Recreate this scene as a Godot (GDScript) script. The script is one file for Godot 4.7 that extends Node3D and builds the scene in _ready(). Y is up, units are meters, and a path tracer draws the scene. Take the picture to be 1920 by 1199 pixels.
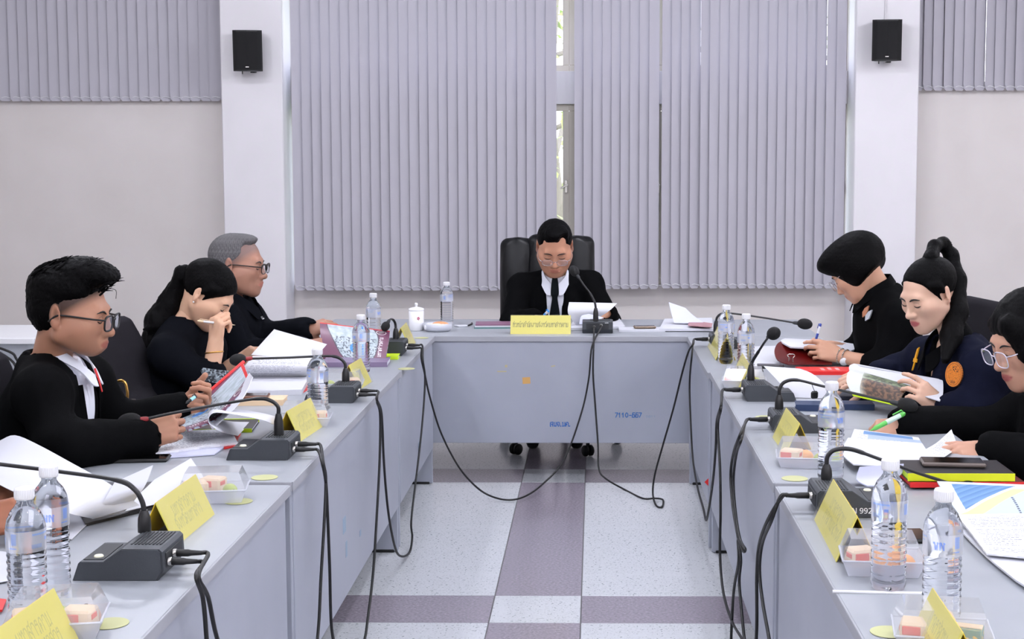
extends Node3D

# ---- camera numbers (frame taken as 1920x1199) ----
const FOCAL := 2700.0
const EYE := Vector3(0.0, 1.5246, 0.0)
const CENTRE := Vector2(1087.0, 563.7)
var look := Basis.from_euler(Vector3(deg_to_rad(-5.2), deg_to_rad(0.6), 0.0))
const TOP := 0.72

var M := {}
var used := {}

func ray(px: float, py: float) -> Vector3:
	return look * Vector3((px - CENTRE.x) / FOCAL, -(py - CENTRE.y) / FOCAL, -1.0)

func at(px: float, py: float, d: float) -> Vector3:
	var r := ray(px, py)
	return EYE + r * (d / -r.z)

func on(px: float, py: float, h: float = TOP) -> Vector3:
	var r := ray(px, py)
	return EYE + r * ((h - EYE.y) / r.y)

func _ready() -> void:
	var camera := Camera3D.new()
	camera.name = "camera"
	add_child(camera)
	var near := 0.05
	camera.set_frustum(near * 1199.0 / FOCAL, Vector2((960.0 - CENTRE.x) / FOCAL * near, -(599.5 - CENTRE.y) / FOCAL * near), near, 200.0)
	camera.transform = Transform3D(look, EYE)
	camera.current = true
	var surroundings := WorldEnvironment.new()
	surroundings.name = "surroundings"
	var env := Environment.new()
	env.background_mode = Environment.BG_SKY
	var sky := Sky.new()
	var air := ProceduralSkyMaterial.new()
	air.sky_top_color = Color(0.80, 0.84, 0.95)
	air.sky_horizon_color = Color(0.98, 0.97, 0.99)
	air.ground_bottom_color = Color(0.45, 0.45, 0.42)
	air.ground_horizon_color = Color(0.85, 0.86, 0.88)
	sky.sky_material = air
	env.sky = sky
	env.background_energy_multiplier = 8.0
	env.tonemap_mode = Environment.TONE_MAPPER_LINEAR
	env.tonemap_exposure = 1.0
	env.sdfgi_enabled = true
	env.ssao_enabled = true
	env.ssil_enabled = true
	surroundings.environment = env
	add_child(surroundings)
	make_materials()
	ceiling_lights()
	room()
	blinds()
	outside()
	tables()
	people()
	chairs()
	microphones()
	table_things()
	papers()
	run_jobs()

# ================= helpers =================
func free_name(called: String, parent: Node) -> String:
	var key := str(parent.get_instance_id()) + called
	var n: int = used.get(key, 0)
	used[key] = n + 1
	return called if n == 0 else "%s_%03d" % [called, n]

func thing(called: String, label: String, category: String, base: Vector3 = Vector3.ZERO, group: String = "") -> Node3D:
	var o := Node3D.new()
	o.name = free_name(called, self)
	add_child(o, true)
	o.position = base
	tag(o, label, category, group)
	return o

func tag(o: Node, label: String, category: String = "", group: String = "", kind: String = "") -> Node:
	o.set_meta("label", label)
	if category: o.set_meta("category", category)
	if group: o.set_meta("group", group)
	if kind: o.set_meta("kind", kind)
	return o

# a mesh whose numbers are in the parent's own axes
func part(called: String, st, mat: Material, parent: Node = self) -> MeshInstance3D:
	var m := MeshInstance3D.new()
	m.name = free_name(called, parent)
	if st is SurfaceTool:
		st.set_material(mat)
		m.mesh = st.commit()
	else:
		m.mesh = st
		m.material_override = mat
	parent.add_child(m, true)
	return m

# a mesh whose numbers are in world axes
func part_w(called: String, st, mat: Material, parent: Node3D = self) -> MeshInstance3D:
	var m := part(called, st, mat, parent)
	if parent != self:
		m.transform = parent.global_transform.affine_inverse()
	return m

func structure(called: String, st, mat: Material, label: String) -> MeshInstance3D:
	var m := part(called, st, mat)
	tag(m, label, "", "", "structure")
	return m

func copy_of(src: Node3D, called: String, label: String, group: String = "") -> Node3D:
	var c: Node3D = src.duplicate()
	c.name = free_name(called, self)
	add_child(c, true)
	c.set_meta("label", label)
	if group: c.set_meta("group", group)
	return c

func tool() -> SurfaceTool:
	var st := SurfaceTool.new()
	st.begin(Mesh.PRIMITIVE_TRIANGLES)
	return st

func tri(st: SurfaceTool, a: Vector3, b: Vector3, c: Vector3, out: Vector3, ua := Vector2.ZERO, ub := Vector2.ZERO, uc := Vector2.ZERO) -> void:
	if (b - a).cross(c - a).dot(out) > 0.0:
		st.set_uv(ua); st.add_vertex(a)
		st.set_uv(uc); st.add_vertex(c)
		st.set_uv(ub); st.add_vertex(b)
	else:
		st.set_uv(ua); st.add_vertex(a)
		st.set_uv(ub); st.add_vertex(b)
		st.set_uv(uc); st.add_vertex(c)

func quad(st: SurfaceTool, a: Vector3, b: Vector3, c: Vector3, d: Vector3, out: Vector3) -> void:
	var u := [Vector2(0, 1), Vector2(1, 1), Vector2(1, 0), Vector2(0, 0)]
	tri(st, a, b, c, out, u[0], u[1], u[2])
	tri(st, a, c, d, out, u[0], u[2], u[3])

# box with chamfered edges
func box(st: SurfaceTool, size: Vector3, xf: Transform3D, bev: float = 0.003) -> void:
	st.set_smooth_group(-1)
	var h := size * 0.5
	bev = minf(bev, minf(h.x, minf(h.y, h.z)) * 0.9)
	var v := {}
	for sx in [-1, 1]:
		for sy in [-1, 1]:
			for sz in [-1, 1]:
				var s := Vector3(sx, sy, sz)
				var inner := h - Vector3.ONE * bev
				v[[sx, sy, sz, 0]] = xf * (s * Vector3(h.x, inner.y, inner.z))
				v[[sx, sy, sz, 1]] = xf * (s * Vector3(inner.x, h.y, inner.z))
				v[[sx, sy, sz, 2]] = xf * (s * Vector3(inner.x, inner.y, h.z))
	var bs := xf.basis
	for s in [-1, 1]:
		quad(st, v[[s, -1, -s, 0]], v[[s, -1, s, 0]], v[[s, 1, s, 0]], v[[s, 1, -s, 0]], bs.x * s)
		quad(st, v[[-1, s, 1, 1]], v[[1, s, 1, 1]], v[[1, s, -1, 1]], v[[-1, s, -1, 1]], bs.y * s)
		quad(st, v[[-s, -1, s, 2]], v[[s, -1, s, 2]], v[[s, 1, s, 2]], v[[-s, 1, s, 2]], bs.z * s)
		for t in [-1, 1]:
			quad(st, v[[s, t, -1, 0]], v[[s, t, 1, 0]], v[[s, t, 1, 1]], v[[s, t, -1, 1]], bs.x * s + bs.y * t)
			quad(st, v[[s, -1, t, 0]], v[[s, 1, t, 0]], v[[s, 1, t, 2]], v[[s, -1, t, 2]], bs.x * s + bs.z * t)
			quad(st, v[[-1, s, t, 1]], v[[1, s, t, 1]], v[[1, s, t, 2]], v[[-1, s, t, 2]], bs.y * s + bs.z * t)
			for w in [-1, 1]:
				tri(st, v[[s, t, w, 0]], v[[s, t, w, 1]], v[[s, t, w, 2]], bs.x * s + bs.y * t + bs.z * w)

func fin(st: SurfaceTool) -> SurfaceTool:
	st.generate_normals()
	return st

func box_at(size: Vector3, where: Vector3, bev: float = 0.003, turn: float = 0.0) -> SurfaceTool:
	var st := tool()
	box(st, size, Transform3D(Basis(Vector3.UP, turn), where), bev)
	return fin(st)

func smooth_line(pts: Array, per: int = 6) -> PackedVector3Array:
	var out := PackedVector3Array()
	var n := pts.size()
	for i in n - 1:
		var p0: Vector3 = pts[maxi(i - 1, 0)]
		var p1: Vector3 = pts[i]
		var p2: Vector3 = pts[i + 1]
		var p3: Vector3 = pts[mini(i + 2, n - 1)]
		for k in per:
			out.append(p1.cubic_interpolate(p2, p0, p3, float(k) / per))
	out.append(pts[n - 1])
	return out

# radii: one number or a list along the line
func tube(st: SurfaceTool, line: PackedVector3Array, radii, seg: int = 8, closed := false) -> void:
	st.set_smooth_group(0)
	var n := line.size()
	var rings := []
	var side := Vector3.ZERO
	for i in n:
		var t: Vector3
		if closed:
			t = (line[(i + 1) % n] - line[(i + n - 1) % n]).normalized()
		else:
			t = (line[mini(i + 1, n - 1)] - line[maxi(i - 1, 0)]).normalized()
		if side == Vector3.ZERO:
			side = t.cross(Vector3.UP if absf(t.y) < 0.9 else Vector3.RIGHT).normalized()
		side = (side - t * side.dot(t)).normalized()
		var up := t.cross(side)
		var r: float = radii if (radii is float) else float(radii[i])
		var ring := PackedVector3Array()
		for k in seg:
			var a := TAU * k / seg
			ring.append(line[i] + (side * cos(a) + up * sin(a)) * r)
		rings.append(ring)
	for i in (n if closed else n - 1):
		var A: PackedVector3Array = rings[i]
		var B: PackedVector3Array = rings[(i + 1) % n]
		var mid := (line[i] + line[(i + 1) % n]) * 0.5
		for k in seg:
			var k2 := (k + 1) % seg
			quad(st, A[k], A[k2], B[k2], B[k], (A[k] + B[k2]) * 0.5 - mid)
	if not closed:
		st.set_smooth_group(1)
		for e in [0, n - 1]:
			var R: PackedVector3Array = rings[e]
			var out := line[e] - line[1 if e == 0 else n - 2]
			for k in seg:
				tri(st, line[e], R[k], R[(k + 1) % seg], out)

func tube_st(pts: Array, r, seg: int = 8, per: int = 6) -> SurfaceTool:
	var st := tool()
	tube(st, smooth_line(pts, per), r, seg)
	return fin(st)

# profile: Vector2(radius, height) from bottom to top
func lathe(st: SurfaceTool, prof: Array, seg: int = 24, xf := Transform3D.IDENTITY, hard := false) -> void:
	for i in prof.size() - 1:
		st.set_smooth_group(-1 if hard else 0)
		var p: Vector2 = prof[i]
		var q: Vector2 = prof[i + 1]
		var dn := Vector2(q.y - p.y, -(q.x - p.x))
		for k in seg:
			var a0 := TAU * k / seg
			var a1 := TAU * (k + 1) / seg
			var e0 := Vector3(cos(a0), 0, sin(a0))
			var e1 := Vector3(cos(a1), 0, sin(a1))
			var em := (e0 + e1) * 0.5
			var out := xf.basis * (em * dn.x + Vector3.UP * dn.y)
			var A := xf * (e0 * p.x + Vector3.UP * p.y)
			var B := xf * (e1 * p.x + Vector3.UP * p.y)
			var C := xf * (e1 * q.x + Vector3.UP * q.y)
			var D := xf * (e0 * q.x + Vector3.UP * q.y)
			var u0 := float(k) / seg
			var u1 := float(k + 1) / seg
			var v0 := 1.0 - float(i) / (prof.size() - 1)
			var v1 := 1.0 - float(i + 1) / (prof.size() - 1)
			if p.x > 1e-6:
				tri(st, A, B, C, out, Vector2(u0, v0), Vector2(u1, v0), Vector2(u1, v1))
			if q.x > 1e-6:
				tri(st, A, C, D, out, Vector2(u0, v0), Vector2(u1, v1), Vector2(u0, v1))

# outline in x,y pushed along z from -depth/2 to depth/2
func prism(st: SurfaceTool, poly: PackedVector2Array, depth: float, xf: Transform3D) -> void:
	st.set_smooth_group(-1)
	var idx := Geometry2D.triangulate_polygon(poly)
	for s in [-0.5, 0.5]:
		for i in range(0, idx.size(), 3):
			var q := []
			for k in 3:
				var p := poly[idx[i + k]]
				q.append(xf * Vector3(p.x, p.y, depth * s))
			tri(st, q[0], q[1], q[2], xf.basis.z * s)
	var flip := 1.0 if Geometry2D.is_polygon_clockwise(poly) else -1.0
	for i in poly.size():
		var a := poly[i]
		var b := poly[(i + 1) % poly.size()]
		var nrm := Vector2(-(b - a).y, (b - a).x) * flip
		quad(st, xf * Vector3(a.x, a.y, -depth * 0.5), xf * Vector3(b.x, b.y, -depth * 0.5), xf * Vector3(b.x, b.y, depth * 0.5), xf * Vector3(a.x, a.y, depth * 0.5), xf.basis * Vector3(nrm.x, nrm.y, 0))

# a sheet between two edges (lists of points), with thickness
func sheet(st: SurfaceTool, ea: Array, eb: Array, thick: float = 0.0012, per: int = 5, cross: int = 4) -> void:
	var A := smooth_line(ea, per)
	var B := smooth_line(eb, per)
	var n := A.size()
	var P := []
	var N := []
	for i in n:
		var row := PackedVector3Array()
		for j in cross + 1:
			row.append(A[i].lerp(B[i], float(j) / cross))
		P.append(row)
	for i in n:
		var row := PackedVector3Array()
		for j in cross + 1:
			var du: Vector3 = P[mini(i + 1, n - 1)][j] - P[maxi(i - 1, 0)][j]
			var dv: Vector3 = P[i][mini(j + 1, cross)] - P[i][maxi(j - 1, 0)]
			row.append(du.cross(dv).normalized() * thick * 0.5)
		N.append(row)
	st.set_smooth_group(0)
	for s in [1.0, -1.0]:
		st.set_smooth_group(0 if s > 0 else 1)
		for i in n - 1:
			for j in cross:
				var a: Vector3 = P[i][j] + N[i][j] * s
				var b: Vector3 = P[i][j + 1] + N[i][j + 1] * s
				var c: Vector3 = P[i + 1][j + 1] + N[i + 1][j + 1] * s
				var d: Vector3 = P[i + 1][j] + N[i + 1][j] * s
				var o: Vector3 = N[i][j] * s
				var u0 := float(j) / cross
				var u1 := float(j + 1) / cross
				var v0 := float(i) / (n - 1)
				var v1 := float(i + 1) / (n - 1)
				tri(st, a, b, c, o, Vector2(u0, v0), Vector2(u1, v0), Vector2(u1, v1))
				tri(st, a, c, d, o, Vector2(u0, v0), Vector2(u1, v1), Vector2(u0, v1))
	st.set_smooth_group(-1)
	for j in cross:
		for e in [0, n - 1]:
			var o: Vector3 = P[e][j] - P[1 if e == 0 else n - 2][j]
			quad(st, P[e][j] + N[e][j], P[e][j + 1] + N[e][j + 1], P[e][j + 1] - N[e][j + 1], P[e][j] - N[e][j], o)
	for i in n - 1:
		for e in [0, cross]:
			var o: Vector3 = P[i][e] - P[i][1 if e == 0 else cross - 1]
			quad(st, P[i][e] + N[i][e], P[i + 1][e] + N[i + 1][e], P[i + 1][e] - N[i + 1][e], P[i][e] - N[i][e], o)

func sheet_st(ea: Array, eb: Array, thick: float = 0.0012, per: int = 5, cross: int = 4) -> SurfaceTool:
	var st := tool()
	sheet(st, ea, eb, thick, per, cross)
	return fin(st)

func mat(c: Color, rough: float = 0.6, metal: float = 0.0) -> StandardMaterial3D:
	var m := StandardMaterial3D.new()
	m.albedo_color = c
	m.roughness = rough
	m.metallic = metal
	return m

func noise_tex(freq: float, ramp: Array, seed_no: int = 1, size: int = 512, fractal := 4, kind := FastNoiseLite.TYPE_SIMPLEX_SMOOTH) -> NoiseTexture2D:
	var n := FastNoiseLite.new()
	n.noise_type = kind
	n.frequency = freq
	n.seed = seed_no
	n.fractal_octaves = fractal
	var t := NoiseTexture2D.new()
	t.width = size
	t.height = size
	t.seamless = true
	t.noise = n
	var g := Gradient.new()
	var offs := PackedFloat32Array()
	var cols := PackedColorArray()
	for r in ramp:
		offs.append(r[0])
		cols.append(r[1])
	g.offsets = offs
	g.colors = cols
	t.color_ramp = g
	return t

func bump_tex(freq: float, strength: float, seed_no: int = 1, size: int = 256) -> NoiseTexture2D:
	var n := FastNoiseLite.new()
	n.frequency = freq
	n.seed = seed_no
	var t := NoiseTexture2D.new()
	t.width = size
	t.height = size
	t.seamless = true
	t.as_normal_map = true
	t.bump_strength = strength
	t.noise = n
	return t

func tri_world(m: StandardMaterial3D, scale: float) -> StandardMaterial3D:
	m.uv1_triplanar = true
	m.uv1_world_triplanar = true
	m.uv1_scale = Vector3.ONE * scale
	return m

# ================= materials =================
func make_materials() -> void:
	M.wall = tri_world(mat(Color.WHITE, 0.75), 0.6)
	M.wall.albedo_texture = noise_tex(0.004, [[0.0, Color(0.83, 0.807, 0.79)], [1.0, Color(0.86, 0.838, 0.825)]], 3)
	M.pillar = tri_world(mat(Color.WHITE, 0.7), 0.6)
	M.pillar.albedo_texture = noise_tex(0.004, [[0.0, Color(0.86, 0.85, 0.86)], [1.0, Color(0.89, 0.88, 0.89)]], 5)
	M.ceiling = mat(Color(0.85, 0.85, 0.84), 0.9)
	M.tile_white = tri_world(mat(Color.WHITE, 0.2), 1.4)
	M.tile_white.albedo_texture = noise_tex(0.035, [[0.0, Color(0.74, 0.755, 0.77)], [0.35, Color(0.835, 0.845, 0.86)], [0.7, Color(0.855, 0.865, 0.88)], [0.8, Color(0.66, 0.68, 0.69)], [1.0, Color(0.5, 0.52, 0.54)]], 8, 1024, 3)
	M.tile_purple = tri_world(mat(Color.WHITE, 0.2), 1.4)
	M.tile_purple.albedo_texture = noise_tex(0.05, [[0.0, Color(0.50, 0.47, 0.51)], [0.4, Color(0.59, 0.56, 0.60)], [0.7, Color(0.62, 0.585, 0.63)], [1.0, Color(0.78, 0.75, 0.79)]], 12, 1024, 4)
	M.grout = mat(Color(0.5, 0.49, 0.5), 0.8)
	M.table_top = tri_world(mat(Color.WHITE, 0.38), 1.0)
	M.table_top.albedo_texture = noise_tex(0.006, [[0.0, Color(0.60, 0.615, 0.64)], [1.0, Color(0.63, 0.645, 0.67)]], 21)
	M.table_edge = mat(Color(0.63, 0.635, 0.66), 0.5)
	M.steel = tri_world(mat(Color.WHITE, 0.42), 0.8)
	M.steel.albedo_texture = noise_tex(0.005, [[0.0, Color(0.62, 0.635, 0.68)], [1.0, Color(0.65, 0.665, 0.71)]], 22)
	M.steel_dark = mat(Color(0.52, 0.55, 0.57), 0.5)
	M.speaker_black = mat(Color(0.045, 0.045, 0.05), 0.6)
	M.rubber = mat(Color(0.03, 0.03, 0.035), 0.55)
	M.black = mat(Color(0.05, 0.05, 0.055), 0.5)
	M.mic_body = tri_world(mat(Color(0.21, 0.225, 0.245), 0.55), 6.0)
	M.mic_body.normal_enabled = true
	M.mic_body.normal_texture = bump_tex(0.2, 1.5, 4)
	M.mic_body.normal_scale = 0.25
	M.mic_dark = mat(Color(0.12, 0.13, 0.145), 0.6)
	M.foam = tri_world(mat(Color(0.075, 0.075, 0.08), 0.95), 30.0)
	M.foam.normal_enabled = true
	M.foam.normal_texture = bump_tex(0.12, 5.0, 9)
	M.neck = mat(Color(0.07, 0.07, 0.08), 0.4)
	M.chrome = mat(Color(0.75, 0.74, 0.72), 0.25, 1.0)
	M.gold = mat(Color(0.85, 0.66, 0.36), 0.28, 1.0)
	M.white_plastic = mat(Color(0.9, 0.9, 0.91), 0.4)
	M.porcelain = mat(Color(0.93, 0.93, 0.94), 0.2)
	M.paper = mat(Color(0.83, 0.835, 0.865), 0.8)
	M.paper.backlight_enabled = true
	M.paper.backlight = Color(0.25, 0.25, 0.25)
	M.pages = mat(Color(0.82, 0.83, 0.87), 0.8)
	M.yellow_card = mat(Color(0.86, 0.83, 0.40), 0.45)
	M.yellow_in = mat(Color(0.85, 0.72, 0.13), 0.55)
	M.red = mat(Color(0.83, 0.13, 0.13), 0.4)
	M.dark_red = mat(Color(0.34, 0.03, 0.03), 0.3)
	M.lime = mat(Color(0.78, 0.90, 0.10), 0.5)
	M.navy_book = mat(Color(0.10, 0.18, 0.32), 0.5)
	M.slat = mat(Color(0.715, 0.705, 0.735), 0.85)
	M.slat.backlight_enabled = true
	M.slat.backlight = Color(0.30, 0.29, 0.36)
	M.slat.normal_enabled = true
	M.slat.normal_texture = bump_tex(0.25, 2.0, 14)
	M.slat.normal_scale = 0.2
	M.slat.uv1_scale = Vector3(2, 40, 1)
	M.screen_net = mat(Color(0.16, 0.16, 0.165), 0.9)
	M.window_frame = mat(Color(0.86, 0.83, 0.78), 0.5)
	M.glass = mat(Color(0.95, 0.97, 1.0, 0.06), 0.03)
	M.glass.transparency = BaseMaterial3D.TRANSPARENCY_ALPHA
	M.clear = mat(Color(0.93, 0.95, 0.98, 0.10), 0.06)
	M.clear.transparency = BaseMaterial3D.TRANSPARENCY_ALPHA
	M.water = mat(Color(0.97, 0.98, 1.0, 0.0), 0.02)
	M.water.refraction_enabled = true
	M.water.refraction_scale = 0.033

# ================= lamps =================
func ceiling_lights() -> void:
	var lamp := mat(Color(0.95, 0.95, 0.95), 0.5)
	lamp.emission_enabled = true
	lamp.emission = Color(0.93, 0.95, 1.0)
	lamp.emission_energy_multiplier = 4.0
	var words := ["nearest row", "second row", "third row", "row nearest the windows"]
	var n := 0
	for z in [1.2, -1.5, -4.3, -6.95]:
		for x in [-2.1, 0.45, 3.0]:
			var side: String = "left" if x < -1.0 else ("right" if x > 1.0 else "middle")
			var t := thing("ceiling_light", "white fluorescent batten on the ceiling, %s, %s of the three" % [words[n / 3], side], "light", Vector3(x, CEIL, z), "fluorescent battens")
			n += 1
			part("batten", box_at(Vector3(1.26, 0.05, 0.07), Vector3(0, -0.025, 0), 0.006), M.white_plastic, t)
			for s in [-1, 1]:
				part("lamp_holder", box_at(Vector3(0.03, 0.05, 0.04), Vector3(s * 0.6, -0.07, 0), 0.004), M.white_plastic, t)
			part("tube", tube_st([Vector3(-0.585, -0.08, 0), Vector3(0, -0.08, 0), Vector3(0.585, -0.08, 0)], 0.014, 10, 2), lamp, t)
			for s in [-0.3, 0.3]:
				var l := OmniLight3D.new()
				l.name = "tube_light"
				l.light_energy = LAMP_POWER
				l.light_color = Color(0.945, 0.95, 1.0)
				l.omni_range = 25.0
				l.omni_attenuation = 2.0
				l.light_size = 0.05
				l.shadow_enabled = true
				t.add_child(l)
				l.position = Vector3(s, -0.16, 0)

# ================= room =================
const BACK := -10.0
const X0 := -4.9
const X1 := 3.9
const Z1 := 3.2
const LAMP_POWER := 0.92
const CEIL := 3.05

func room() -> void:
	# floor: a slab with inlaid fields and strips
	var fl := structure("floor", box_at(Vector3(X1 - X0 + 0.4, 0.2, Z1 - BACK + 0.4), Vector3((X0 + X1) / 2, -0.106, (Z1 + BACK) / 2), 0.0), M.grout, "pale terrazzo tile floor crossed by mauve strips")
	var w := 0.311
	var sx := [-4.02, -2.07, on(1089, 1160, 0).x - w, 1.63, 3.4]
	var z_near := on(1000, 1168.5, 0).z
	var z_far := on(1000, 905, 0).z
	var pitch := z_near - z_far
	var sz := [z_far - 2 * pitch, z_far - pitch, z_far, z_near, z_near + pitch]   # near edges of the cross strips
	var xs := [X0]
	for x in sx:
		xs.append(x); xs.append(x + w)
	xs.append(X1)
	var zs := [BACK]
	for z in sz:
		if z - w > BACK and z < Z1:
			zs.append(z - w); zs.append(z)
	zs.append(Z1)
	for i in xs.size() - 1:
		for j in zs.size() - 1:
			var a: float = xs[i]
			var b: float = xs[i + 1]
			var c: float = zs[j]
			var d: float = zs[j + 1]
			var dark := (i % 2 == 1) != (j % 2 == 1)
			part("tile", box_at(Vector3(b - a - 0.004, 0.01, d - c - 0.004), Vector3((a + b) / 2, -0.005, (c + d) / 2), 0.001), M.tile_purple if dark else M.tile_white, fl)
	structure("ceiling", box_at(Vector3(X1 - X0 + 0.4, 0.2, Z1 - BACK + 0.4), Vector3((X0 + X1) / 2, CEIL + 0.1, (Z1 + BACK) / 2), 0.0), M.ceiling, "flat white ceiling above the meeting table")
	structure("wall_left", box_at(Vector3(0.2, CEIL, Z1 - BACK + 0.4), Vector3(X0 - 0.1, CEIL / 2, (Z1 + BACK) / 2), 0.0), M.wall, "plain cream side wall on the left of the room")
	structure("wall_right", box_at(Vector3(0.2, CEIL, Z1 - BACK + 0.4), Vector3(X1 + 0.1, CEIL / 2, (Z1 + BACK) / 2), 0.0), M.wall, "plain cream side wall on the right of the room")
	structure("wall_front", box_at(Vector3(X1 - X0 + 0.4, CEIL, 0.2), Vector3((X0 + X1) / 2, CEIL / 2, Z1 + 0.1), 0.0), M.wall, "plain cream wall at the near end of the room")
	# back wall with one wide window opening between the pillars and a high one either side
	var L := at(437, 300, 10.0).x
	var La := at(548, 300, 10.0).x
	var Ra := at(1588, 300, 10.0).x
	var R := at(1703, 300, 10.0).x
	var sill := 0.72
	var top := 2.86
	var high := at(300, 165, 10.0).y
	var wb := tool()
	var th := 0.2
	var zc := BACK - th / 2
	for r in [[X0 - 0.2, L + 0.15, 0.0, high], [X0 - 0.2, L + 0.15, top, CEIL], [L + 0.15, La, 0.0, CEIL], [La, Ra, 0.0, sill], [La, Ra, top, CEIL], [Ra, R - 0.15, 0.0, CEIL], [R - 0.15, X1 + 0.2, 0.0, high], [R - 0.15, X1 + 0.2, top, CEIL]]:
		box(wb, Vector3(r[1] - r[0], r[3] - r[2], th), Transform3D(Basis(), Vector3((r[0] + r[1]) / 2, (r[2] + r[3]) / 2, zc)), 0.0)
	structure("wall_back", fin(wb), M.wall, "cream window wall behind the head of the table")
	var pd := 0.28
	structure("trim_1", box_at(Vector3(La - L, CEIL, pd), Vector3((L + La) / 2, CEIL / 2, BACK + pd / 2), 0.006), M.pillar, "pale pillar left of the window carrying a speaker")
	structure("trim_2", box_at(Vector3(R - Ra, CEIL, pd), Vector3((R + Ra) / 2, CEIL / 2, BACK + pd / 2), 0.006), M.pillar, "pale pillar right of the window carrying a speaker")
	structure("baseboard_back", box_at(Vector3(Ra - La, 0.1, 0.015), Vector3((La + Ra) / 2, 0.05, BACK + 0.0075)), M.pillar, "low cream skirting under the window")
	window(1, La, Ra, sill, top, true, "wide window with a concrete cross beam behind the blinds")
	window(2, X0, L + 0.15, high, top, false, "high window behind the upper left blind")
	window(3, R - 0.15, X1, high, top, false, "high window behind the upper right blind")

func window(no: int, a: float, b: float, y0: float, y1: float, beam: bool, label: String) -> void:
	var root := Node3D.new()
	root.name = "window_%d" % no
	add_child(root)
	tag(root, label, "", "", "structure")
	root.position = Vector3((a + b) / 2, y0, BACK - 0.1)
	var z := BACK - 0.1
	var beam_lo := at(1060, 195, 10.0).y
	var beam_hi := at(1060, 133, 10.0).y
	if beam:
		part_w("transom_beam", box_at(Vector3(b - a, beam_hi - beam_lo, 0.16), Vector3((a + b) / 2, (beam_lo + beam_hi) / 2, z)), M.pillar, root)
	var bands := [[y0, beam_lo], [beam_hi, y1]] if beam else [[y0, y1]]
	for band in bands:
		var n := 6 if beam else 3
		var post := at(1066, 300, 10.05).x
		var step := (b - a) / n
		for k in n:
			var l := a + k * step
			var r := l + step
			var lo: float = band[0]
			var hi: float = band[1]
			var f := tool()
			var fw := 0.045
			for y in [lo + fw / 2, hi - fw / 2]:
				box(f, Vector3(step, fw, 0.05), Transform3D(Basis(), Vector3((l + r) / 2, y, z)))
			for x in [l + fw / 2, r - fw / 2]:
				box(f, Vector3(fw, hi - lo - 2 * fw, 0.05), Transform3D(Basis(), Vector3(x, (lo + hi) / 2, z)))
			var fr := part_w("sash_frame", fin(f), M.window_frame, root)
			part_w("pane", box_at(Vector3(step - 2 * fw, hi - lo - 2 * fw, 0.006), Vector3((l + r) / 2, (lo + hi) / 2, z), 0.0), M.glass, fr)
			# dark fly screens on the room side, slid aside a little at the bright gap
			if not beam or lo < 1.5:
				var e := minf(r - 0.04, at(1036, 300, 9.95).x) if beam and l < post - 0.1 and r > post - 0.1 else r - 0.04
				var from_x := l + (0.14 if beam and k == 0 else 0.04)
				if beam and k == n - 1: e -= 0.1
				var sc := part_w("fly_screen", box_at(Vector3(e - from_x, hi - lo - 0.02, 0.004), Vector3((from_x + e) / 2, (lo + hi) / 2, z + 0.075), 0.0), M.screen_net, fr)
				part_w("screen_rail", box_at(Vector3(0.02, hi - lo - 0.02, 0.014), Vector3(e - 0.01, (lo + hi) / 2, z + 0.082), 0.002), M.window_frame, sc)
			if beam and lo < 1.5:
				var hd := tool()
				box(hd, Vector3(0.02, 0.09, 0.02), Transform3D(Basis(), Vector3(r - 0.022, at(1060, 350, 10).y, z + 0.035)))
				box(hd, Vector3(0.06, 0.014, 0.02), Transform3D(Basis(Vector3.BACK, 0.5), Vector3(r - 0.035, at(1060, 350, 10).y, z + 0.05)))
				part_w("latch", fin(hd), M.chrome, fr)

# ================= vertical blinds =================
func slat_mesh(width: float, length: float, bow: float) -> ArrayMesh:
	var st := tool()
	var a := []
	var b := []
	for k in 5:
		var x := (k / 4.0 - 0.5) * width
		var z := bow * (1.0 - pow(k / 2.0 - 1.0, 2.0))
		a.append(Vector3(x, 0, z))
		b.append(Vector3(x, -length, z))
	sheet(st, a, b, 0.0012, 2, 1)
	return fin(st).commit()

func weight_mesh(width: float) -> ArrayMesh:
	# the pocket at the slat's foot with rounded lower corners
	var st := tool()
	var poly := PackedVector2Array([Vector2(-width * 0.47, 0), Vector2(-width * 0.47, -0.02), Vector2(-width * 0.3, -0.036), Vector2(width * 0.3, -0.036), Vector2(width * 0.47, -0.02), Vector2(width * 0.47, 0)])
	prism(st, poly, 0.005, Transform3D())
	return fin(st).commit()

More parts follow.
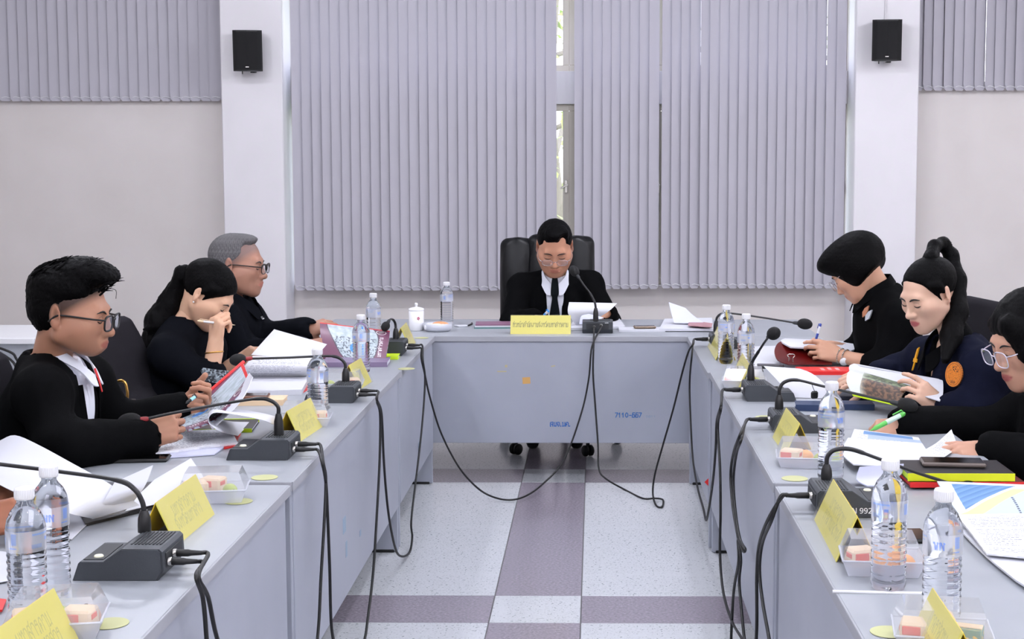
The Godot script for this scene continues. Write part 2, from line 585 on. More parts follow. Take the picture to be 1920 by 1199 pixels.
func blind(label: String, px0: float, px1: float, py: float, d: float, count: int, seed_no: int, tilt: float) -> void:
	var rng := RandomNumberGenerator.new()
	rng.seed = seed_no
	var a := at(px0, 300, d) + Vector3(0.006, 0, 0)
	var b := at(px1, 300, d) - Vector3(0.006, 0, 0)
	var bottom := at((px0 + px1) / 2, py, d).y
	var top := 2.93
	var t := thing("vertical_blind", label, "blind", Vector3((a.x + b.x) / 2, bottom, -d), "grey vertical blinds at the window wall")
	part_w("headrail", box_at(Vector3(b.x - a.x, 0.045, 0.045), Vector3((a.x + b.x) / 2, top + 0.02, -d)), M.white_plastic, t)
	var pitch := (b.x - a.x) / count
	var width := pitch * 1.16
	var me := slat_mesh(width, top - bottom - 0.03, 0.001)
	var we := weight_mesh(width)
	for k in count:
		var s := part("slat", me, M.slat, t)
		var turn := deg_to_rad(tilt + rng.randf_range(-3.5, 4.0))
		s.transform = Transform3D(Basis(Vector3.UP, turn), Vector3(a.x + (k + 0.5) * pitch - t.position.x + rng.randf_range(-0.003, 0.003), top - bottom, rng.randf_range(-0.002, 0.002)))
		var w := part("bottom_weight", we, M.slat, s)
		w.position = Vector3(0, -(top - bottom - 0.036), 0.003)
	# bead chain that links the feet of the slats
	var pts := []
	for k in count * 2 + 1:
		var x := a.x + k * pitch * 0.5
		pts.append(Vector3(x, bottom + (0.022 if k % 2 == 0 else 0.03), -d + 0.012))
	part_w("bead_chain", tube_st(pts, 0.0022, 5, 3), M.white_plastic, t)

func blinds() -> void:
	blind("wide grey vertical blind covering the left half of the window", 549, 1045, 545, 9.82, 27, 1, 20.0)
	blind("narrow grey vertical blind just right of the bright window gap", 1076, 1236, 542, 9.82, 9, 2, 20.0)
	blind("grey vertical blind between the narrow blind and the right pillar", 1239, 1585, 541, 9.82, 19, 3, 20.0)
	blind("short grey vertical blind high on the wall above the left row of people", -200, 437, 190, 9.93, 34, 4, 17.0)
	blind("short grey vertical blind high on the wall right of the right pillar", 1706, 2170, 170, 9.93, 24, 5, 17.0)

# ================= garden outside =================
func outside() -> void:
	var ground := box_at(Vector3(60, 0.2, 40), Vector3(0, -0.4, -31), 0.0)
	var g := structure("trim_9", ground, mat(Color(0.6, 0.65, 0.5), 0.9), "grassy ground outside the window")
	g.name = "ground"
	var rng := RandomNumberGenerator.new()
	rng.seed = 77
	var bark := mat(Color(0.5, 0.46, 0.4), 0.9)
	var leafm := mat(Color(0.72, 0.78, 0.45), 0.6)
	leafm.vertex_color_use_as_albedo = true
	leafm.backlight_enabled = true
	leafm.backlight = Color(0.6, 0.6, 0.4)
	var leaf := tool()
	sheet(leaf, [Vector3(0, 0, 0), Vector3(-0.03, 0.05, 0.006), Vector3(0, 0.12, 0)], [Vector3(0.001, 0, 0), Vector3(0.03, 0.05, 0.006), Vector3(0.001, 0.12, 0)], 0.001, 1, 1)
	var leaf_mesh := fin(leaf).commit()
	for spot in [[-0.5, -16.5, "leafy tree seen through the window gap behind the seated man"], [-3.2, -18.0, "leafy tree outside beyond the left part of the window"], [2.6, -17.5, "leafy tree outside beyond the right part of the window"]]:
		var base := Vector3(spot[0], -0.3, spot[1])
		var t := thing("garden_tree", spot[2], "tree", base)
		part("trunk", tube_st([Vector3(0, 0, 0), Vector3(0.06, 1.2, 0), Vector3(-0.05, 2.6, 0.05), Vector3(0.05, 4.6, 0)], 0.1, 8, 4), bark, t)
		for k in 9:
			var h := 1.0 + k * 0.42
			var ang := k * 2.4
			var e := Vector3(cos(ang) * 1.5, h + 0.7, sin(ang) * 1.3)
			part("branch", tube_st([Vector3(0, h, 0), Vector3(e.x * 0.5, h + 0.25, e.z * 0.5), e], 0.03, 5, 3), bark, t)
		var mm := MultiMesh.new()
		mm.transform_format = MultiMesh.TRANSFORM_3D
		mm.use_colors = true
		mm.mesh = leaf_mesh
		mm.instance_count = 1500
		for i in 1500:
			var p := Vector3(rng.randfn(0, 0.9), rng.randf_range(0.4, 5.6), rng.randfn(0, 0.8))
			mm.set_instance_transform(i, Transform3D(Basis.from_euler(Vector3(rng.randf() * TAU, rng.randf() * TAU, rng.randf() * TAU)).scaled(Vector3.ONE * rng.randf_range(0.8, 1.5)), p))
			mm.set_instance_color(i, Color(1, 1, 1).lerp(Color(0.7, 0.85, 0.5), rng.randf()))
		var f := MultiMeshInstance3D.new()
		f.name = "foliage"
		f.multimesh = mm
		f.material_override = leafm
		f.set_meta("kind", "stuff")
		t.add_child(f)

# ================= tables =================
const LI := -0.775   # inner edge of the left row
const LO := -1.405
const RI := 0.458
const RO := 1.09

func desk(label: String, x0: float, x1: float, z_near: float, z_far: float, side: float, lift: float = 0.0) -> Node3D:
	# side: +1 the panel stands along x1, -1 along x0
	var w := x1 - x0
	var len := z_near - z_far
	var t := thing("meeting_table", label, "table", Vector3((x0 + x1) / 2, 0, (z_near + z_far) / 2), "grey steel tables of the horseshoe")
	var h := TOP + lift
	part("tabletop", box_at(Vector3(w - 0.003, 0.026, len - 0.004), Vector3(0, h - 0.013, 0), 0.002), M.table_top, t)
	var e := tool()
	box(e, Vector3(0.004, 0.0255, len - 0.004), Transform3D(Basis(), Vector3(side * (w / 2 - 0.0005), h - 0.0135, 0)), 0.001)
	for s in [-1, 1]:
		box(e, Vector3(w - 0.006, 0.0255, 0.004), Transform3D(Basis(), Vector3(0, h - 0.0135, s * (len / 2 - 0.001))), 0.001)
	part("edge_band", fin(e), M.table_edge, t)
	var px := side * (w / 2 - 0.012)
	part("modesty_panel", box_at(Vector3(0.012, 0.515, len - 0.07), Vector3(px, h - 0.026 - 0.2575, 0), 0.002), M.steel, t)
	for s in [-1, 1]:
		part("leg_panel", box_at(Vector3(w - 0.05, h - 0.03, 0.022), Vector3(side * 0.015, (h - 0.026) / 2 + 0.002, s * (len / 2 - 0.03)), 0.003), M.steel, t)
		var f := tool()
		box(f, Vector3(w - 0.08, 0.012, 0.03), Transform3D(Basis(), Vector3(side * 0.015, 0.006, s * (len / 2 - 0.03))), 0.003)
		part("foot_rail", fin(f), M.rubber, t)
	part("shelf", box_at(Vector3(w * 0.5, 0.012, len - 0.1), Vector3(side * w * 0.2, h - 0.17, 0)), M.steel_dark, t)
	return t

func tables() -> void:
	desk("near left grey table reaching out of the frame bottom", LO, LI - 0.004, -1.58, -3.62, 1)
	desk("left grey table in front of the man reading in glasses", LO, LI, -3.63, -5.67, 1, 0.006)
	desk("far left grey table by the older man, next to the head table", LO, LI - 0.002, -5.68, -6.922, 1)
	desk("near right grey table reaching out of the frame bottom", RI + 0.004, RO, -1.58, -3.62, -1)
	desk("right grey table in front of the woman with the green pen", RI, RO, -3.63, -5.67, -1, 0.006)
	desk("far right grey table by the woman with bobbed hair, next to the head table", RI - 0.008, RO, -5.68, -6.922, -1)
	# head table, panel facing the camera
	var x0 := LO
	var x1 := RO
	var w := x1 - x0
	var t := thing("meeting_table", "grey head table with blue stencilled codes closing the horseshoe", "table", Vector3((x0 + x1) / 2, 0, -7.32), "grey steel tables of the horseshoe")
	part("tabletop", box_at(Vector3(w - 0.003, 0.026, 0.79), Vector3(0, TOP - 0.013, 0), 0.002), M.table_top, t)
	part("edge_band", box_at(Vector3(w - 0.006, 0.0255, 0.004), Vector3(0, TOP - 0.0135, 0.395), 0.001), M.table_edge, t)
	part("modesty_panel", box_at(Vector3(w - 0.004, 0.5, 0.012), Vector3(0, TOP - 0.026 - 0.25, 0.38), 0.002), M.steel, t)
	for s in [-1, 1]:
		part("leg_panel", box_at(Vector3(0.022, TOP - 0.03, 0.7), Vector3(s * (w / 2 - 0.013), (TOP - 0.026) / 2, 0.0), 0.003), M.steel, t)
	part("shelf", box_at(Vector3(w - 0.06, 0.012, 0.35), Vector3(0, TOP - 0.17, 0.15)), M.steel_dark, t)

# ================= distance fields meshed as surface nets =================
class Field:
	# op: 0 join, 1 cut, 2 keep only inside
	var kind := PackedInt32Array()      # 0 capsule, 1 ellipsoid, 2 rounded box, 3 half space, 4 convex prism
	var op := PackedInt32Array()
	var kk := PackedFloat32Array()
	var va := PackedVector3Array()
	var vb := PackedVector3Array()
	var ra := PackedFloat32Array()
	var rb := PackedFloat32Array()
	var xf: Array[Transform3D] = []
	var planes: Array = []
	var rough_noise: FastNoiseLite = null
	var rough_amp := 0.0
	var rough_scale := Vector3.ONE
	var lo := Vector3(1e9, 1e9, 1e9)
	var hi := Vector3(-1e9, -1e9, -1e9)
	var cell := 0.01
	var kmax := 0.0
	var key_vert := {}
	var faces := []
	var verts := PackedVector3Array()

	func _add(k: int, o: int, s: float, a: Vector3, b: Vector3, r1: float, r2: float, t: Transform3D, pl = []) -> void:
		kind.append(k); op.append(o); kk.append(s); va.append(a); vb.append(b); ra.append(r1); rb.append(r2); xf.append(t); planes.append(pl)

	func grow(p: Vector3, r: float) -> void:
		lo = lo.min(p - Vector3.ONE * r)
		hi = hi.max(p + Vector3.ONE * r)

	func cap(a: Vector3, b: Vector3, r1: float, r2: float, s := 0.015, o := 0) -> void:
		_add(0, o, s, a, b, r1, r2, Transform3D.IDENTITY)
		if o == 0:
			grow(a, r1); grow(b, r2)

	func ball(c: Vector3, r: float, s := 0.01, o := 0) -> void:
		cap(c, c + Vector3(0, 1e-4, 0), r, r, s, o)

	func egg(c: Vector3, bas: Basis, r: Vector3, s := 0.015, o := 0) -> void:
		var t := Transform3D(bas.orthonormalized(), c)
		_add(1, o, s, r, c, r.x, 0.0, t.affine_inverse())
		if o == 0:
			grow(c, maxf(r.x, maxf(r.y, r.z)))

	func brick(c: Vector3, bas: Basis, h: Vector3, rr: float, s := 0.01, o := 0) -> void:
		var t := Transform3D(bas.orthonormalized(), c)
		_add(2, o, s, h - Vector3.ONE * rr, c, rr, 0.0, t.affine_inverse())
		if o == 0:
			grow(c, h.length())

	func side(n: Vector3, p: Vector3, s := 0.01, o := 1) -> void:
		# the half space behind p against n
		_add(3, o, s, n.normalized(), p, 0.0, 0.0, Transform3D.IDENTITY)

	# convex outline in the frame's x,y (any winding), thickness along z
	func wedge(t: Transform3D, pts: Array, half_z: float, rr := 0.0, s := 0.006, o := 0) -> void:
		var pl := []
		var c := Vector2.ZERO
		for p in pts: c += p
		c /= pts.size()
		for i in pts.size():
			var a: Vector2 = pts[i]
			var b: Vector2 = pts[(i + 1) % pts.size()]
			var n := Vector2(-(b - a).y, (b - a).x).normalized()
			if n.dot(a - c) < 0.0: n = -n
			pl.append(Vector3(n.x, n.y, n.dot(a) - rr))
		_add(4, o, s, Vector3(0, 0, half_z - rr), t.origin, rr, 0.0, t.affine_inverse(), pl)
		if o == 0:
			for p in pts:
				grow(t * Vector3(p.x, p.y, half_z), 0.002)
				grow(t * Vector3(p.x, p.y, -half_z), 0.002)

	func dist(i: int, p: Vector3) -> float:
		match kind[i]:
			0:
				var ba := vb[i] - va[i]
				var pa := p - va[i]
				var h := clampf(pa.dot(ba) / ba.dot(ba), 0.0, 1.0)
				return (pa - ba * h).length() - lerpf(ra[i], rb[i], h)
			1:
				var q: Vector3 = xf[i] * p
				var r := va[i]
				var a := (q / r).length()
				var b := (q / (r * r)).length()
				return a * (a - 1.0) / maxf(b, 1e-6) if b > 1e-5 else -minf(r.x, minf(r.y, r.z))
			2:
				var q2: Vector3 = (xf[i] * p).abs() - va[i]
				return q2.max(Vector3.ZERO).length() + minf(maxf(q2.x, maxf(q2.y, q2.z)), 0.0) - ra[i]
			3:
				return va[i].dot(p - vb[i])
			_:
				var q3: Vector3 = xf[i] * p
				var d := absf(q3.z) - va[i].z
				for n in planes[i]:
					d = maxf(d, n.x * q3.x + n.y * q3.y - n.z)
				return d - ra[i]

	func value(p: Vector3) -> float:
		var v := 1e3
		for i in kind.size():
			var d := dist(i, p)
			var k := maxf(kk[i], 1e-5)
			if op[i] == 0:
				var h := maxf(k - absf(v - d), 0.0)
				v = minf(v, d) - h * h * 0.25 / k
			else:
				if op[i] == 1: d = -d
				var h2 := maxf(k - absf(v - d), 0.0)
				v = maxf(v, d) + h2 * h2 * 0.25 / k
		return v

	# first point of the surface met from a along dir
	func meet(a: Vector3, dir: Vector3) -> Vector3:
		var p := a
		for i in 90:
			var d := value(p)
			if d < 0.0004: break
			p += dir * maxf(d * 0.7, 0.0003)
			if p.distance_to(a) > 0.7: break
		return p

	func rec(o: Vector3i, n: int, list: PackedInt32Array) -> void:
		var R := n * cell * 0.8661
		var c := Vector3(o) * cell + Vector3.ONE * (n * cell * 0.5)
		var ds := PackedFloat32Array()
		var best := 1e9
		for i in list:
			var d := dist(i, c)
			ds.append(d)
			if op[i] == 0 and d < best: best = d
		if best > R * 1.3 + 0.03 + rough_amp:
			return
		var full := best
		var out := PackedInt32Array()
		for j in list.size():
			var i := list[j]
			var d := ds[j]
			if op[i] == 0:
				if d < best + 2.2 * R + kmax * 1.35 + 0.004: out.append(i)
			elif op[i] == 1:
				full = maxf(full, -d)
				if d < 3.0 * R + kk[i] + 0.004: out.append(i)
			else:
				full = maxf(full, d)
				if d > -(3.0 * R + kk[i] + 0.004): out.append(i)
		if full > R * 1.3 + 0.03 + rough_amp or best < -(R * 1.5 + 0.03 + rough_amp) and full == best:
			return
		if n <= 4:
			block(o, n, out)
			return
		var h := n / 2
		for z in 2:
			for y in 2:
				for x in 2:
					rec(o + Vector3i(x, y, z) * h, h, out)

	func block(o: Vector3i, n: int, list: PackedInt32Array) -> void:
		var m := n + 1
		var g := PackedFloat32Array()
		g.resize(m * m * m)
		g.fill(1e3)
		var org := Vector3(o) * cell
		var e: int
		for i in list:
			var t := kind[i]
			var oo := op[i]
			var k := maxf(kk[i], 1e-5)
			var a := va[i]
			var ba := vb[i] - a
			var inv := 1.0 / maxf(ba.dot(ba), 1e-12)
			var r1 := ra[i]
			var dr := rb[i] - r1
			var tr := xf[i]
			var pl: Array = planes[i]
			var r2 := a * a
			e = 0
			for z in m:
				for y in m:
					var p := org + Vector3(0.0, y * cell, z * cell)
					for x in m:
						var d: float
						if t == 0:
							var pa := p - a
							var h := clampf(pa.dot(ba) * inv, 0.0, 1.0)
							d = (pa - ba * h).length() - r1 - dr * h
						elif t == 1:
							var q := tr * p
							var s0 := (q / a).length()
							var s1 := (q / r2).length()
							d = s0 * (s0 - 1.0) / maxf(s1, 1e-5)
						elif t == 2:
							var q2 := (tr * p).abs() - a
							d = q2.max(Vector3.ZERO).length() + minf(maxf(q2.x, maxf(q2.y, q2.z)), 0.0) - r1
						elif t == 3:
							d = a.dot(p - vb[i])
						else:
							var q3 := tr * p
							d = absf(q3.z) - a.z
							for w in pl:
								d = maxf(d, w.x * q3.x + w.y * q3.y - w.z)
							d -= r1
						var f := g[e]
						if oo == 0:
							var hh := maxf(k - absf(f - d), 0.0)
							g[e] = minf(f, d) - hh * hh * 0.25 / k
						else:
							if oo == 1: d = -d
							var h2 := maxf(k - absf(f - d), 0.0)
							g[e] = maxf(f, d) + h2 * h2 * 0.25 / k
						e += 1
						p.x += cell
		if rough_noise:
			e = 0
			for z in m:
				for y in m:
					for x in m:
						if absf(g[e]) < 4.0 * cell:
							var p2 := (org + Vector3(x, y, z) * cell) * rough_scale
							g[e] += rough_noise.get_noise_3d(p2.x, p2.y, p2.z) * rough_amp
						e += 1
		# vertices
		var mm := m * m
		for z in n:
			for y in n:
				for x in n:
					var b := x + y * m + z * mm
					var c0 := g[b]; var c1 := g[b + 1]; var c2 := g[b + m]; var c3 := g[b + m + 1]
					var c4 := g[b + mm]; var c5 := g[b + mm + 1]; var c6 := g[b + mm + m]; var c7 := g[b + mm + m + 1]
					var cnt := int(c0 < 0.0) + int(c1 < 0.0) + int(c2 < 0.0) + int(c3 < 0.0) + int(c4 < 0.0) + int(c5 < 0.0) + int(c6 < 0.0) + int(c7 < 0.0)
					if cnt == 0 or cnt == 8: continue
					var s := Vector3.ZERO
					var w := 0
					if (c0 < 0.0) != (c1 < 0.0): s += Vector3(c0 / (c0 - c1), 0, 0); w += 1
					if (c2 < 0.0) != (c3 < 0.0): s += Vector3(c2 / (c2 - c3), 1, 0); w += 1
					if (c4 < 0.0) != (c5 < 0.0): s += Vector3(c4 / (c4 - c5), 0, 1); w += 1
					if (c6 < 0.0) != (c7 < 0.0): s += Vector3(c6 / (c6 - c7), 1, 1); w += 1
					if (c0 < 0.0) != (c2 < 0.0): s += Vector3(0, c0 / (c0 - c2), 0); w += 1
					if (c1 < 0.0) != (c3 < 0.0): s += Vector3(1, c1 / (c1 - c3), 0); w += 1
					if (c4 < 0.0) != (c6 < 0.0): s += Vector3(0, c4 / (c4 - c6), 1); w += 1
					if (c5 < 0.0) != (c7 < 0.0): s += Vector3(1, c5 / (c5 - c7), 1); w += 1
					if (c0 < 0.0) != (c4 < 0.0): s += Vector3(0, 0, c0 / (c0 - c4)); w += 1
					if (c1 < 0.0) != (c5 < 0.0): s += Vector3(1, 0, c1 / (c1 - c5)); w += 1
					if (c2 < 0.0) != (c6 < 0.0): s += Vector3(0, 1, c2 / (c2 - c6)); w += 1
					if (c3 < 0.0) != (c7 < 0.0): s += Vector3(1, 1, c3 / (c3 - c7)); w += 1
					var gc := o + Vector3i(x, y, z)
					key_vert[gc] = verts.size()
					verts.append((Vector3(gc) + s / w) * cell)
					if (c0 < 0.0) != (c1 < 0.0): faces.append([gc, 0, c0 < 0.0])
					if (c0 < 0.0) != (c2 < 0.0): faces.append([gc, 1, c0 < 0.0])
					if (c0 < 0.0) != (c4 < 0.0): faces.append([gc, 2, c0 < 0.0])

	func run(c: float) -> void:
		cell = c
		for k in kk: kmax = maxf(kmax, k)
		key_vert = {}
		faces = []
		verts = PackedVector3Array()
		var all := PackedInt32Array(range(kind.size()))
		var B := 16
		var pad := Vector3.ONE * (0.01 + rough_amp)
		var a := Vector3i(((lo - pad) / (c * B)).floor())
		var b := Vector3i(((hi + pad) / (c * B)).floor())
		for z in range(a.z, b.z + 1):
			for y in range(a.y, b.y + 1):
				for x in range(a.x, b.x + 1):
					rec(Vector3i(x, y, z) * B, B, all)

# collects several meshed fields into one surface
class SkinMesh:
	var v := PackedVector3Array()
	var n := PackedVector3Array()
	var c := PackedColorArray()
	var idx := PackedInt32Array()

	func add(f: Field, cell: float, paint = null) -> void:
		f.run(cell)
		var base := v.size()
		var nn := PackedVector3Array()
		nn.resize(f.verts.size())
		for q in f.faces:
			var g: Vector3i = q[0]
			var ax: int = q[1]
			var e1 := Vector3i(0, 1, 0) if ax == 0 else (Vector3i(0, 0, 1) if ax == 1 else Vector3i(1, 0, 0))
			var e2 := Vector3i(0, 0, 1) if ax == 0 else (Vector3i(1, 0, 0) if ax == 1 else Vector3i(0, 1, 0))
			var i0: int = f.key_vert.get(g, -1)
			var i1: int = f.key_vert.get(g - e1, -1)
			var i2: int = f.key_vert.get(g - e1 - e2, -1)
			var i3: int = f.key_vert.get(g - e2, -1)
			if int(i0 < 0) + int(i1 < 0) + int(i2 < 0) + int(i3 < 0) > 1: continue
			if i0 < 0: i0 = i1
			if i1 < 0: i1 = i2
			if i2 < 0: i2 = i3
			if i3 < 0: i3 = i0
			# counter-clockwise seen from +axis: i2, i3?, ...
			var p0 := f.verts[i0]; var p1 := f.verts[i1]; var p2 := f.verts[i2]; var p3 := f.verts[i3]
			var nr := (p1 - p0).cross(p2 - p0) + (p2 - p0).cross(p3 - p0)
			var want := Vector3.ZERO
			want[ax] = 1.0 if q[2] else -1.0
			var ok := nr.dot(want) > 0.0
			if not ok: nr = -nr
			nn[i0] += nr; nn[i1] += nr; nn[i2] += nr; nn[i3] += nr
			if ok:
				idx.append_array([base + i0, base + i2, base + i1, base + i0, base + i3, base + i2])
			else:
				idx.append_array([base + i0, base + i1, base + i2, base + i0, base + i2, base + i3])
		for i in f.verts.size():
			v.append(f.verts[i])
			n.append(nn[i].normalized())
			c.append(paint.call(f.verts[i]) if paint else Color.WHITE)

	func mesh() -> ArrayMesh:
		var arr := []
		arr.resize(Mesh.ARRAY_MAX)
		arr[Mesh.ARRAY_VERTEX] = v
		arr[Mesh.ARRAY_NORMAL] = n
		arr[Mesh.ARRAY_COLOR] = c
		arr[Mesh.ARRAY_INDEX] = idx
		var m := ArrayMesh.new()
		m.add_surface_from_arrays(Mesh.PRIMITIVE_TRIANGLES, arr)
		return m

# fields wait in a list and are meshed on all cores together
var jobs := []

func part_later(called: String, list: Array, m: Material, parent: Node = self) -> MeshInstance3D:
	var n := MeshInstance3D.new()
	n.name = free_name(called, parent)
	n.material_override = m
	parent.add_child(n, true)
	jobs.append([n, list, SkinMesh.new()])
	return n

func field_part(called: String, f: Field, cell: float, m: Material, parent: Node = self) -> MeshInstance3D:
	return part_later(called, [[f, cell, null]], m, parent)

func mesh_one(i: int) -> void:
	for l in jobs[i][1]:
		jobs[i][2].add(l[0], l[1], l[2])

func run_jobs() -> void:
	var id := WorkerThreadPool.add_group_task(mesh_one, jobs.size())
	WorkerThreadPool.wait_for_group_task_completion(id)
	for j in jobs:
		j[0].mesh = j[2].mesh()
	jobs = []

# ================= people =================
class Head:
	var t: Transform3D
	var s := 1.0
	func _init(centre: Vector3, forward: Vector3, roll: float, size: float) -> void:
		var z := forward.normalized()
		var x := Vector3.UP.cross(z).normalized()
		var y := z.cross(x)
		t = Transform3D(Basis(x, y, z) * Basis(Vector3.BACK, roll), centre)
		s = size
	func p(x: float, y: float, z: float) -> Vector3:
		return t * (Vector3(x, y, z) * s)
	func r(x: float, y: float, z: float) -> Vector3:
		return Vector3(x, y, z) * s

func skull(f: Field, h: Head, look_: Dictionary) -> void:
	var b := h.t.basis
	var s := h.s
	var jaw: float = look_.get("jaw", 1.0)
	var fat: float = look_.get("cheek", 1.0)
	var cu: float = look_.get("chin", 0.0)
	f.egg(h.p(0, 0.03, -0.012), b, h.r(0.0745, 0.086, 0.098), 0.0)
	f.egg(h.p(0, -0.032 + cu * 0.5, 0.028), b, h.r(0.0605 * fat, 0.078 - cu * 0.5, 0.063), 0.03 * s)
	for e in [-1, 1]:
		f.cap(h.p(e * 0.053 * jaw, -0.05, 0.0), h.p(e * 0.016, -0.1 + cu, 0.066 - cu * 0.3), 0.021 * s * fat, 0.016 * s, 0.03 * s)
		f.ball(h.p(e * 0.044, -0.022, 0.062), 0.024 * s * fat, 0.03 * s)
	for e in [-1, 1]:
		f.cap(h.p(e * 0.049 * jaw, -0.03, 0.03), h.p(e * 0.03 * jaw, -0.078 + cu, 0.052), 0.02 * s * fat, 0.02 * s * fat, 0.035 * s)
	f.ball(h.p(0, -0.099 + cu, 0.074 - cu * 0.4), 0.0165 * s, 0.025 * s)
	f.cap(h.p(-0.034, 0.02, 0.079), h.p(0.034, 0.02, 0.079), 0.0125 * s, 0.0125 * s, 0.022 * s)
	for e in [-1, 1]:
		f.egg(h.p(e * 0.032, 0.0, 0.105), b, h.r(0.019, 0.012, 0.017), 0.016 * s, 1)
		f.egg(h.p(e * 0.032, -0.001, 0.079), b, h.r(0.0165, 0.0125, 0.0125), 0.006 * s)
	# nose
	f.cap(h.p(0, 0.006, 0.091), h.p(0, -0.034, 0.108), 0.0075 * s, 0.0095 * s, 0.014 * s)
	f.ball(h.p(0, -0.037, 0.109), 0.0105 * s, 0.01 * s)
	for e in [-1, 1]:
		f.ball(h.p(e * 0.0125, -0.04, 0.098), 0.0088 * s, 0.01 * s)
		f.ball(h.p(e * 0.006, -0.0475, 0.104), 0.0035 * s, 0.004 * s, 1)
	# mouth
	f.egg(h.p(0, -0.068, 0.083), b, h.r(0.026, 0.02, 0.018), 0.018 * s)
	f.cap(h.p(-0.017, -0.066, 0.0925), h.p(0, -0.0635, 0.0995), 0.0035 * s, 0.0055 * s, 0.006 * s)
	f.cap(h.p(0.017, -0.066, 0.0925), h.p(0, -0.0635, 0.0995), 0.0035 * s, 0.0055 * s, 0.006 * s)
	f.cap(h.p(-0.013, -0.0735, 0.0925), h.p(0.013, -0.0735, 0.0925), 0.006 * s, 0.006 * s, 0.007 * s)
	f.ball(h.p(0, -0.0735, 0.0945), 0.0065 * s, 0.008 * s)
	f.cap(h.p(-0.022, -0.0695, 0.094), h.p(0.022, -0.0695, 0.094), 0.0016 * s, 0.0016 * s, 0.004 * s, 1)
	f.cap(h.p(0, -0.0685, 0.104), h.p(0, -0.0685, 0.1), 0.0016 * s, 0.0016 * s, 0.004 * s, 1)
	# ears
	var er: float = look_.get("ear", 1.0)
	for e in [-1, 1]:
		var eb := b * Basis(Vector3.UP, e * 0.45) * Basis(Vector3.RIGHT, -0.15)
		f.egg(h.p(e * 0.0785, 0.001, -0.016), eb, h.r(0.0075, 0.033, 0.019) * er, 0.006 * s)
		f.ball(h.p(e * 0.075, -0.027, -0.009), 0.0085 * s, 0.008 * s)
		f.egg(h.p(e * 0.0865, 0.003, -0.011), eb, h.r(0.006, 0.02, 0.0095) * er, 0.005 * s, 1)

func hand(f: Field, wrist: Vector3, dir: Vector3, back: Vector3, right: bool, curl: Array, thumb: Array = [0.75, 0.6, -0.3, 0.5], s: float = 1.05, spread: float = 0.05) -> Array:
	var y := dir.normalized()
	var z := (back - y * back.dot(y)).normalized()
	var x := y.cross(z)
	var ts := -1.0 if right else 1.0
	var P := func(a: float, b: float, c: float) -> Vector3: return wrist + (x * (a * ts) + y * b + z * c) * s
	var tips := []
	# across: index on the thumb side
	var kx := [0.030, 0.0105, -0.0095, -0.0275]
	var ky := [0.088, 0.092, 0.087, 0.078]
	var lens := [[0.042, 0.026, 0.021], [0.046, 0.029, 0.022], [0.042, 0.027, 0.021], [0.033, 0.021, 0.019]]
	var rad := [0.0092, 0.0095, 0.009, 0.008]
	f.egg(P.call(0.002, 0.046, -0.002), Basis(x, y, z), Vector3(0.037, 0.05, 0.0145) * s, 0.012)
	f.cap(P.call(0, -0.03, 0), P.call(0, 0.012, 0), 0.024 * s, 0.023 * s, 0.02)
	f.egg(P.call(0.024, 0.034, -0.01), Basis(x, y, z), Vector3(0.017, 0.028, 0.014) * s, 0.014)
	for i in 4:
		f.cap(P.call(kx[i] * 0.5, 0.02, 0.001), P.call(kx[i], ky[i], 0.002), 0.011 * s, 0.0103 * s, 0.012)
		var c: Array = curl[i] if curl[i] is Array else [curl[i], curl[i] * 1.15, curl[i] * 0.7]
		var a := 0.0
		var q := Vector3(kx[i], ky[i], 0.001)
		for k in 3:
			a += c[k]
			var fan: float = (kx[i] / 0.03) * spread
			var step := Vector3(sin(fan) * cos(a), cos(a) * cos(fan), -sin(a)) * float(lens[i][k])
			var q2 := q + step
			var r0: float = rad[i] * (1.0 - 0.1 * k)
			f.cap(P.call(q.x, q.y, q.z), P.call(q2.x, q2.y, q2.z), r0 * s, r0 * 0.9 * s, 0.0035)
			q = q2
		tips.append(P.call(q.x, q.y, q.z))
	var d := Vector3(thumb[0], thumb[1], thumb[2]).normalized()
	var q3 := Vector3(0.02, 0.018, -0.006)
	var tl := [0.045, 0.034, 0.027]
	var tr := [0.0135, 0.0112, 0.0098, 0.0085]
	var bend: float = thumb[3]
	for k in 3:
		var q4: Vector3 = q3 + d * float(tl[k])
		f.cap(P.call(q3.x, q3.y, q3.z), P.call(q4.x, q4.y, q4.z), tr[k] * s, tr[k + 1] * s, 0.012 if k == 0 else 0.0035)
		q3 = q4
		# close towards the fingers and the palm
		d = (d + Vector3(-0.55, 0.25, -0.25) * bend).normalized()
	tips.append(P.call(q3.x, q3.y, q3.z))
	return tips

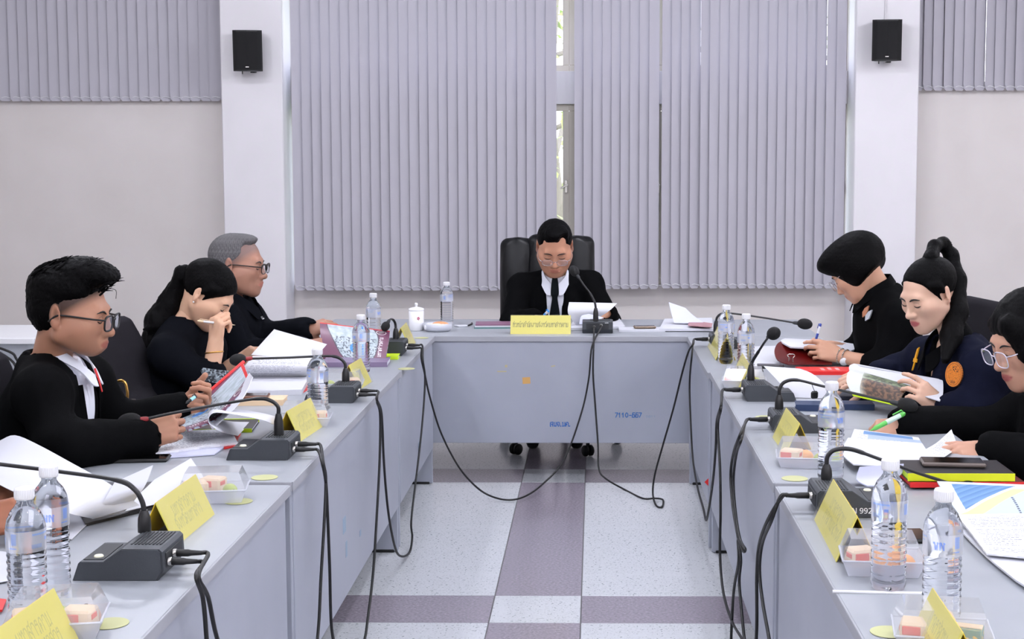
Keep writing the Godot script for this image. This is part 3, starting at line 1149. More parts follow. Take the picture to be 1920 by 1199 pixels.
# the torso, arms and legs; grow > 0 makes the clothes that follow it
func trunk(f: Field, g: Dictionary, grow: float, arms: bool, legs: bool) -> void:
	var b: Basis = g.chest_basis
	var C: Vector3 = g.chest
	var w: float = g.get("wide", 1.0)
	f.egg(C, b, Vector3(0.165 * w, 0.2, 0.112 * w) + Vector3.ONE * grow, 0.05)
	f.egg(C.lerp(g.pelvis, 0.55), b, Vector3(0.15 * w, 0.2, 0.11 * w * g.get("belly", 1.0)) + Vector3.ONE * grow, 0.06)
	f.egg(g.pelvis, b, Vector3(0.17 * w, 0.13, 0.13) + Vector3.ONE * grow, 0.06)
	for s in ["l", "r"]:
		var S: Vector3 = g["shoulder_" + s]
		f.ball(S, 0.05 * w + grow, 0.05)
		f.cap(g.neck - b.y * 0.03, S.lerp(g.neck, 0.15), 0.05 + grow * 0.7, 0.042 * w + grow, 0.05)
		if arms:
			var E: Vector3 = g["elbow_" + s]
			var W: Vector3 = g["wrist_" + s]
			f.cap(S, E, 0.046 * w + grow, 0.037 * w + grow, 0.03)
			f.cap(E, W, 0.037 * w + grow, 0.026 + grow, 0.025)
	if legs:
		var fw: Vector3 = g.forward
		var sd := Vector3.UP.cross(fw)
		for e in [-1, 1]:
			var hip: Vector3 = g.pelvis + sd * (e * 0.09) - Vector3.UP * 0.03
			var knee: Vector3 = hip + fw * g.get("thigh", 0.4) + sd * (e * 0.03)
			knee.y = 0.47
			var ankle: Vector3 = knee + fw * g.get("shin", 0.02)
			ankle.y = 0.09
			f.cap(hip, knee, 0.08 + grow, 0.055 + grow, 0.04)
			f.cap(knee, ankle, 0.052 + grow, 0.036 + grow, 0.03)
			f.cap(ankle - Vector3.UP * 0.045, ankle + fw * 0.14 - Vector3.UP * 0.055, 0.034, 0.028, 0.03)

func skin_mat(c: Color) -> StandardMaterial3D:
	var m := mat(Color.WHITE, 0.5)
	m.vertex_color_use_as_albedo = true
	m.metallic_specular = 0.4
	m.subsurf_scatter_enabled = true
	m.subsurf_scatter_strength = 0.06
	return m

func cloth(c: Color, seed_no: int) -> StandardMaterial3D:
	var m := mat(c, 0.85)
	m.uv1_triplanar = true
	m.uv1_scale = Vector3.ONE * 9.0
	m.normal_enabled = true
	m.normal_texture = bump_tex(0.3, 2.0, seed_no, 128)
	m.normal_scale = 0.25
	m.metallic_specular = 0.15
	return m

func hair_mat(c: Color, rough: float = 0.55) -> StandardMaterial3D:
	var m := mat(c, rough)
	m.metallic_specular = 0.16
	m.uv1_triplanar = true
	m.uv1_scale = Vector3(60, 5, 60)
	m.normal_enabled = true
	m.normal_texture = bump_tex(0.05, 6.0, 31, 256)
	m.normal_scale = 0.8
	return m

func fold_noise(seed_no: int) -> FastNoiseLite:
	var n := FastNoiseLite.new()
	n.seed = seed_no
	n.frequency = 1.0
	n.fractal_octaves = 2
	return n

# g: joints, hands and looks. Gives back the person with its head frame in g.head
func person(label: String, g: Dictionary) -> MeshInstance3D:
	var h: Head = g.head
	var skin: Color = g.skin.srgb_to_linear()
	var lip: Color = g.get("lip", g.skin.lerp(Color(0.60, 0.25, 0.25), 0.32)).srgb_to_linear()
	var scalp: float = g.get("scalp", 0.0)
	var inv: Transform3D = h.t.affine_inverse()
	var paint_head := func(p: Vector3) -> Color:
		var q: Vector3 = inv * p / h.s
		var k := skin
		var l := (Vector2(q.x / 0.024, (q.y + 0.069) / 0.0115)).length()
		if q.z > 0.08 and l < 1.15:
			k = k.lerp(lip, clampf((1.15 - l) / 0.3, 0.0, 1.0))
		var ear := clampf((absf(q.x) - 0.076) / 0.008, 0.0, 1.0)
		k = k.lerp(lip, 0.12 * ear)
		if scalp > 0.0:
			# cropped hair showing on the sides
			var up := clampf((q.y - 0.8 * q.z + 0.012) / 0.03, 0.0, 1.0) * (1.0 - ear)
			k = k.lerp(g.scalp_colour.srgb_to_linear(), up * scalp)
		return k
	var flat := func(_p: Vector3) -> Color: return skin
	var list := []
	var fb := Field.new()
	trunk(fb, g, 0.0, true, true)
	fb.cap(g.neck - g.chest_basis.y * 0.03, h.p(0, -0.05, -0.03), 0.045, 0.04, 0.03)
	list.append([fb, 0.016, flat])
	var fh := Field.new()
	skull(fh, h, g)
	fh.cap(g.neck - g.chest_basis.y * 0.03, h.p(0, -0.045, -0.03), 0.054 * g.get("neck_w", 1.0), 0.05 * g.get("neck_w", 1.0) * h.s, 0.025)
	list.append([fh, g.get("cell", 0.0042), paint_head])
	g.tips = {}
	for s in ["l", "r"]:
		if not g.has("hand_" + s): continue
		var a: Array = g["hand_" + s]
		var ff := Field.new()
		var W: Vector3 = g["wrist_" + s]
		var E: Vector3 = g["elbow_" + s]
		ff.cap(W.lerp(E, 0.6 if g.get("bare", false) else 0.3), W, 0.034 if g.get("bare", false) else 0.03, 0.025, 0.02)
		g.tips[s] = hand(ff, W, a[0], a[1], s == "r", a[2], a[3] if a.size() > 3 else [0.75, 0.6, -0.3, 0.5], g.get("hand_size", 1.05))
		list.append([ff, 0.0039, flat])
	var o := part_later("person", list, skin_mat(g.skin))
	tag(o, label, "person", "people at the meeting table")
	var c: Vector3 = g.pelvis
	# eyebrows, lash lines and the lid folds follow the face's surface
	var brow := mat(g.get("brow", Color(0.08, 0.06, 0.055)), 0.7)
	var hb := h.t.basis
	var seat := func(x: float, y: float, lift: float) -> Vector3:
		return fh.meet(h.p(x, y, 0.15), -hb.z) + hb.z * lift
	var bt: float = g.get("brow_t", 1.0)
	for e in [-1, 1]:
		var st := tool()
		tube(st, PackedVector3Array([seat.call(e * 0.012, 0.014, 0.0), seat.call(e * 0.018, 0.0175, 0.0004), seat.call(e * 0.026, 0.0205, 0.0006), seat.call(e * 0.034, 0.022, 0.0006), seat.call(e * 0.042, 0.021, 0.0004), seat.call(e * 0.05, 0.0165, 0.0)]), [0.0016 * bt, 0.0026 * bt, 0.0031 * bt, 0.003 * bt, 0.0024 * bt, 0.001 * bt], 6)
		part("eyebrow", fin(st), brow, o)
		var lash := tool()
		tube(lash, PackedVector3Array([seat.call(e * 0.018, -0.0055, 0.0), seat.call(e * 0.024, -0.0082, 0.0003), seat.call(e * 0.031, -0.0092, 0.0004), seat.call(e * 0.038, -0.0088, 0.0004), seat.call(e * 0.044, -0.0065, 0.0004), seat.call(e * 0.049, -0.0045, 0.0003)]), [0.0008, 0.0015, 0.0019, 0.0019, 0.0017, 0.0008], 6)
		part("eyelashes", fin(lash), brow, o)
		var fold := tool()
		tube(fold, PackedVector3Array([seat.call(e * 0.019, 0.0045, -0.0002), seat.call(e * 0.027, 0.0072, -0.0002), seat.call(e * 0.037, 0.0072, -0.0002), seat.call(e * 0.046, 0.003, -0.0002)]), [0.0004, 0.0008, 0.0008, 0.0004], 5)
		part("eyelid_fold", fin(fold), mat(g.skin * 0.62, 0.6), o)
	return o

func outfit(o: Node3D, g: Dictionary, name_: String, m: Material, grow: float, cut: Callable, sleeve := 1.0, seed_no := 3, cell := 0.0125, torso_only := false) -> MeshInstance3D:
	var f := Field.new()
	var gg := g.duplicate()
	for s in ["l", "r"]:
		gg["wrist_" + s] = g["elbow_" + s].lerp(g["wrist_" + s], sleeve)
	trunk(f, gg, grow, not torso_only, false)
	if not torso_only:
		for s in ["l", "r"]:
			var E: Vector3 = g["elbow_" + s]
			var W: Vector3 = gg["wrist_" + s]
			f.cap(E, W, 0.042 * g.get("wide", 1.0) + grow, 0.033 + grow * 0.9, 0.025)
			# an open sleeve end
			var ax := (W - E).normalized()
			f.cap(W + ax * 0.012, W + ax * 0.1, 0.027, 0.027, 0.004, 1)
	if cut.is_valid():
		cut.call(f, g)
	g["field_" + name_] = f
	f.rough_noise = fold_noise(seed_no)
	f.rough_amp = g.get("folds", 0.006)
	f.rough_scale = Vector3(9, 6, 9)
	return field_part(name_, f, cell, m, o)

func trousers(o: Node3D, g: Dictionary, m: Material) -> void:
	var f := Field.new()
	var fw: Vector3 = g.forward
	var sd := Vector3.UP.cross(fw)
	f.egg(g.pelvis, g.chest_basis, Vector3(0.185, 0.13, 0.145), 0.05)
	var shoes := Field.new()
	for e in [-1, 1]:
		var hip: Vector3 = g.pelvis + sd * (e * 0.09) - Vector3.UP * 0.03
		var knee: Vector3 = hip + fw * g.get("thigh", 0.4) + sd * (e * 0.03)
		knee.y = 0.47
		var ankle: Vector3 = knee + fw * g.get("shin", 0.02)
		ankle.y = 0.09
		f.cap(hip, knee, 0.092, 0.068, 0.04)
		f.cap(knee, ankle + Vector3.UP * 0.02, 0.066, 0.052, 0.03)
		shoes.cap(ankle - Vector3.UP * 0.035, ankle + fw * 0.17 - Vector3.UP * 0.05, 0.045, 0.036, 0.03)
		shoes.side(Vector3.DOWN, Vector3(0, 0.004, 0), 0.003, 2)
	field_part("trousers", f, 0.02, m, o)
	field_part("shoes", shoes, 0.014, M.black, o)

# a turned-down collar: two leaves that meet at the nape
func collar(o: Node3D, g: Dictionary, m: Material, wide := 1.0, drop := 0.0) -> void:
	var b: Basis = g.chest_basis
	var n: Vector3 = g.chest
	for e in [-1, 1]:
		var ea := []
		var eb := []
		for q in [[0.0, 0.262, -0.062, 0.0, 0.225, -0.078], [0.05, 0.258, -0.035, 0.068, 0.215, -0.045], [0.064, 0.245, 0.015, 0.084, 0.2, 0.02], [0.05, 0.222, 0.062, 0.07, 0.18, 0.078], [0.022, 0.2, 0.092, 0.047, 0.147, 0.115], [0.006, 0.188, 0.105, 0.024, 0.142, 0.127]]:
			ea.append(n + b.x * (e * q[0] * wide) + b.y * q[1] + b.z * q[2])
			eb.append(n + b.x * (e * q[3] * wide) + b.y * (q[4] - drop) + b.z * q[5])
		var st := tool()
		sheet(st, ea, eb, 0.004, 4, 3)
		part("collar", fin(st), m, o)

func glasses(o: Node3D, h: Head, m: Material, w: float, hgt: float, thick: float, rim_top := 1.0, lens_alpha := 0.1, y := -0.004, z := 0.109) -> void:
	var root := Node3D.new()
	root.name = "glasses"
	o.add_child(root)
	var lens := mat(Color(0.9, 0.92, 1.0, lens_alpha), 0.02)
	lens.transparency = BaseMaterial3D.TRANSPARENCY_ALPHA
	for e in [-1, 1]:
		var loop := PackedVector3Array()
		var rad := []
		for k in 24:
			var a := TAU * k / 24.0
			var cx: float = signf(cos(a)) * pow(absf(cos(a)), 0.6) * w
			var cy: float = signf(sin(a)) * pow(absf(sin(a)), 0.6) * hgt
			loop.append(h.p(e * (0.0345 + cx * 1.0), y + cy, z - 0.12 * maxf(0.0, cx)))
			rad.append(thick * (rim_top if cy > 0.0 else 1.0))
		var st := tool()
		tube(st, loop, rad, 6, true)
		part("rim", fin(st), m, root)
		var ls := tool()
		var mid := h.p(e * 0.0345, y, z - 0.001)
		for k in 24:
			tri(ls, mid, loop[k], loop[(k + 1) % 24], h.t.basis.z)
		part("lens", fin(ls), lens, root)
		var tm := tool()
		tube(tm, smooth_line([h.p(e * (0.0345 + w), y + hgt * 0.5, z - 0.12 * w), h.p(e * 0.075, y + hgt * 0.55, z - 0.03), h.p(e * 0.081, 0.006, 0.01), h.p(e * 0.082, 0.002, -0.012), h.p(e * 0.08, -0.015, -0.03)], 4), thick * maxf(1.0, rim_top * 0.8), 6)
		part("temple", fin(tm), m, root)
	var br := tool()
	tube(br, smooth_line([h.p(-0.0345 + w, y + hgt * 0.3, z), h.p(0, y + hgt * 0.5, z + 0.004), h.p(0.0345 - w, y + hgt * 0.3, z)], 4), thick, 6)
	part("bridge", fin(br), m, root)

# the point of a garment that a line from the eye through a pixel meets, and the outward normal there
func on_cloth(g: Dictionary, name_: String, px: float, py: float, d: float) -> Transform3D:
	var f: Field = g["field_" + name_]
	var dir := ray(px, py).normalized()
	var p := f.meet(at(px, py, d - 0.35), dir)
	if absf(f.value(p)) > 0.004:
		p = at(px, py, d)
	var e := 0.004
	var n := Vector3(f.value(p + Vector3(e, 0, 0)) - f.value(p - Vector3(e, 0, 0)), f.value(p + Vector3(0, e, 0)) - f.value(p - Vector3(0, e, 0)), f.value(p + Vector3(0, 0, e)) - f.value(p - Vector3(0, 0, e))).normalized()
	var x := Vector3.UP.cross(n).normalized()
	return Transform3D(Basis(x, n.cross(x), n), p + n * 0.009)

func frame_of(neck: Vector3, pelvis: Vector3, sl: Vector3, sr: Vector3) -> Basis:
	var y := (neck - pelvis).normalized()
	var x := (sl - sr)
	x = (x - y * x.dot(y)).normalized()
	return Basis(x, y, x.cross(y))

func setup(g: Dictionary) -> Dictionary:
	g.chest_basis = frame_of(g.neck, g.pelvis, g.shoulder_l, g.shoulder_r)
	g.chest = g.neck - g.chest_basis.y * 0.2 + g.chest_basis.z * 0.025
	var fw: Vector3 = g.chest_basis.z
	fw.y = 0
	g.forward = fw.normalized()
	return g

# hair that sweeps down in front of the ears
func temples(f: Field, h: Head) -> void:
	for e in [-1, 1]:
		f.cap(h.p(e * 0.0675, 0.05, 0.036), h.p(e * 0.0725, -0.012, 0.012), 0.012 * h.s, 0.0035 * h.s, 0.012)
		f.cap(h.p(e * 0.071, 0.045, 0.015), h.p(e * 0.076, 0.012, -0.004), 0.014 * h.s, 0.007 * h.s, 0.012)

var who := {}

func vee(half: float, low: float) -> Callable:
	return func(f: Field, g: Dictionary) -> void:
		var t := Transform3D(g.chest_basis, g.chest + g.chest_basis.z * 0.16)
		f.wedge(t, [Vector2(-half, 0.3), Vector2(half, 0.3), Vector2(half * 0.25, low), Vector2(-half * 0.25, low)], 0.155, 0.0, 0.006, 1)
		f.cap(g.neck - g.chest_basis.y * 0.04, g.neck + g.chest_basis.y * 0.12 + g.chest_basis.z * 0.03, 0.066, 0.075, 0.008, 1)

func round_neck(r: float) -> Callable:
	return func(f: Field, g: Dictionary) -> void:
		f.cap(g.neck + g.chest_basis.y * 0.01, g.neck + g.chest_basis.y * 0.13 + g.chest_basis.z * 0.02, r, r * 1.25, 0.008, 1)

func cuff(o: Node3D, g: Dictionary, s: String, m: Material, r: float = 0.037, reach: float = 0.022) -> void:
	var E: Vector3 = g["elbow_" + s]
	var W: Vector3 = g["wrist_" + s]
	var d := (W - E).normalized()
	var st := tool()
	tube(st, PackedVector3Array([W - d * 0.03, W + d * reach * 0.6, W + d * reach]), [r, r, r * 0.96], 16)
	part("cuff", fin(st), m, o)

func lapels(o: Node3D, g: Dictionary, m: Material, half: float, low: float) -> void:
	# two leaves that lie along the jacket opening
	var b: Basis = g.chest_basis
	var C: Vector3 = g.chest
	for e in [-1, 1]:
		var ea := []
		var eb := []
		for k in 7:
			var t := k / 6.0
			var y := lerpf(0.168, low - 0.01, t)
			var zf := lerpf(0.098, 0.152, minf(1.0, t * 1.9))
			var wd := 0.05 * sin(PI * clampf(0.08 + t * 0.92, 0.0, 1.0)) + 0.003
			var xi := lerpf(half * 0.95, half * 0.2, t)
			ea.append(C + b.x * (e * xi) + b.y * y + b.z * zf)
			eb.append(C + b.x * (e * (xi + wd)) + b.y * (y - 0.012) + b.z * (zf - 0.012 - 0.02 * (1.0 - t)))
		var st := tool()
		sheet(st, ea, eb, 0.004, 4, 3)
		part("lapel", fin(st), m, o)

func people() -> void:
	var black_cloth := cloth(Color(0.028, 0.029, 0.034), 41)
	var blue_black := cloth(Color(0.04, 0.046, 0.066), 42)
	var navy := cloth(Color(0.055, 0.065, 0.125), 43)
	var white_cloth := cloth(Color(0.88, 0.89, 0.93), 44)
	var black_hair := hair_mat(Color(0.022, 0.02, 0.023))
	var silver := mat(Color(0.75, 0.75, 0.78), 0.25, 1.0)
	head_man(black_cloth, white_cloth, black_hair, silver)
	reading_man(black_cloth, white_cloth, black_hair)
	thinking_woman(blue_black, black_hair)
	grey_man(blue_black)
	bob_woman(black_cloth, black_hair, silver)
	ponytail_woman(navy, black_cloth, black_hair)
	pen_woman(black_cloth, black_hair)
	edge_person(black_cloth, black_hair)

func head_man(suit: Material, white: Material, hairm: Material, silver: Material) -> void:
	var h := Head.new(at(1040, 463, 7.66), Vector3(0.03, -0.50, 0.86), 0.0, 1.15)
	var g := setup({
		"head": h, "skin": Color(0.72, 0.52, 0.42), "jaw": 1.1, "cheek": 1.06, "wide": 1.08, "belly": 1.15,
		"neck": at(1041, 517, 7.84), "pelvis": at(1041, 670, 7.98), "shoulder_r": at(978, 541, 7.84), "shoulder_l": at(1106, 536, 7.84), "thigh": 0.26, "shin": -0.2,
		"elbow_r": at(962, 606, 7.66), "elbow_l": at(1140, 606, 7.74), "wrist_r": at(1000, 600, 7.5), "wrist_l": at(1138, 590, 7.52),
		"hand_r": [Vector3(0.8, -0.1, 0.5), Vector3(0, 0.8, 0.6), [0.5, 0.6, 0.7, 0.8], [0.6, 0.8, -0.5, 0.4]],
		"hand_l": [Vector3(-0.75, 0.0, 0.55), Vector3(0.3, 0.6, 0.7), [0.5, 0.55, 0.6, 0.65], [0.5, 0.9, -0.5, 0.3]],
		"brow": Color(0.07, 0.05, 0.05)})
	var o := person("man in a black suit and tie seated at the head table, looking down at papers", g)
	who.head_man = g
	var f := Field.new()
	var b := h.t.basis
	f.egg(h.p(0, 0.04, -0.018), b, h.r(0.0815, 0.081, 0.104), 0.02)
	f.egg(h.p(0.012, 0.1, 0.04), b, h.r(0.05, 0.024, 0.045), 0.03)
	f.side(b * Vector3(0, -0.7, 0.71), h.p(0, 0.07, 0.072), 0.006, 2)
	f.egg(h.p(0.05, 0.08, 0.088), b, h.r(0.034, 0.038, 0.042), 0.008, 1)
	f.egg(h.p(-0.06, 0.066, 0.08), b, h.r(0.024, 0.026, 0.034), 0.008, 1)
	f.egg(h.p(0, 0.024, -0.03), b, h.r(0.0775, 0.085, 0.082), 0.008)
	for e in [-1, 1]:
		f.egg(h.p(e * 0.085, -0.01, 0.0), b, h.r(0.03, 0.036, 0.04), 0.006, 1)
	f.rough_noise = fold_noise(5); f.rough_amp = 0.0025; f.rough_scale = Vector3(70, 70, 70)
	field_part("hair", f, 0.005, hairm, o)
	outfit(o, g, "suit_jacket", suit, 0.024, vee(0.062, -0.19), 1.0, 11)
	lapels(o, g, suit, 0.062, -0.19)
	outfit(o, g, "shirt", white, 0.012, round_neck(0.06), 1.0, 12, 0.012, true)
	collar(o, g, white)
	# tie
	var c: Vector3 = g.chest
	var bb: Basis = g.chest_basis
	var st := tool()
	var ea := []
	var eb := []
	for r in [[0.25, 0.012, 0.07], [0.225, 0.015, 0.088], [0.2, 0.019, 0.104], [0.155, 0.022, 0.128], [0.13, 0.015, 0.134], [0.05, 0.026, 0.142], [-0.08, 0.038, 0.152], [-0.2, 0.042, 0.15]]:
		ea.append(c + bb.x * r[1] + bb.y * r[0] + bb.z * r[2])
		eb.append(c - bb.x * r[1] + bb.y * r[0] + bb.z * r[2])
	sheet(st, ea, eb, 0.012, 4, 4)
	part("tie", fin(st), cloth(Color(0.07, 0.085, 0.095), 45), o)
	glasses(o, h, silver, 0.024, 0.014, 0.0013, 0.8, 0.07, -0.016, 0.112)
	trousers(o, g, suit)

func reading_man(suit: Material, white: Material, hairm: Material) -> void:
	var h := Head.new(at(133, 590, 4.0), Vector3(0.985, -0.12, -0.02), 0.0, 1.05)
	var g := setup({
		"head": h, "skin": Color(0.67, 0.485, 0.39), "lip": Color(0.57, 0.34, 0.29), "jaw": 1.1, "cheek": 1.1, "chin": 0.018,
		"scalp": 0.88, "scalp_colour": Color(0.09, 0.08, 0.08), "cell": 0.0038,
		"neck": at(96, 675, 4.04), "pelvis": at(28, 985, 4.04), "shoulder_r": at(78, 745, 3.86), "shoulder_l": at(160, 712, 4.22),
		"elbow_r": at(112, 838, 3.78), "elbow_l": at(225, 800, 4.28), "wrist_r": at(266, 824, 3.96), "wrist_l": at(336, 772, 4.28),
		"hand_r": [Vector3(0.85, 0.3, -0.4), Vector3(0.15, 0.25, 0.95), [0.9, 1.0, 1.0, 1.0], [0.4, 0.9, -0.7, 0.25]],
		"hand_l": [Vector3(0.92, 0.3, 0.15), Vector3(-0.2, -0.6, -0.6), [0.95, 1.0, 1.05, 1.1], [0.45, 0.85, -0.35, 0.05]],
		"brow": Color(0.09, 0.07, 0.06)})
	var o := person("man in a black suit and dark framed glasses reading a magazine held in both hands", g)
	who.reading_man = g
	var b := h.t.basis
	var f := Field.new()
	f.egg(h.p(0, 0.072, -0.02), b, h.r(0.0835, 0.068, 0.1), 0.03)
	f.egg(h.p(0, 0.115, 0.03), b, h.r(0.07, 0.045, 0.065), 0.03)
	f.egg(h.p(0.0, 0.112, 0.08), b, h.r(0.058, 0.03, 0.04), 0.025)
	f.egg(h.p(0, 0.02, -0.062), b, h.r(0.068, 0.075, 0.05), 0.03)
	f.side(b * Vector3(0, -0.86, 0.5), h.p(0, 0.088, 0.085), 0.012, 2)
	f.side(b * Vector3(0, -0.8, 0.6), h.p(0, -0.055, -0.07), 0.012, 2)
	for e in [-1, 1]:
		f.egg(h.p(e * 0.09, 0.0, 0.01), b, h.r(0.034, 0.05, 0.06), 0.01, 1)
	f.egg(h.p(0, 0.022, -0.03), b, h.r(0.0775, 0.092, 0.084), 0.012)
	f.egg(h.p(0, 0.075, 0.012), b, h.r(0.078, 0.048, 0.058), 0.012)
	f.rough_noise = fold_noise(6); f.rough_amp = 0.004; f.rough_scale = Vector3(130, 90, 130)
	var hairo := field_part("hair", f, 0.0045, hairm, o)
	# a few loose tufts over the forehead and the crown
	var rng := RandomNumberGenerator.new()
	rng.seed = 9
	var st := tool()
	for k in 170:
		var x := rng.randf_range(-0.065, 0.065)
		var z := rng.randf_range(-0.09, 0.105)
		var y := 0.15 - 0.9 * maxf(0.0, z - 0.05) - (3.6 if z < 0.0 else 0.3) * z * z - 6.0 * x * x
		tube(st, smooth_line([h.p(x, y - 0.012, z - 0.012), h.p(x * 1.05, y + 0.003, z + 0.002), h.p(x * 1.1, y + rng.randf_range(0.004, 0.012), z + rng.randf_range(0.01, 0.026))], 2), [0.003, 0.0026, 0.002, 0.0014, 0.0005], 5)
	tube(st, smooth_line([h.p(-0.03, 0.085, 0.105), h.p(-0.03, 0.082, 0.122), h.p(-0.03, 0.06, 0.124)], 4), 0.0008, 4)
	part_w("hair_tufts", fin(st), hairm, hairo)
	outfit(o, g, "suit_jacket", suit, 0.024, vee(0.075, -0.16), 1.0, 21)
	lapels(o, g, suit, 0.075, -0.16)
	outfit(o, g, "shirt", white, 0.013, round_neck(0.062), 1.0, 22, 0.012, true)
	collar(o, g, white, 0.82, -0.02)
	# red and navy ribbon under the collar
	var c: Vector3 = g.chest
	var bb: Basis = g.chest_basis
	part("neck_ribbon", sheet_st([c + bb.y * 0.205 + bb.z * 0.098 + bb.x * 0.012, c + bb.y * 0.175 + bb.z * 0.118 + bb.x * 0.008, c + bb.y * 0.145 + bb.z * 0.134 + bb.x * 0.005], [c + bb.y * 0.205 + bb.z * 0.1 - bb.x * 0.006, c + bb.y * 0.175 + bb.z * 0.12 - bb.x * 0.006, c + bb.y * 0.145 + bb.z * 0.135 - bb.x * 0.003], 0.002), M.red, o)
	cuff(o, g, "r", white, 0.041, 0.03)
	var band := tool()
	var wr: Vector3 = g.wrist_r
	var el: Vector3 = g.elbow_r
	var d := (wr - el).normalized()
	tube(band, PackedVector3Array([wr + d * 0.036, wr + d * 0.046]), 0.032, 14)
	part("wristband", fin(band), M.black, o)
	glasses(o, h, M.black, 0.0275, 0.02, 0.0029, 1.0, 0.08, -0.007, 0.114)
	trousers(o, g, suit)

func thinking_woman(top: Material, hairm: Material) -> void:
	var h := Head.new(at(389, 552, 5.35), Vector3(0.80, -0.6, 0.05), 0.0, 0.98)
	var g := setup({
		"head": h, "skin": Color(0.83, 0.66, 0.55), "wide": 0.95, "ear": 0.85, "neck_w": 0.85, "bare": true, "hand_size": 1.0,
		"neck": at(347, 601, 5.38), "pelvis": at(290, 815, 5.4), "shoulder_r": at(316, 668, 5.2), "shoulder_l": at(390, 655, 5.54),
		"elbow_r": at(392, 722, 5.2), "elbow_l": at(400, 720, 5.55), "wrist_r": at(404, 647, 5.22), "wrist_l": at(441, 682, 5.5),
		"hand_r": [Vector3(0.12, 1.0, 0.02), Vector3(-0.55, 0.25, 0.75), [[1.1, 1.4, 0.7], [1.15, 1.5, 0.7], [1.2, 1.5, 0.7], [1.2, 1.5, 0.7]], [-0.1, 1.0, -0.35, 0.3]],
		"hand_l": [Vector3(0.8, 0.45, 0.1), Vector3(-0.3, 0.5, 0.7), [0.6, 0.7, 0.8, 0.9], [0.4, 0.9, -0.5, 0.3]],
		"brow": Color(0.12, 0.09, 0.08)})
	var o := person("woman with a low ponytail in a dark blouse resting her mouth on her fist", g)
	who.thinking_woman = g
	var b := h.t.basis
	var f := Field.new()
	f.egg(h.p(0, 0.04, -0.016), b, h.r(0.083, 0.092, 0.108), 0.02)
	f.side(b * Vector3(0, -0.72, 0.7), h.p(0, 0.06, 0.083), 0.008, 2)
	for e in [-1, 1]:
		f.egg(h.p(e * 0.082, -0.012, -0.004), b, h.r(0.024, 0.036, 0.03), 0.008, 1)
	temples(f, h)
	f.rough_noise = fold_noise(7); f.rough_amp = 0.0015; f.rough_scale = Vector3(60, 60, 60)
	var hairo := field_part("hair", f, 0.005, hairm, o)
	var pt := Field.new()
	var r0 := h.p(0, 0.005, -0.115)
	pt.cap(h.p(0, 0.01, -0.1), r0, 0.026, 0.03, 0.02)
	var path := [r0, at(318, 572, 5.36), at(298, 602, 5.34), at(287, 640, 5.33), at(284, 672, 5.33), at(276, 668, 5.3)]
	var rad := [0.034, 0.042, 0.046, 0.036, 0.022, 0.01]
	for k in path.size() - 1:
		pt.cap(path[k], path[k + 1], rad[k], rad[k + 1], 0.03)
	pt.cap(at(294, 612, 5.3), at(264, 620, 5.28), 0.014, 0.003, 0.02)
	pt.rough_noise = fold_noise(8); pt.rough_amp = 0.006; pt.rough_scale = Vector3(40, 12, 40)
	field_part("ponytail", pt, 0.006, hairm, hairo)
	var tie := tool()
	tube(tie, smooth_line([h.p(0.026, 0.012, -0.118), h.p(0, 0.038, -0.112), h.p(-0.026, 0.012, -0.118), h.p(0, -0.018, -0.122), h.p(0.026, 0.012, -0.118)], 5), 0.01, 7)
	part_w("scrunchie", fin(tie), M.black, hairo)
	outfit(o, g, "blouse", top, 0.022, round_neck(0.058), 0.30, 31)
	# flowered band at the sleeve end
	var bandm := mat(Color.WHITE, 0.85)
	bandm.albedo_texture = noise_tex(0.045, [[0.0, Color(0.08, 0.09, 0.11)], [0.5, Color(0.1, 0.11, 0.14)], [0.56, Color(0.62, 0.67, 0.70)], [1.0, Color(0.7, 0.74, 0.76)]], 51, 256, 2, FastNoiseLite.TYPE_CELLULAR)
	bandm.uv1_scale = Vector3(2, 1, 1)
	var E: Vector3 = g.elbow_r
	var W: Vector3 = E.lerp(g.wrist_r, 0.33)
	var bt := tool()
	var dd := (W - E).normalized()
	tube(bt, PackedVector3Array([E - dd * 0.02, E + dd * 0.02, W, W + dd * 0.012]), [0.055, 0.07, 0.066, 0.06], 18)
	bandm.uv1_triplanar = true
	bandm.uv1_scale = Vector3.ONE * 7.0
	part("sleeve_band", fin(bt), bandm, o)
	# bracelet and ear stud
	var wr: Vector3 = g.wrist_r
	var dn := (wr - E).normalized()
	var sx := dn.cross(Vector3.BACK).normalized()
	var sz := sx.cross(dn)
	var loop := PackedVector3Array()
	for k in 20:
		var a := TAU * k / 20
		loop.append(wr - dn * 0.028 + (sx * cos(a) + sz * sin(a)) * 0.031 + dn * 0.008 * cos(a))
	var bl := tool()
	tube(bl, loop, 0.0028, 6, true)
	part("bracelet", fin(bl), M.gold, o)
	var es := tool()
	lathe(es, [Vector2(0, -0.004), Vector2(0.004, 0), Vector2(0, 0.004)], 8, Transform3D(Basis(), h.p(-0.082, -0.034, -0.008)))
	part("ear_stud", fin(es), M.white_plastic, o)
	trousers(o, g, M.dark_cloth if M.has("dark_cloth") else top)

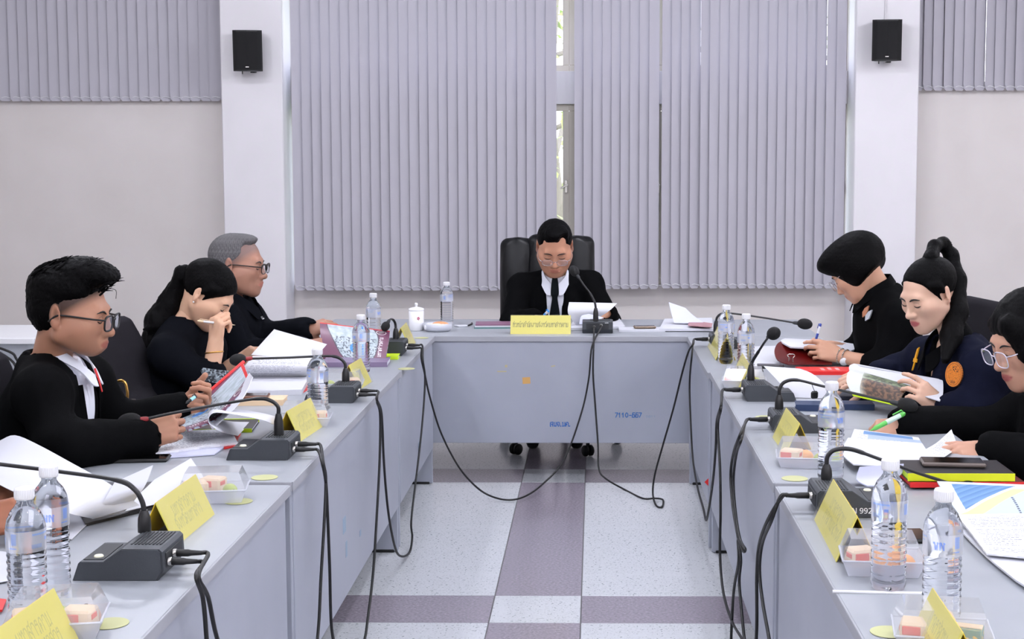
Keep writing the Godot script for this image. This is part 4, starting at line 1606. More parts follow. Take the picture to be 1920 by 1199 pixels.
func grey_man(suit: Material) -> void:
	var h := Head.new(at(446, 497, 6.25), Vector3(0.99, -0.08, 0.02), 0.0, 1.1)
	var g := setup({
		"head": h, "skin": Color(0.66, 0.485, 0.41), "jaw": 1.06, "cheek": 1.02, "scalp": 0.6, "scalp_colour": Color(0.36, 0.35, 0.36),
		"neck": at(432, 562, 6.27), "pelvis": at(405, 755, 6.3), "shoulder_r": at(420, 606, 6.1), "shoulder_l": at(462, 598, 6.44),
		"elbow_r": at(470, 668, 6.1), "elbow_l": at(503, 634, 6.32), "wrist_r": at(560, 655, 6.05), "wrist_l": at(572, 620, 6.22),
		"hand_l": [Vector3(0.95, 0.25, 0.1), Vector3(0.1, 0.75, 0.6), [0.45, 0.45, 0.5, 0.55], [0.5, 0.7, -0.6, 0.2]],
		"hand_r": [Vector3(0.95, 0.1, -0.1), Vector3(0.1, 0.6, 0.7), [0.6, 0.7, 0.7, 0.8], [0.4, 0.9, -0.5, 0.3]],
		"brow": Color(0.25, 0.22, 0.21)})
	var o := person("older man with cropped grey hair and glasses holding up a magazine", g)
	who.grey_man = g
	var b := h.t.basis
	var f := Field.new()
	f.egg(h.p(0, 0.04, -0.02), b, h.r(0.0785, 0.085, 0.1), 0.02)
	f.egg(h.p(0, 0.1, 0.03), b, h.r(0.05, 0.024, 0.045), 0.02)
	f.side(b * Vector3(0, -0.62, 0.78), h.p(0, 0.09, 0.06), 0.01, 2)
	f.side(b * Vector3(0, -0.9, 0.45), h.p(0, -0.045, -0.075), 0.01, 2)
	for e in [-1, 1]:
		f.egg(h.p(e * 0.085, -0.015, 0.0), b, h.r(0.03, 0.04, 0.045), 0.008, 1)
	f.egg(h.p(0, 0.024, -0.032), b, h.r(0.0775, 0.088, 0.084), 0.008)
	for e in [-1, 1]:
		f.egg(h.p(e * 0.062, 0.068, 0.07), b, h.r(0.034, 0.04, 0.045), 0.01, 1)
	f.rough_noise = fold_noise(9); f.rough_amp = 0.002; f.rough_scale = Vector3(140, 140, 140)
	var gm := hair_mat(Color(0.62, 0.61, 0.62), 0.7)
	gm.albedo_texture = noise_tex(0.08, [[0.0, Color(0.3, 0.3, 0.3)], [0.5, Color(0.6, 0.6, 0.6)], [1.0, Color(1, 1, 1)]], 61, 128)
	field_part("hair", f, 0.005, gm, o)
	outfit(o, g, "jacket", suit, 0.026, round_neck(0.06), 1.0, 32)
	collar(o, g, suit)
	var pin := tool()
	box(pin, Vector3(0.02, 0.016, 0.006), on_cloth(g, "jacket", 489, 598, 6.25), 0.002)
	part("lapel_pin", fin(pin), M.white_plastic, o)
	glasses(o, h, mat(Color(0.1, 0.06, 0.05), 0.4), 0.026, 0.0185, 0.0017, 2.2, 0.08, -0.006, 0.114)
	trousers(o, g, suit)

func bob_woman(top: Material, hairm: Material, silver: Material) -> void:
	var h := Head.new(at(1607, 503, 5.95), Vector3(-0.70, -0.60, -0.34), 0.0, 1.07)
	var g := setup({
		"head": h, "skin": Color(0.78, 0.60, 0.50), "bare": true, "neck_w": 0.85, "hand_size": 1.0,
		"neck": at(1658, 545, 5.95), "pelvis": at(1700, 770, 6.0), "shoulder_l": at(1690, 604, 5.76), "shoulder_r": at(1648, 590, 6.14),
		"elbow_l": at(1655, 688, 5.74), "elbow_r": at(1610, 664, 6.2), "wrist_l": at(1576, 668, 5.86), "wrist_r": at(1560, 652, 6.08),
		"hand_l": [Vector3(-0.95, 0.25, 0.0), Vector3(0.1, 0.35, 0.93), [0.45, 0.6, 0.75, 0.85], [0.3, 0.95, 0.1, 0.35]],
		"hand_r": [Vector3(-0.9, 0.2, 0.25), Vector3(0.0, 0.85, 0.5), [0.7, 0.8, 0.9, 0.9], [0.6, 0.8, -0.4, 0.4]]})
	var o := person("woman with bobbed black hair and a wristwatch writing in a red folder", g)
	who.bob_woman = g
	var b := h.t.basis
	var f := Field.new()
	f.egg(h.p(0, 0.035, -0.02), b, h.r(0.1, 0.1, 0.118), 0.03)
	f.egg(h.p(0, 0.075, 0.055), b, h.r(0.085, 0.05, 0.075), 0.04)
	f.egg(h.p(0.055, -0.02, -0.02), b, h.r(0.045, 0.065, 0.07), 0.04)
	f.egg(h.p(-0.055, -0.02, -0.02), b, h.r(0.045, 0.065, 0.07), 0.04)
	f.side(b * Vector3(0, -0.55, 0.83), h.p(0, 0.03, 0.095), 0.01, 2)
	f.side(b * Vector3(0, -0.97, -0.25), h.p(0, -0.05, -0.06), 0.012, 2)
	f.egg(h.p(0, -0.04, 0.095), b, h.r(0.075, 0.085, 0.075), 0.012, 1)
	f.rough_noise = fold_noise(13); f.rough_amp = 0.002; f.rough_scale = Vector3(60, 60, 60)
	field_part("hair", f, 0.006, hairm, o)
	outfit(o, g, "blouse", top, 0.024, round_neck(0.056), 0.22, 33)
	collar(o, g, top)
	# leaf shaped brooch, pale copper and silver
	var seat := on_cloth(g, "blouse", 1629, 589, 5.9)
	var c := seat.origin
	var outb := seat.basis
	for k in 2:
		var st := tool()
		prism(st, PackedVector2Array([Vector2(0, -0.026), Vector2(0.013, -0.008), Vector2(0.01, 0.012), Vector2(0.004, 0.03), Vector2(-0.01, 0.012), Vector2(-0.013, -0.008)]), 0.006, Transform3D(outb * Basis(Vector3.BACK, -0.35 - 0.1 * k), c + outb * Vector3(-0.012 + 0.026 * k, 0.006 - 0.014 * k, 0.004 * k)))
		part("brooch_leaf", fin(st), mat([Color(0.80, 0.55, 0.42), Color(0.8, 0.82, 0.85)][k], 0.35, 0.6), o)
	# wristwatch with a beaded strap
	var W: Vector3 = g.wrist_l
	var E: Vector3 = g.elbow_l
	var d := (W - E).normalized()
	var up := (Vector3.UP - d * d.y).normalized()
	var sd := d.cross(up)
	var strap := tool()
	for k in 26:
		var a := TAU * k / 26
		for q in [-0.011, 0.011]:
			lathe(strap, [Vector2(0, -0.004), Vector2(0.0038, -0.001), Vector2(0.0038, 0.001), Vector2(0, 0.004)], 6, Transform3D(Basis(), W - d * (0.012 + q) + (up * cos(a) + sd * sin(a)) * 0.0315))
	var watch := part("watch_strap", fin(strap), M.chrome, o)
	var face := tool()
	lathe(face, [Vector2(0, -0.005), Vector2(0.017, -0.005), Vector2(0.0185, 0.0), Vector2(0.017, 0.005), Vector2(0, 0.005)], 18, Transform3D(Basis(Quaternion(Vector3.UP, (Vector3.BACK * 0.9 - Vector3.UP * 0.5).normalized())), W - d * 0.012 + (Vector3.BACK * 0.85 - Vector3.UP * 0.5).normalized() * 0.033))
	part_w("watch_face", fin(face), M.porcelain, watch)
	glasses(o, h, silver, 0.024, 0.02, 0.0012, 1.0, 0.14, -0.006, 0.113)
	trousers(o, g, top)

func ponytail_woman(jacket: Material, inner: Material, hairm: Material) -> void:
	var h := Head.new(at(1742, 551, 4.75), Vector3(-0.80, -0.37, 0.42), 0.0, 0.95)
	var g := setup({
		"head": h, "skin": Color(0.84, 0.685, 0.595), "lip": Color(0.68, 0.36, 0.36), "wide": 0.98, "jaw": 0.97, "cell": 0.0036, "hand_size": 1.0, "neck_w": 0.8, "ear": 0.8, "brow_t": 1.1, "folds": 0.009,
		"neck": at(1797, 640, 4.8), "pelvis": at(1855, 900, 4.85), "shoulder_l": at(1850, 705, 4.58), "shoulder_r": at(1738, 680, 4.98),
		"elbow_l": at(1835, 782, 4.5), "elbow_r": at(1690, 704, 5.06), "wrist_l": at(1766, 768, 4.58), "wrist_r": at(1640, 712, 4.98),
		"hand_l": [Vector3(-0.72, 0.62, -0.1), Vector3(0.35, 0.3, 0.9), [0.35, 0.5, 0.6, 0.7], [0.1, 0.9, -0.6, 0.1]],
		"hand_r": [Vector3(-0.9, 0.1, 0.3), Vector3(-0.1, 0.8, 0.55), [0.5, 0.6, 0.6, 0.7], [0.6, 0.8, -0.4, 0.2]]})
	var o := person("young woman with a high ponytail in a navy jacket with a round orange emblem", g)
	who.ponytail_woman = g
	var b := h.t.basis
	var f := Field.new()
	f.egg(h.p(0, 0.04, -0.018), b, h.r(0.079, 0.086, 0.103), 0.02)
	f.side(b * Vector3(0, -0.62, 0.78), h.p(0, 0.072, 0.066), 0.008, 2)
	for e in [-1, 1]:
		f.egg(h.p(e * 0.082, -0.012, 0.0), b, h.r(0.024, 0.04, 0.034), 0.008, 1)
	temples(f, h)
	f.rough_noise = fold_noise(14); f.rough_amp = 0.0012; f.rough_scale = Vector3(60, 60, 60)
	var hairo := field_part("hair", f, 0.005, hairm, o)
	var pt := Field.new()
	pt.cap(h.p(0, 0.11, -0.05), at(1752, 462, 4.8), 0.028, 0.02, 0.02)
	var path := [at(1752, 462, 4.8), at(1768, 457, 4.84), at(1784, 480, 4.84), at(1793, 525, 4.8), at(1793, 585, 4.74), at(1783, 632, 4.68), at(1772, 676, 4.6)]
	var rad := [0.018, 0.02, 0.022, 0.031, 0.037, 0.034, 0.014]
	for k in path.size() - 1:
		pt.cap(path[k], path[k + 1], rad[k], rad[k + 1], 0.02)
	pt.rough_noise = fold_noise(15); pt.rough_amp = 0.0022; pt.rough_scale = Vector3(90, 5, 90)
	field_part("ponytail", pt, 0.006, hairm, hairo)
	var wisps := tool()
	for k in 9:
		tube(wisps, smooth_line([at(1764, 458, 4.84), at(1776 + k, 452 + k * 1.2, 4.85), at(1784 + k * 1.5, 455 + k * 4, 4.86)], 3), 0.0013, 4)
	part_w("wisps", fin(wisps), hairm, hairo)
	outfit(o, g, "jacket", jacket, 0.032, vee(0.04, -0.26), 0.66, 34)
	lapels(o, g, jacket, 0.042, -0.2)
	outfit(o, g, "shirt", inner, 0.016, vee(0.036, 0.06), 1.0, 35, 0.012, true)
	collar(o, g, inner)
	# round orange emblem on the chest, printed
	var em := mat(Color.WHITE, 0.7)
	em.albedo_texture = ImageTexture.create_from_image(emblem())
	var seat := on_cloth(g, "jacket", 1797, 703, 4.55)
	var nz := (seat.basis.z * 0.55 + (EYE - seat.origin).normalized() * 0.45).normalized()
	var nx := Vector3.UP.cross(nz).normalized()
	seat = Transform3D(Basis(nx, nz.cross(nx), nz), seat.origin + nz * 0.008)
	part("emblem", disc(0.0335, 0.041, 0.006, seat), em, o)
	# yellow letter on the collar edge
	var letter := tool()
	var t0 := on_cloth(g, "jacket", 1721, 676, 4.7)
	t0.basis = t0.basis * Basis(Vector3.BACK, -0.2) * Basis.from_scale(Vector3(0.75, 0.75, 1.0))
	for q in [[[0.0, 0.055], [0.012, 0.06], [0.01, 0.02], [0.0, -0.05], [-0.008, -0.055], [-0.004, 0.0]], [[-0.022, 0.0], [0.022, 0.012], [0.026, -0.004], [-0.02, -0.016]], [[-0.008, 0.05], [0.014, 0.066], [0.004, 0.02], [-0.014, 0.0]]]:
		var pl := PackedVector2Array()
		for v in q: pl.append(Vector2(v[0], v[1]))
		prism(letter, pl, 0.004, t0)
	part("yellow_lettering", fin(letter), mat(Color(0.93, 0.66, 0.05), 0.6), o)
	var W: Vector3 = g.wrist_l
	var d: Vector3 = (W - g.elbow_l).normalized()
	var band := tool()
	tube(band, PackedVector3Array([W - d * 0.012, W + d * 0.012]), 0.0315, 16)
	part("wristband", fin(band), mat(Color(0.13, 0.11, 0.13), 0.6), o)
	trousers(o, g, inner)

func pen_woman(top: Material, hairm: Material) -> void:
	var h := Head.new(at(1931, 636, 4.15), Vector3(-0.87, -0.33, 0.24), 0.0, 1.1)
	var g := setup({
		"head": h, "skin": Color(0.76, 0.58, 0.49), "lip": Color(0.62, 0.34, 0.33), "hand_size": 1.0,
		"neck": at(1985, 735, 4.2), "pelvis": at(2070, 1010, 4.2), "shoulder_l": at(2010, 800, 3.98), "shoulder_r": at(1925, 780, 4.4),
		"elbow_l": at(1985, 872, 3.92), "elbow_r": at(1850, 806, 4.42), "wrist_l": at(1862, 846, 4.02), "wrist_r": at(1697, 798, 4.36),
		"hand_l": [Vector3(-0.95, -0.08, 0.05), Vector3(0.1, 0.8, 0.6), [0.25, 0.3, 0.3, 0.35], [0.5, 0.9, -0.2, 0.15]],
		"hand_r": [Vector3(-0.95, -0.12, 0.25), Vector3(-0.1, 0.75, 0.65), [0.75, 0.85, 0.95, 1.0], [0.5, 0.9, -0.55, 0.35]]})
	var o := person("woman at the right edge in clear-rimmed glasses writing with a green pen", g)
	who.pen_woman = g
	var b := h.t.basis
	var f := Field.new()
	f.egg(h.p(0, 0.04, -0.02), b, h.r(0.09, 0.096, 0.112), 0.03)
	f.side(b * Vector3(0, -0.55, 0.83), h.p(0, 0.045, 0.085), 0.012, 2)
	f.cap(h.p(0.07, 0.05, 0.05), h.p(0.088, -0.09, -0.01), 0.026, 0.03, 0.03)
	f.cap(h.p(-0.07, 0.05, 0.04), h.p(-0.088, -0.09, -0.01), 0.026, 0.03, 0.03)
	f.cap(h.p(0.045, 0.07, 0.07), h.p(0.079, -0.04, 0.035), 0.018, 0.014, 0.03)
	f.cap(h.p(0.05, 0.075, 0.072), h.p(0.077, -0.005, 0.062), 0.02, 0.018, 0.03)
	f.cap(h.p(0.077, -0.005, 0.062), h.p(0.09, -0.075, 0.032), 0.018, 0.022, 0.03)
	f.cap(h.p(0.0, -0.02, -0.09), h.p(0.02, -0.2, -0.1), 0.07, 0.05, 0.05)
	f.cap(h.p(0.088, -0.08, -0.01), h.p(0.08, -0.2, -0.05), 0.03, 0.02, 0.03)
	f.rough_noise = fold_noise(16); f.rough_amp = 0.004; f.rough_scale = Vector3(60, 14, 60)
	field_part("hair", f, 0.006, hairm, o)
	outfit(o, g, "blouse", top, 0.024, round_neck(0.056), 1.0, 36)
	var clearm := mat(Color(0.80, 0.78, 0.84, 0.75), 0.2)
	clearm.metallic_specular = 0.7
	glasses(o, h, clearm, 0.026, 0.0215, 0.0018, 1.0, 0.08, -0.01, 0.115)
	trousers(o, g, top)

func edge_person(top: Material, hairm: Material) -> void:
	var h := Head.new(at(-190, 610, 3.2), Vector3(0.95, -0.28, 0.0), 0.0, 1.08)
	var g := setup({
		"head": h, "skin": Color(0.58, 0.37, 0.27), "cell": 0.008,
		"neck": at(-235, 720, 3.22), "pelvis": at(-330, 1110, 3.25), "shoulder_r": at(-260, 800, 3.05), "shoulder_l": at(-180, 770, 3.42),
		"elbow_r": at(-190, 975, 3.0), "elbow_l": at(-130, 930, 3.42), "wrist_r": at(-62, 985, 3.0), "wrist_l": at(-58, 928, 3.3),
		"hand_r": [Vector3(0.95, 0.15, -0.2), Vector3(0.1, 0.6, 0.75), [0.5, 0.6, 0.7, 0.8], [0.5, 0.8, -0.4, 0.3]],
		"hand_l": [Vector3(0.95, 0.1, 0.1), Vector3(0.0, 0.7, 0.6), [0.6, 0.7, 0.8, 0.9], [0.5, 0.8, -0.4, 0.3]]})
	var o := person("person in black at the left edge with only both hands reaching into view", g)
	who.edge_person = g
	var b := h.t.basis
	var f := Field.new()
	f.egg(h.p(0, 0.04, -0.02), b, h.r(0.084, 0.09, 0.106), 0.03)
	f.side(b * Vector3(0, -0.62, 0.78), h.p(0, 0.062, 0.07), 0.01, 2)
	field_part("hair", f, 0.009, hairm, o)
	outfit(o, g, "jacket", top, 0.024, round_neck(0.056), 1.0, 37, 0.014)
	trousers(o, g, top)

func emblem() -> Image:
	var im := Image.create(128, 128, false, Image.FORMAT_RGBA8)
	im.fill(Color(0.05, 0.05, 0.08))
	var n := FastNoiseLite.new()
	n.seed = 4
	n.frequency = 0.05
	for y in 128:
		for x in 128:
			var r := Vector2(x - 63.5, y - 63.5).length()
			if r < 62.0:
				var c := Color(0.82, 0.47, 0.10)
				if r > 53.0 and r < 55.5: c = Color(0.35, 0.18, 0.05)
				# a roaring animal's head in dark strokes
				var a := absf(n.get_noise_2d(x, y))
				if r < 50.0 and a < 0.045: c = Color(0.45, 0.24, 0.06)
				if y < 50 and y > 18 and x > 50 and x < 96 and n.get_noise_2d(x * 2.0 + 90.0, y * 2.0) > 0.18: c = Color(0.07, 0.05, 0.04)
				if y > 96 and y < 110 and x > 45 and x < 82 and (x + y) % 9 < 4: c = Color(0.1, 0.07, 0.05)
				im.set_pixel(x, y, c)
	return im

func disc(rx: float, ry: float, t: float, xf: Transform3D) -> SurfaceTool:
	var st := tool()
	st.set_smooth_group(-1)
	for k in 32:
		var a := TAU * k / 32
		var b := TAU * (k + 1) / 32
		var p := Vector3(cos(a) * rx, sin(a) * ry, t / 2)
		var q := Vector3(cos(b) * rx, sin(b) * ry, t / 2)
		var uv := func(v: Vector3) -> Vector2: return Vector2(0.5 + 0.5 * v.x / rx, 0.5 - 0.5 * v.y / ry)
		tri(st, xf * Vector3(0, 0, t / 2), xf * p, xf * q, xf.basis.z, Vector2(0.5, 0.5), uv.call(p), uv.call(q))
		var z := Vector3(0, 0, -t)
		quad(st, xf * p, xf * q, xf * (q + z), xf * (p + z), xf.basis * (p + q))
		tri(st, xf * Vector3(0, 0, -t / 2), xf * (p + z), xf * (q + z), -xf.basis.z)
	return fin(st)

# ================= print: strokes of letters drawn into pictures =================
# each letter: strokes of x,y pairs on a grid six wide and seven high, marks above it
const LETTERS := {
	"ห": "06171606 161014475746 5650", "น": "06171606 16101150 50514140 5750", "ว": "051747555140302151", "า": "0517475550", "ำ": "0a1a19090a 0517475550",
	"ส": "0517475550 010424 2452 0111100001 4769", "ก": "0004150617475550", "ง": "37474636 46422003", "จ": "05174755523012 24141323", "ด": "23241413 1300030527475550",
	"ม": "06171606 1610 0011 1051 5750", "ร": "05174746 05454130403141", "ค": "000527475550 24141323 1300", "ั": "182838495a", "้": "28294a5a", "ิ": "1858595a 1849",
	"พ": "06171606 16102430 3047575657", "ท": "06171606 1610104757 5750", "ย": "06171606 06040212515750", "อ": "0517475550 5000 0003131202", "ฯ": "0517475550 0513",
	"7": "0757 5710", "1": "2720 0527", "0": "200205273755523020", "6": "57170100405154140", "-": "1353", ".": "00111000", "9": "50574717041454", "N": "0007 0750 5057", "2": "061747550050", "F": "000757 0444", "E": "5000075704 0444", "P": "000747564404",
}
const MARKS := "ั้ิ"

func line_px(im: Image, a: Vector2, b: Vector2, r: float, c: Color) -> void:
	var n := int(a.distance_to(b) * 1.5) + 1
	for i in n + 1:
		var p := a.lerp(b, float(i) / n)
		for y in range(int(floor(p.y - r)), int(ceil(p.y + r)) + 1):
			for x in range(int(floor(p.x - r)), int(ceil(p.x + r)) + 1):
				if x >= 0 and y >= 0 and x < im.get_width() and y < im.get_height() and Vector2(x, y).distance_to(p) <= r:
					im.set_pixel(x, y, c)

func text_width(s: String, k: float) -> float:
	var w := 0.0
	for ch in s:
		if not MARKS.contains(ch): w += 7.0 * k
	return w

# origin is the baseline's left end; right and up are picture directions of one grid step
func write_px(im: Image, s: String, origin: Vector2, right: Vector2, up: Vector2, r: float, c: Color) -> void:
	var o := origin
	for ch in s:
		var mark := MARKS.contains(ch)
		var base := o - right * 7.0 if mark else o
		if LETTERS.has(ch):
			for stroke in LETTERS[ch].split(" "):
				var last := Vector2.ZERO
				for i in range(0, stroke.length() - 1, 2):
					var p: Vector2 = base + right * stroke.substr(i, 1).hex_to_int() + up * stroke.substr(i + 1, 1).hex_to_int()
					if i > 0: line_px(im, last, p, r, c)
					last = p
		if not mark: o += right * (4.0 if ch == " " or ch == "." else 7.0)

func pic(w: int, h: int, c: Color) -> Image:
	var im := Image.create(w, h, false, Image.FORMAT_RGBA8)
	im.fill(c)
	return im

func printed(im: Image, rough: float = 0.6) -> StandardMaterial3D:
	im.generate_mipmaps()
	var m := mat(Color.WHITE, rough)
	m.albedo_texture = ImageTexture.create_from_image(im)
	m.texture_repeat = false
	return m

# a typed page: grey lines of uneven length
func typed_page(seed_no: int, w := 256, h := 340, ink := Color(0.45, 0.46, 0.52)) -> Image:
	var im := pic(w, h, Color(0.9, 0.905, 0.925))
	var rng := RandomNumberGenerator.new()
	rng.seed = seed_no
	var y := 24
	while y < h - 24:
		if rng.randf() < 0.12:
			y += 14
			continue
		var x := 24 + (18 if rng.randf() < 0.2 else 0)
		var stop := w - 24 - int(rng.randf() * rng.randf() * 120)
		while x < stop:
			var len := rng.randi_range(8, 30)
			for k in len:
				if x + k < stop and rng.randf() < 0.7:
					im.fill_rect(Rect2i(x + k, y + rng.randi_range(0, 1), 1, 4), ink)
			x += len + 5
		y += 12
	return im

func cover_purple() -> Image:
	# plum cover: pale aerial photograph between two curved plum fields, red spine along the top
	var w := 384
	var h := 256
	var im := pic(w, h, Color(0.42, 0.24, 0.34))
	var n := FastNoiseLite.new()
	n.seed = 3
	n.frequency = 0.02
	for y in h:
		for x in w:
			var t := float(y) / h
			var a := 40.0 + 95.0 * t * t
			var b := 285.0 + 40.0 * sin(t * 2.6)
			if x > a and x < b:
				var v := n.get_noise_2d(x, y)
				var k := Color(0.78, 0.82, 0.86).lerp(Color(0.62, 0.68, 0.70), clampf(0.5 + v, 0, 1))
				if t > 0.5 and n.get_noise_2d(x * 3.0, y * 3.0) > 0.2: k = Color(0.35, 0.38, 0.42)
				if t > 0.55 and Vector2(x - 190, y - 190).length() < 24: k = Color(0.25, 0.55, 0.85)
				im.set_pixel(x, y, k)
			elif absf(x - a) < 7.0 or absf(x - b) < 7.0:
				im.set_pixel(x, y, Color(0.28, 0.24, 0.29))
	for k in 40:
		var ang := TAU * k / 40
		line_px(im, Vector2(338 + 26 * cos(ang), 52 + 26 * sin(ang)), Vector2(338 + 26 * cos(ang + 0.16), 52 + 26 * sin(ang + 0.16)), 2.5, Color(0.85, 0.85, 0.84))
	line_px(im, Vector2(328, 58), Vector2(348, 46), 6.0, Color(0.6, 0.62, 0.6))
	write_px(im, "มหาสารคาม", Vector2(352, 240), Vector2(0, -2.2), Vector2(-2.6, 0), 1.6, Color(0.9, 0.9, 0.9))
	im.fill_rect(Rect2i(0, 0, w, 16), Color(0.82, 0.13, 0.13))
	return im

func picture_page() -> Image:
	# a photograph of a crowd and trees on a pale page
	var im := pic(256, 160, Color(0.85, 0.86, 0.84))
	var n := FastNoiseLite.new()
	n.seed = 21
	n.frequency = 0.035
	for y in 160:
		for x in 256:
			if x > 46 + 20 * sin(y * 0.02):
				var v := n.get_noise_2d(x, y * 1.6)
				var c := Color(0.44, 0.50, 0.36).lerp(Color(0.22, 0.24, 0.18), clampf(v * 2.0 + 0.5, 0, 1))
				if y > 60: c = Color(0.45, 0.33, 0.24).lerp(Color(0.20, 0.15, 0.13), clampf(n.get_noise_2d(x * 1.1, y * 1.1) * 1.6 + 0.5, 0, 1))
				if x < 90: c = c.lerp(Color(0.8, 0.82, 0.78), (90.0 - x) / 44.0)
				im.set_pixel(x, y, c)
	return im

func card_face(lines: Array, w := 512, h := 170) -> Image:
	var im := pic(w, h, Color(0.83, 0.79, 0.37))
	var y := h * (0.62 if lines.size() == 1 else 0.46)
	for l in lines:
		var k: float = l[1]
		write_px(im, l[0], Vector2((w - text_width(l[0], k)) / 2.0, y), Vector2(k, 0), Vector2(0, -k * (2.0 if lines.size() == 1 else 1.2)), l[2], l[3])
		y += h * 0.3
	return im

func onx(px: float, py: float, x: float) -> Vector3:
	var r := ray(px, py)
	return EYE + r * (x / r.x)

# a pixel list to points: z < 3 is a height above the floor, else a distance
func pts(list: Array) -> Array:
	var out := []
	for q in list:
		out.append(on(q[0], q[1], q[2]) if q[2] < 1.9 else at(q[0], q[1], q[2]))
	return out

# ================= chairs =================
func star_base(t: Node3D, r: float, turn: float) -> void:
	part("gas_column", tube_st([Vector3(0, 0.1, 0), Vector3(0, 0.25, 0), Vector3(0, 0.42, 0)], 0.028, 12, 2), M.black, t)
	for k in 5:
		var a := turn + TAU * k / 5
		var d := Vector3(sin(a), 0, cos(a))
		part("base_arm", tube_st([Vector3(0, 0.115, 0), d * r * 0.5 + Vector3(0, 0.108, 0), d * r + Vector3(0, 0.085, 0)], [0.026, 0.025, 0.024, 0.022, 0.02, 0.019, 0.018, 0.017, 0.016, 0.016, 0.016, 0.016, 0.016], 10), M.black, t)
		var c := tool()
		var side := d.cross(Vector3.UP)
		for s in [-1, 1]:
			lathe(c, [Vector2(0, -0.011), Vector2(0.024, -0.011), Vector2(0.03, -0.006), Vector2(0.03, 0.006), Vector2(0.024, 0.011), Vector2(0, 0.011)], 18, Transform3D(Basis(d, side, d.cross(side)), d * r + Vector3(0, 0.031, 0) + side * 0.016 * s))
		tube(c, PackedVector3Array([d * r + Vector3(0, 0.03, 0) - side * 0.01, d * r + Vector3(0, 0.03, 0) + side * 0.01]), 0.012, 8)
		tube(c, PackedVector3Array([d * r + Vector3(0, 0.03, 0), d * r + Vector3(0, 0.09, 0)]), 0.01, 8)
		part("caster", fin(c), M.rubber, t)

func task_chair(label: String, where: Vector3, turn: float, top: float, proto: Node3D = null) -> Node3D:
	if proto:
		var c := copy_of(proto, "office_chair", label, "dark fabric office chairs")
		c.position = where
		c.rotation.y = turn
		return c
	var t := thing("office_chair", label, "chair", where, "dark fabric office chairs")
	var fabric := cloth(Color(0.145, 0.14, 0.155), 71)
	var bk := Field.new()
	var tilt := Basis(Vector3.RIGHT, -0.14)
	bk.brick(Vector3(0, top - 0.3, -0.255), tilt, Vector3(0.235, 0.3, 0.03), 0.028)
	bk.cap(Vector3(-0.2, top - 0.33, -0.22), Vector3(0.2, top - 0.33, -0.22), 0.03, 0.03, 0.05)
	bk.egg(Vector3(0, top - 0.2, 0.06), Basis(), Vector3(0.3, 0.5, 0.28), 0.02, 1)
	for s in [-1, 1]:
		bk.wedge(Transform3D(tilt, Vector3(s * 0.235, top, -0.25)), [Vector2(0.02 * s, 0.06), Vector2(-0.1 * s, 0.06), Vector2(0.02 * s, -0.16)], 0.2, 0.0, 0.03, 1)
	field_part("backrest", bk, 0.012, fabric, t)
	var st := Field.new()
	st.brick(Vector3(0, 0.44, 0.02), Basis(), Vector3(0.24, 0.045, 0.235), 0.04)
	st.egg(Vector3(0, 0.45, 0.0), Basis(), Vector3(0.2, 0.055, 0.2), 0.03)
	field_part("seat", st, 0.014, fabric, t)
	part("back_support", tube_st([Vector3(0, 0.4, -0.1), Vector3(0, 0.42, -0.26), Vector3(0, 0.55, -0.31), Vector3(0, 0.72, -0.31)], 0.022, 8), M.black, t)
	for s in [-1, 1]:
		part("armrest", tube_st([Vector3(s * 0.2, 0.41, 0.0), Vector3(s * 0.27, 0.43, 0.0), Vector3(s * 0.285, 0.56, -0.08), Vector3(s * 0.285, 0.64, -0.04), Vector3(s * 0.28, 0.645, 0.14)], 0.019, 8), M.black, t)
	star_base(t, 0.29, 0.2)
	t.rotation.y = turn
	return t

func executive_chair() -> void:
	var base := on(1062, 880, 0.0)
	base = Vector3(-0.2, 0, -7.86)
	var t := thing("executive_chair", "high-backed black leather swivel chair at the head of the table", "chair", base)
	var hide := mat(Color(0.036, 0.039, 0.05), 0.36)
	hide.metallic_specular = 0.35
	hide.uv1_triplanar = true
	hide.uv1_scale = Vector3.ONE * 8
	hide.normal_enabled = true
	hide.normal_texture = bump_tex(0.12, 2.5, 72)
	hide.normal_scale = 0.25
	var x := at(1026, 500, 8.12).x - base.x
	var tilt := Basis(Vector3.RIGHT, -0.12)
	var top := at(1026, 447, 8.14).y
	var panel := func(cx: float, w: float, hi: float, z: float, thick: float) -> Field:
		var f := Field.new()
		var lo := 0.5
		f.brick(Vector3(cx, (hi + lo) / 2, z), tilt, Vector3(w, (hi - lo) / 2, thick), thick * 0.92)
		f.egg(Vector3(cx, (hi + lo) / 2 + 0.12, z + thick * 0.75), tilt, Vector3(w * 0.8, 0.2, 0.03), 0.05)
		return f
	field_part("back_side_panel", panel.call(x - 0.165, 0.102, top, -0.265, 0.048), 0.009, hide, t)
	field_part("back_side_panel", panel.call(x + 0.165, 0.102, top + 0.012, -0.265, 0.048), 0.009, hide, t)
	field_part("back_centre_cushion", panel.call(x + 0.01, 0.125, top + 0.025, -0.25, 0.058), 0.009, hide, t)
	var st := Field.new()
	st.brick(Vector3(x, 0.44, 0.02), Basis(), Vector3(0.26, 0.06, 0.25), 0.05)
	field_part("seat", st, 0.014, hide, t)
	for s in [-1, 1]:
		part("armrest", tube_st([Vector3(x + s * 0.24, 0.42, -0.05), Vector3(x + s * 0.3, 0.5, -0.1), Vector3(x + s * 0.3, 0.62, -0.08), Vector3(x + s * 0.29, 0.64, 0.12)], 0.025, 8), hide, t)
	star_base(t, 0.33, 0.52)

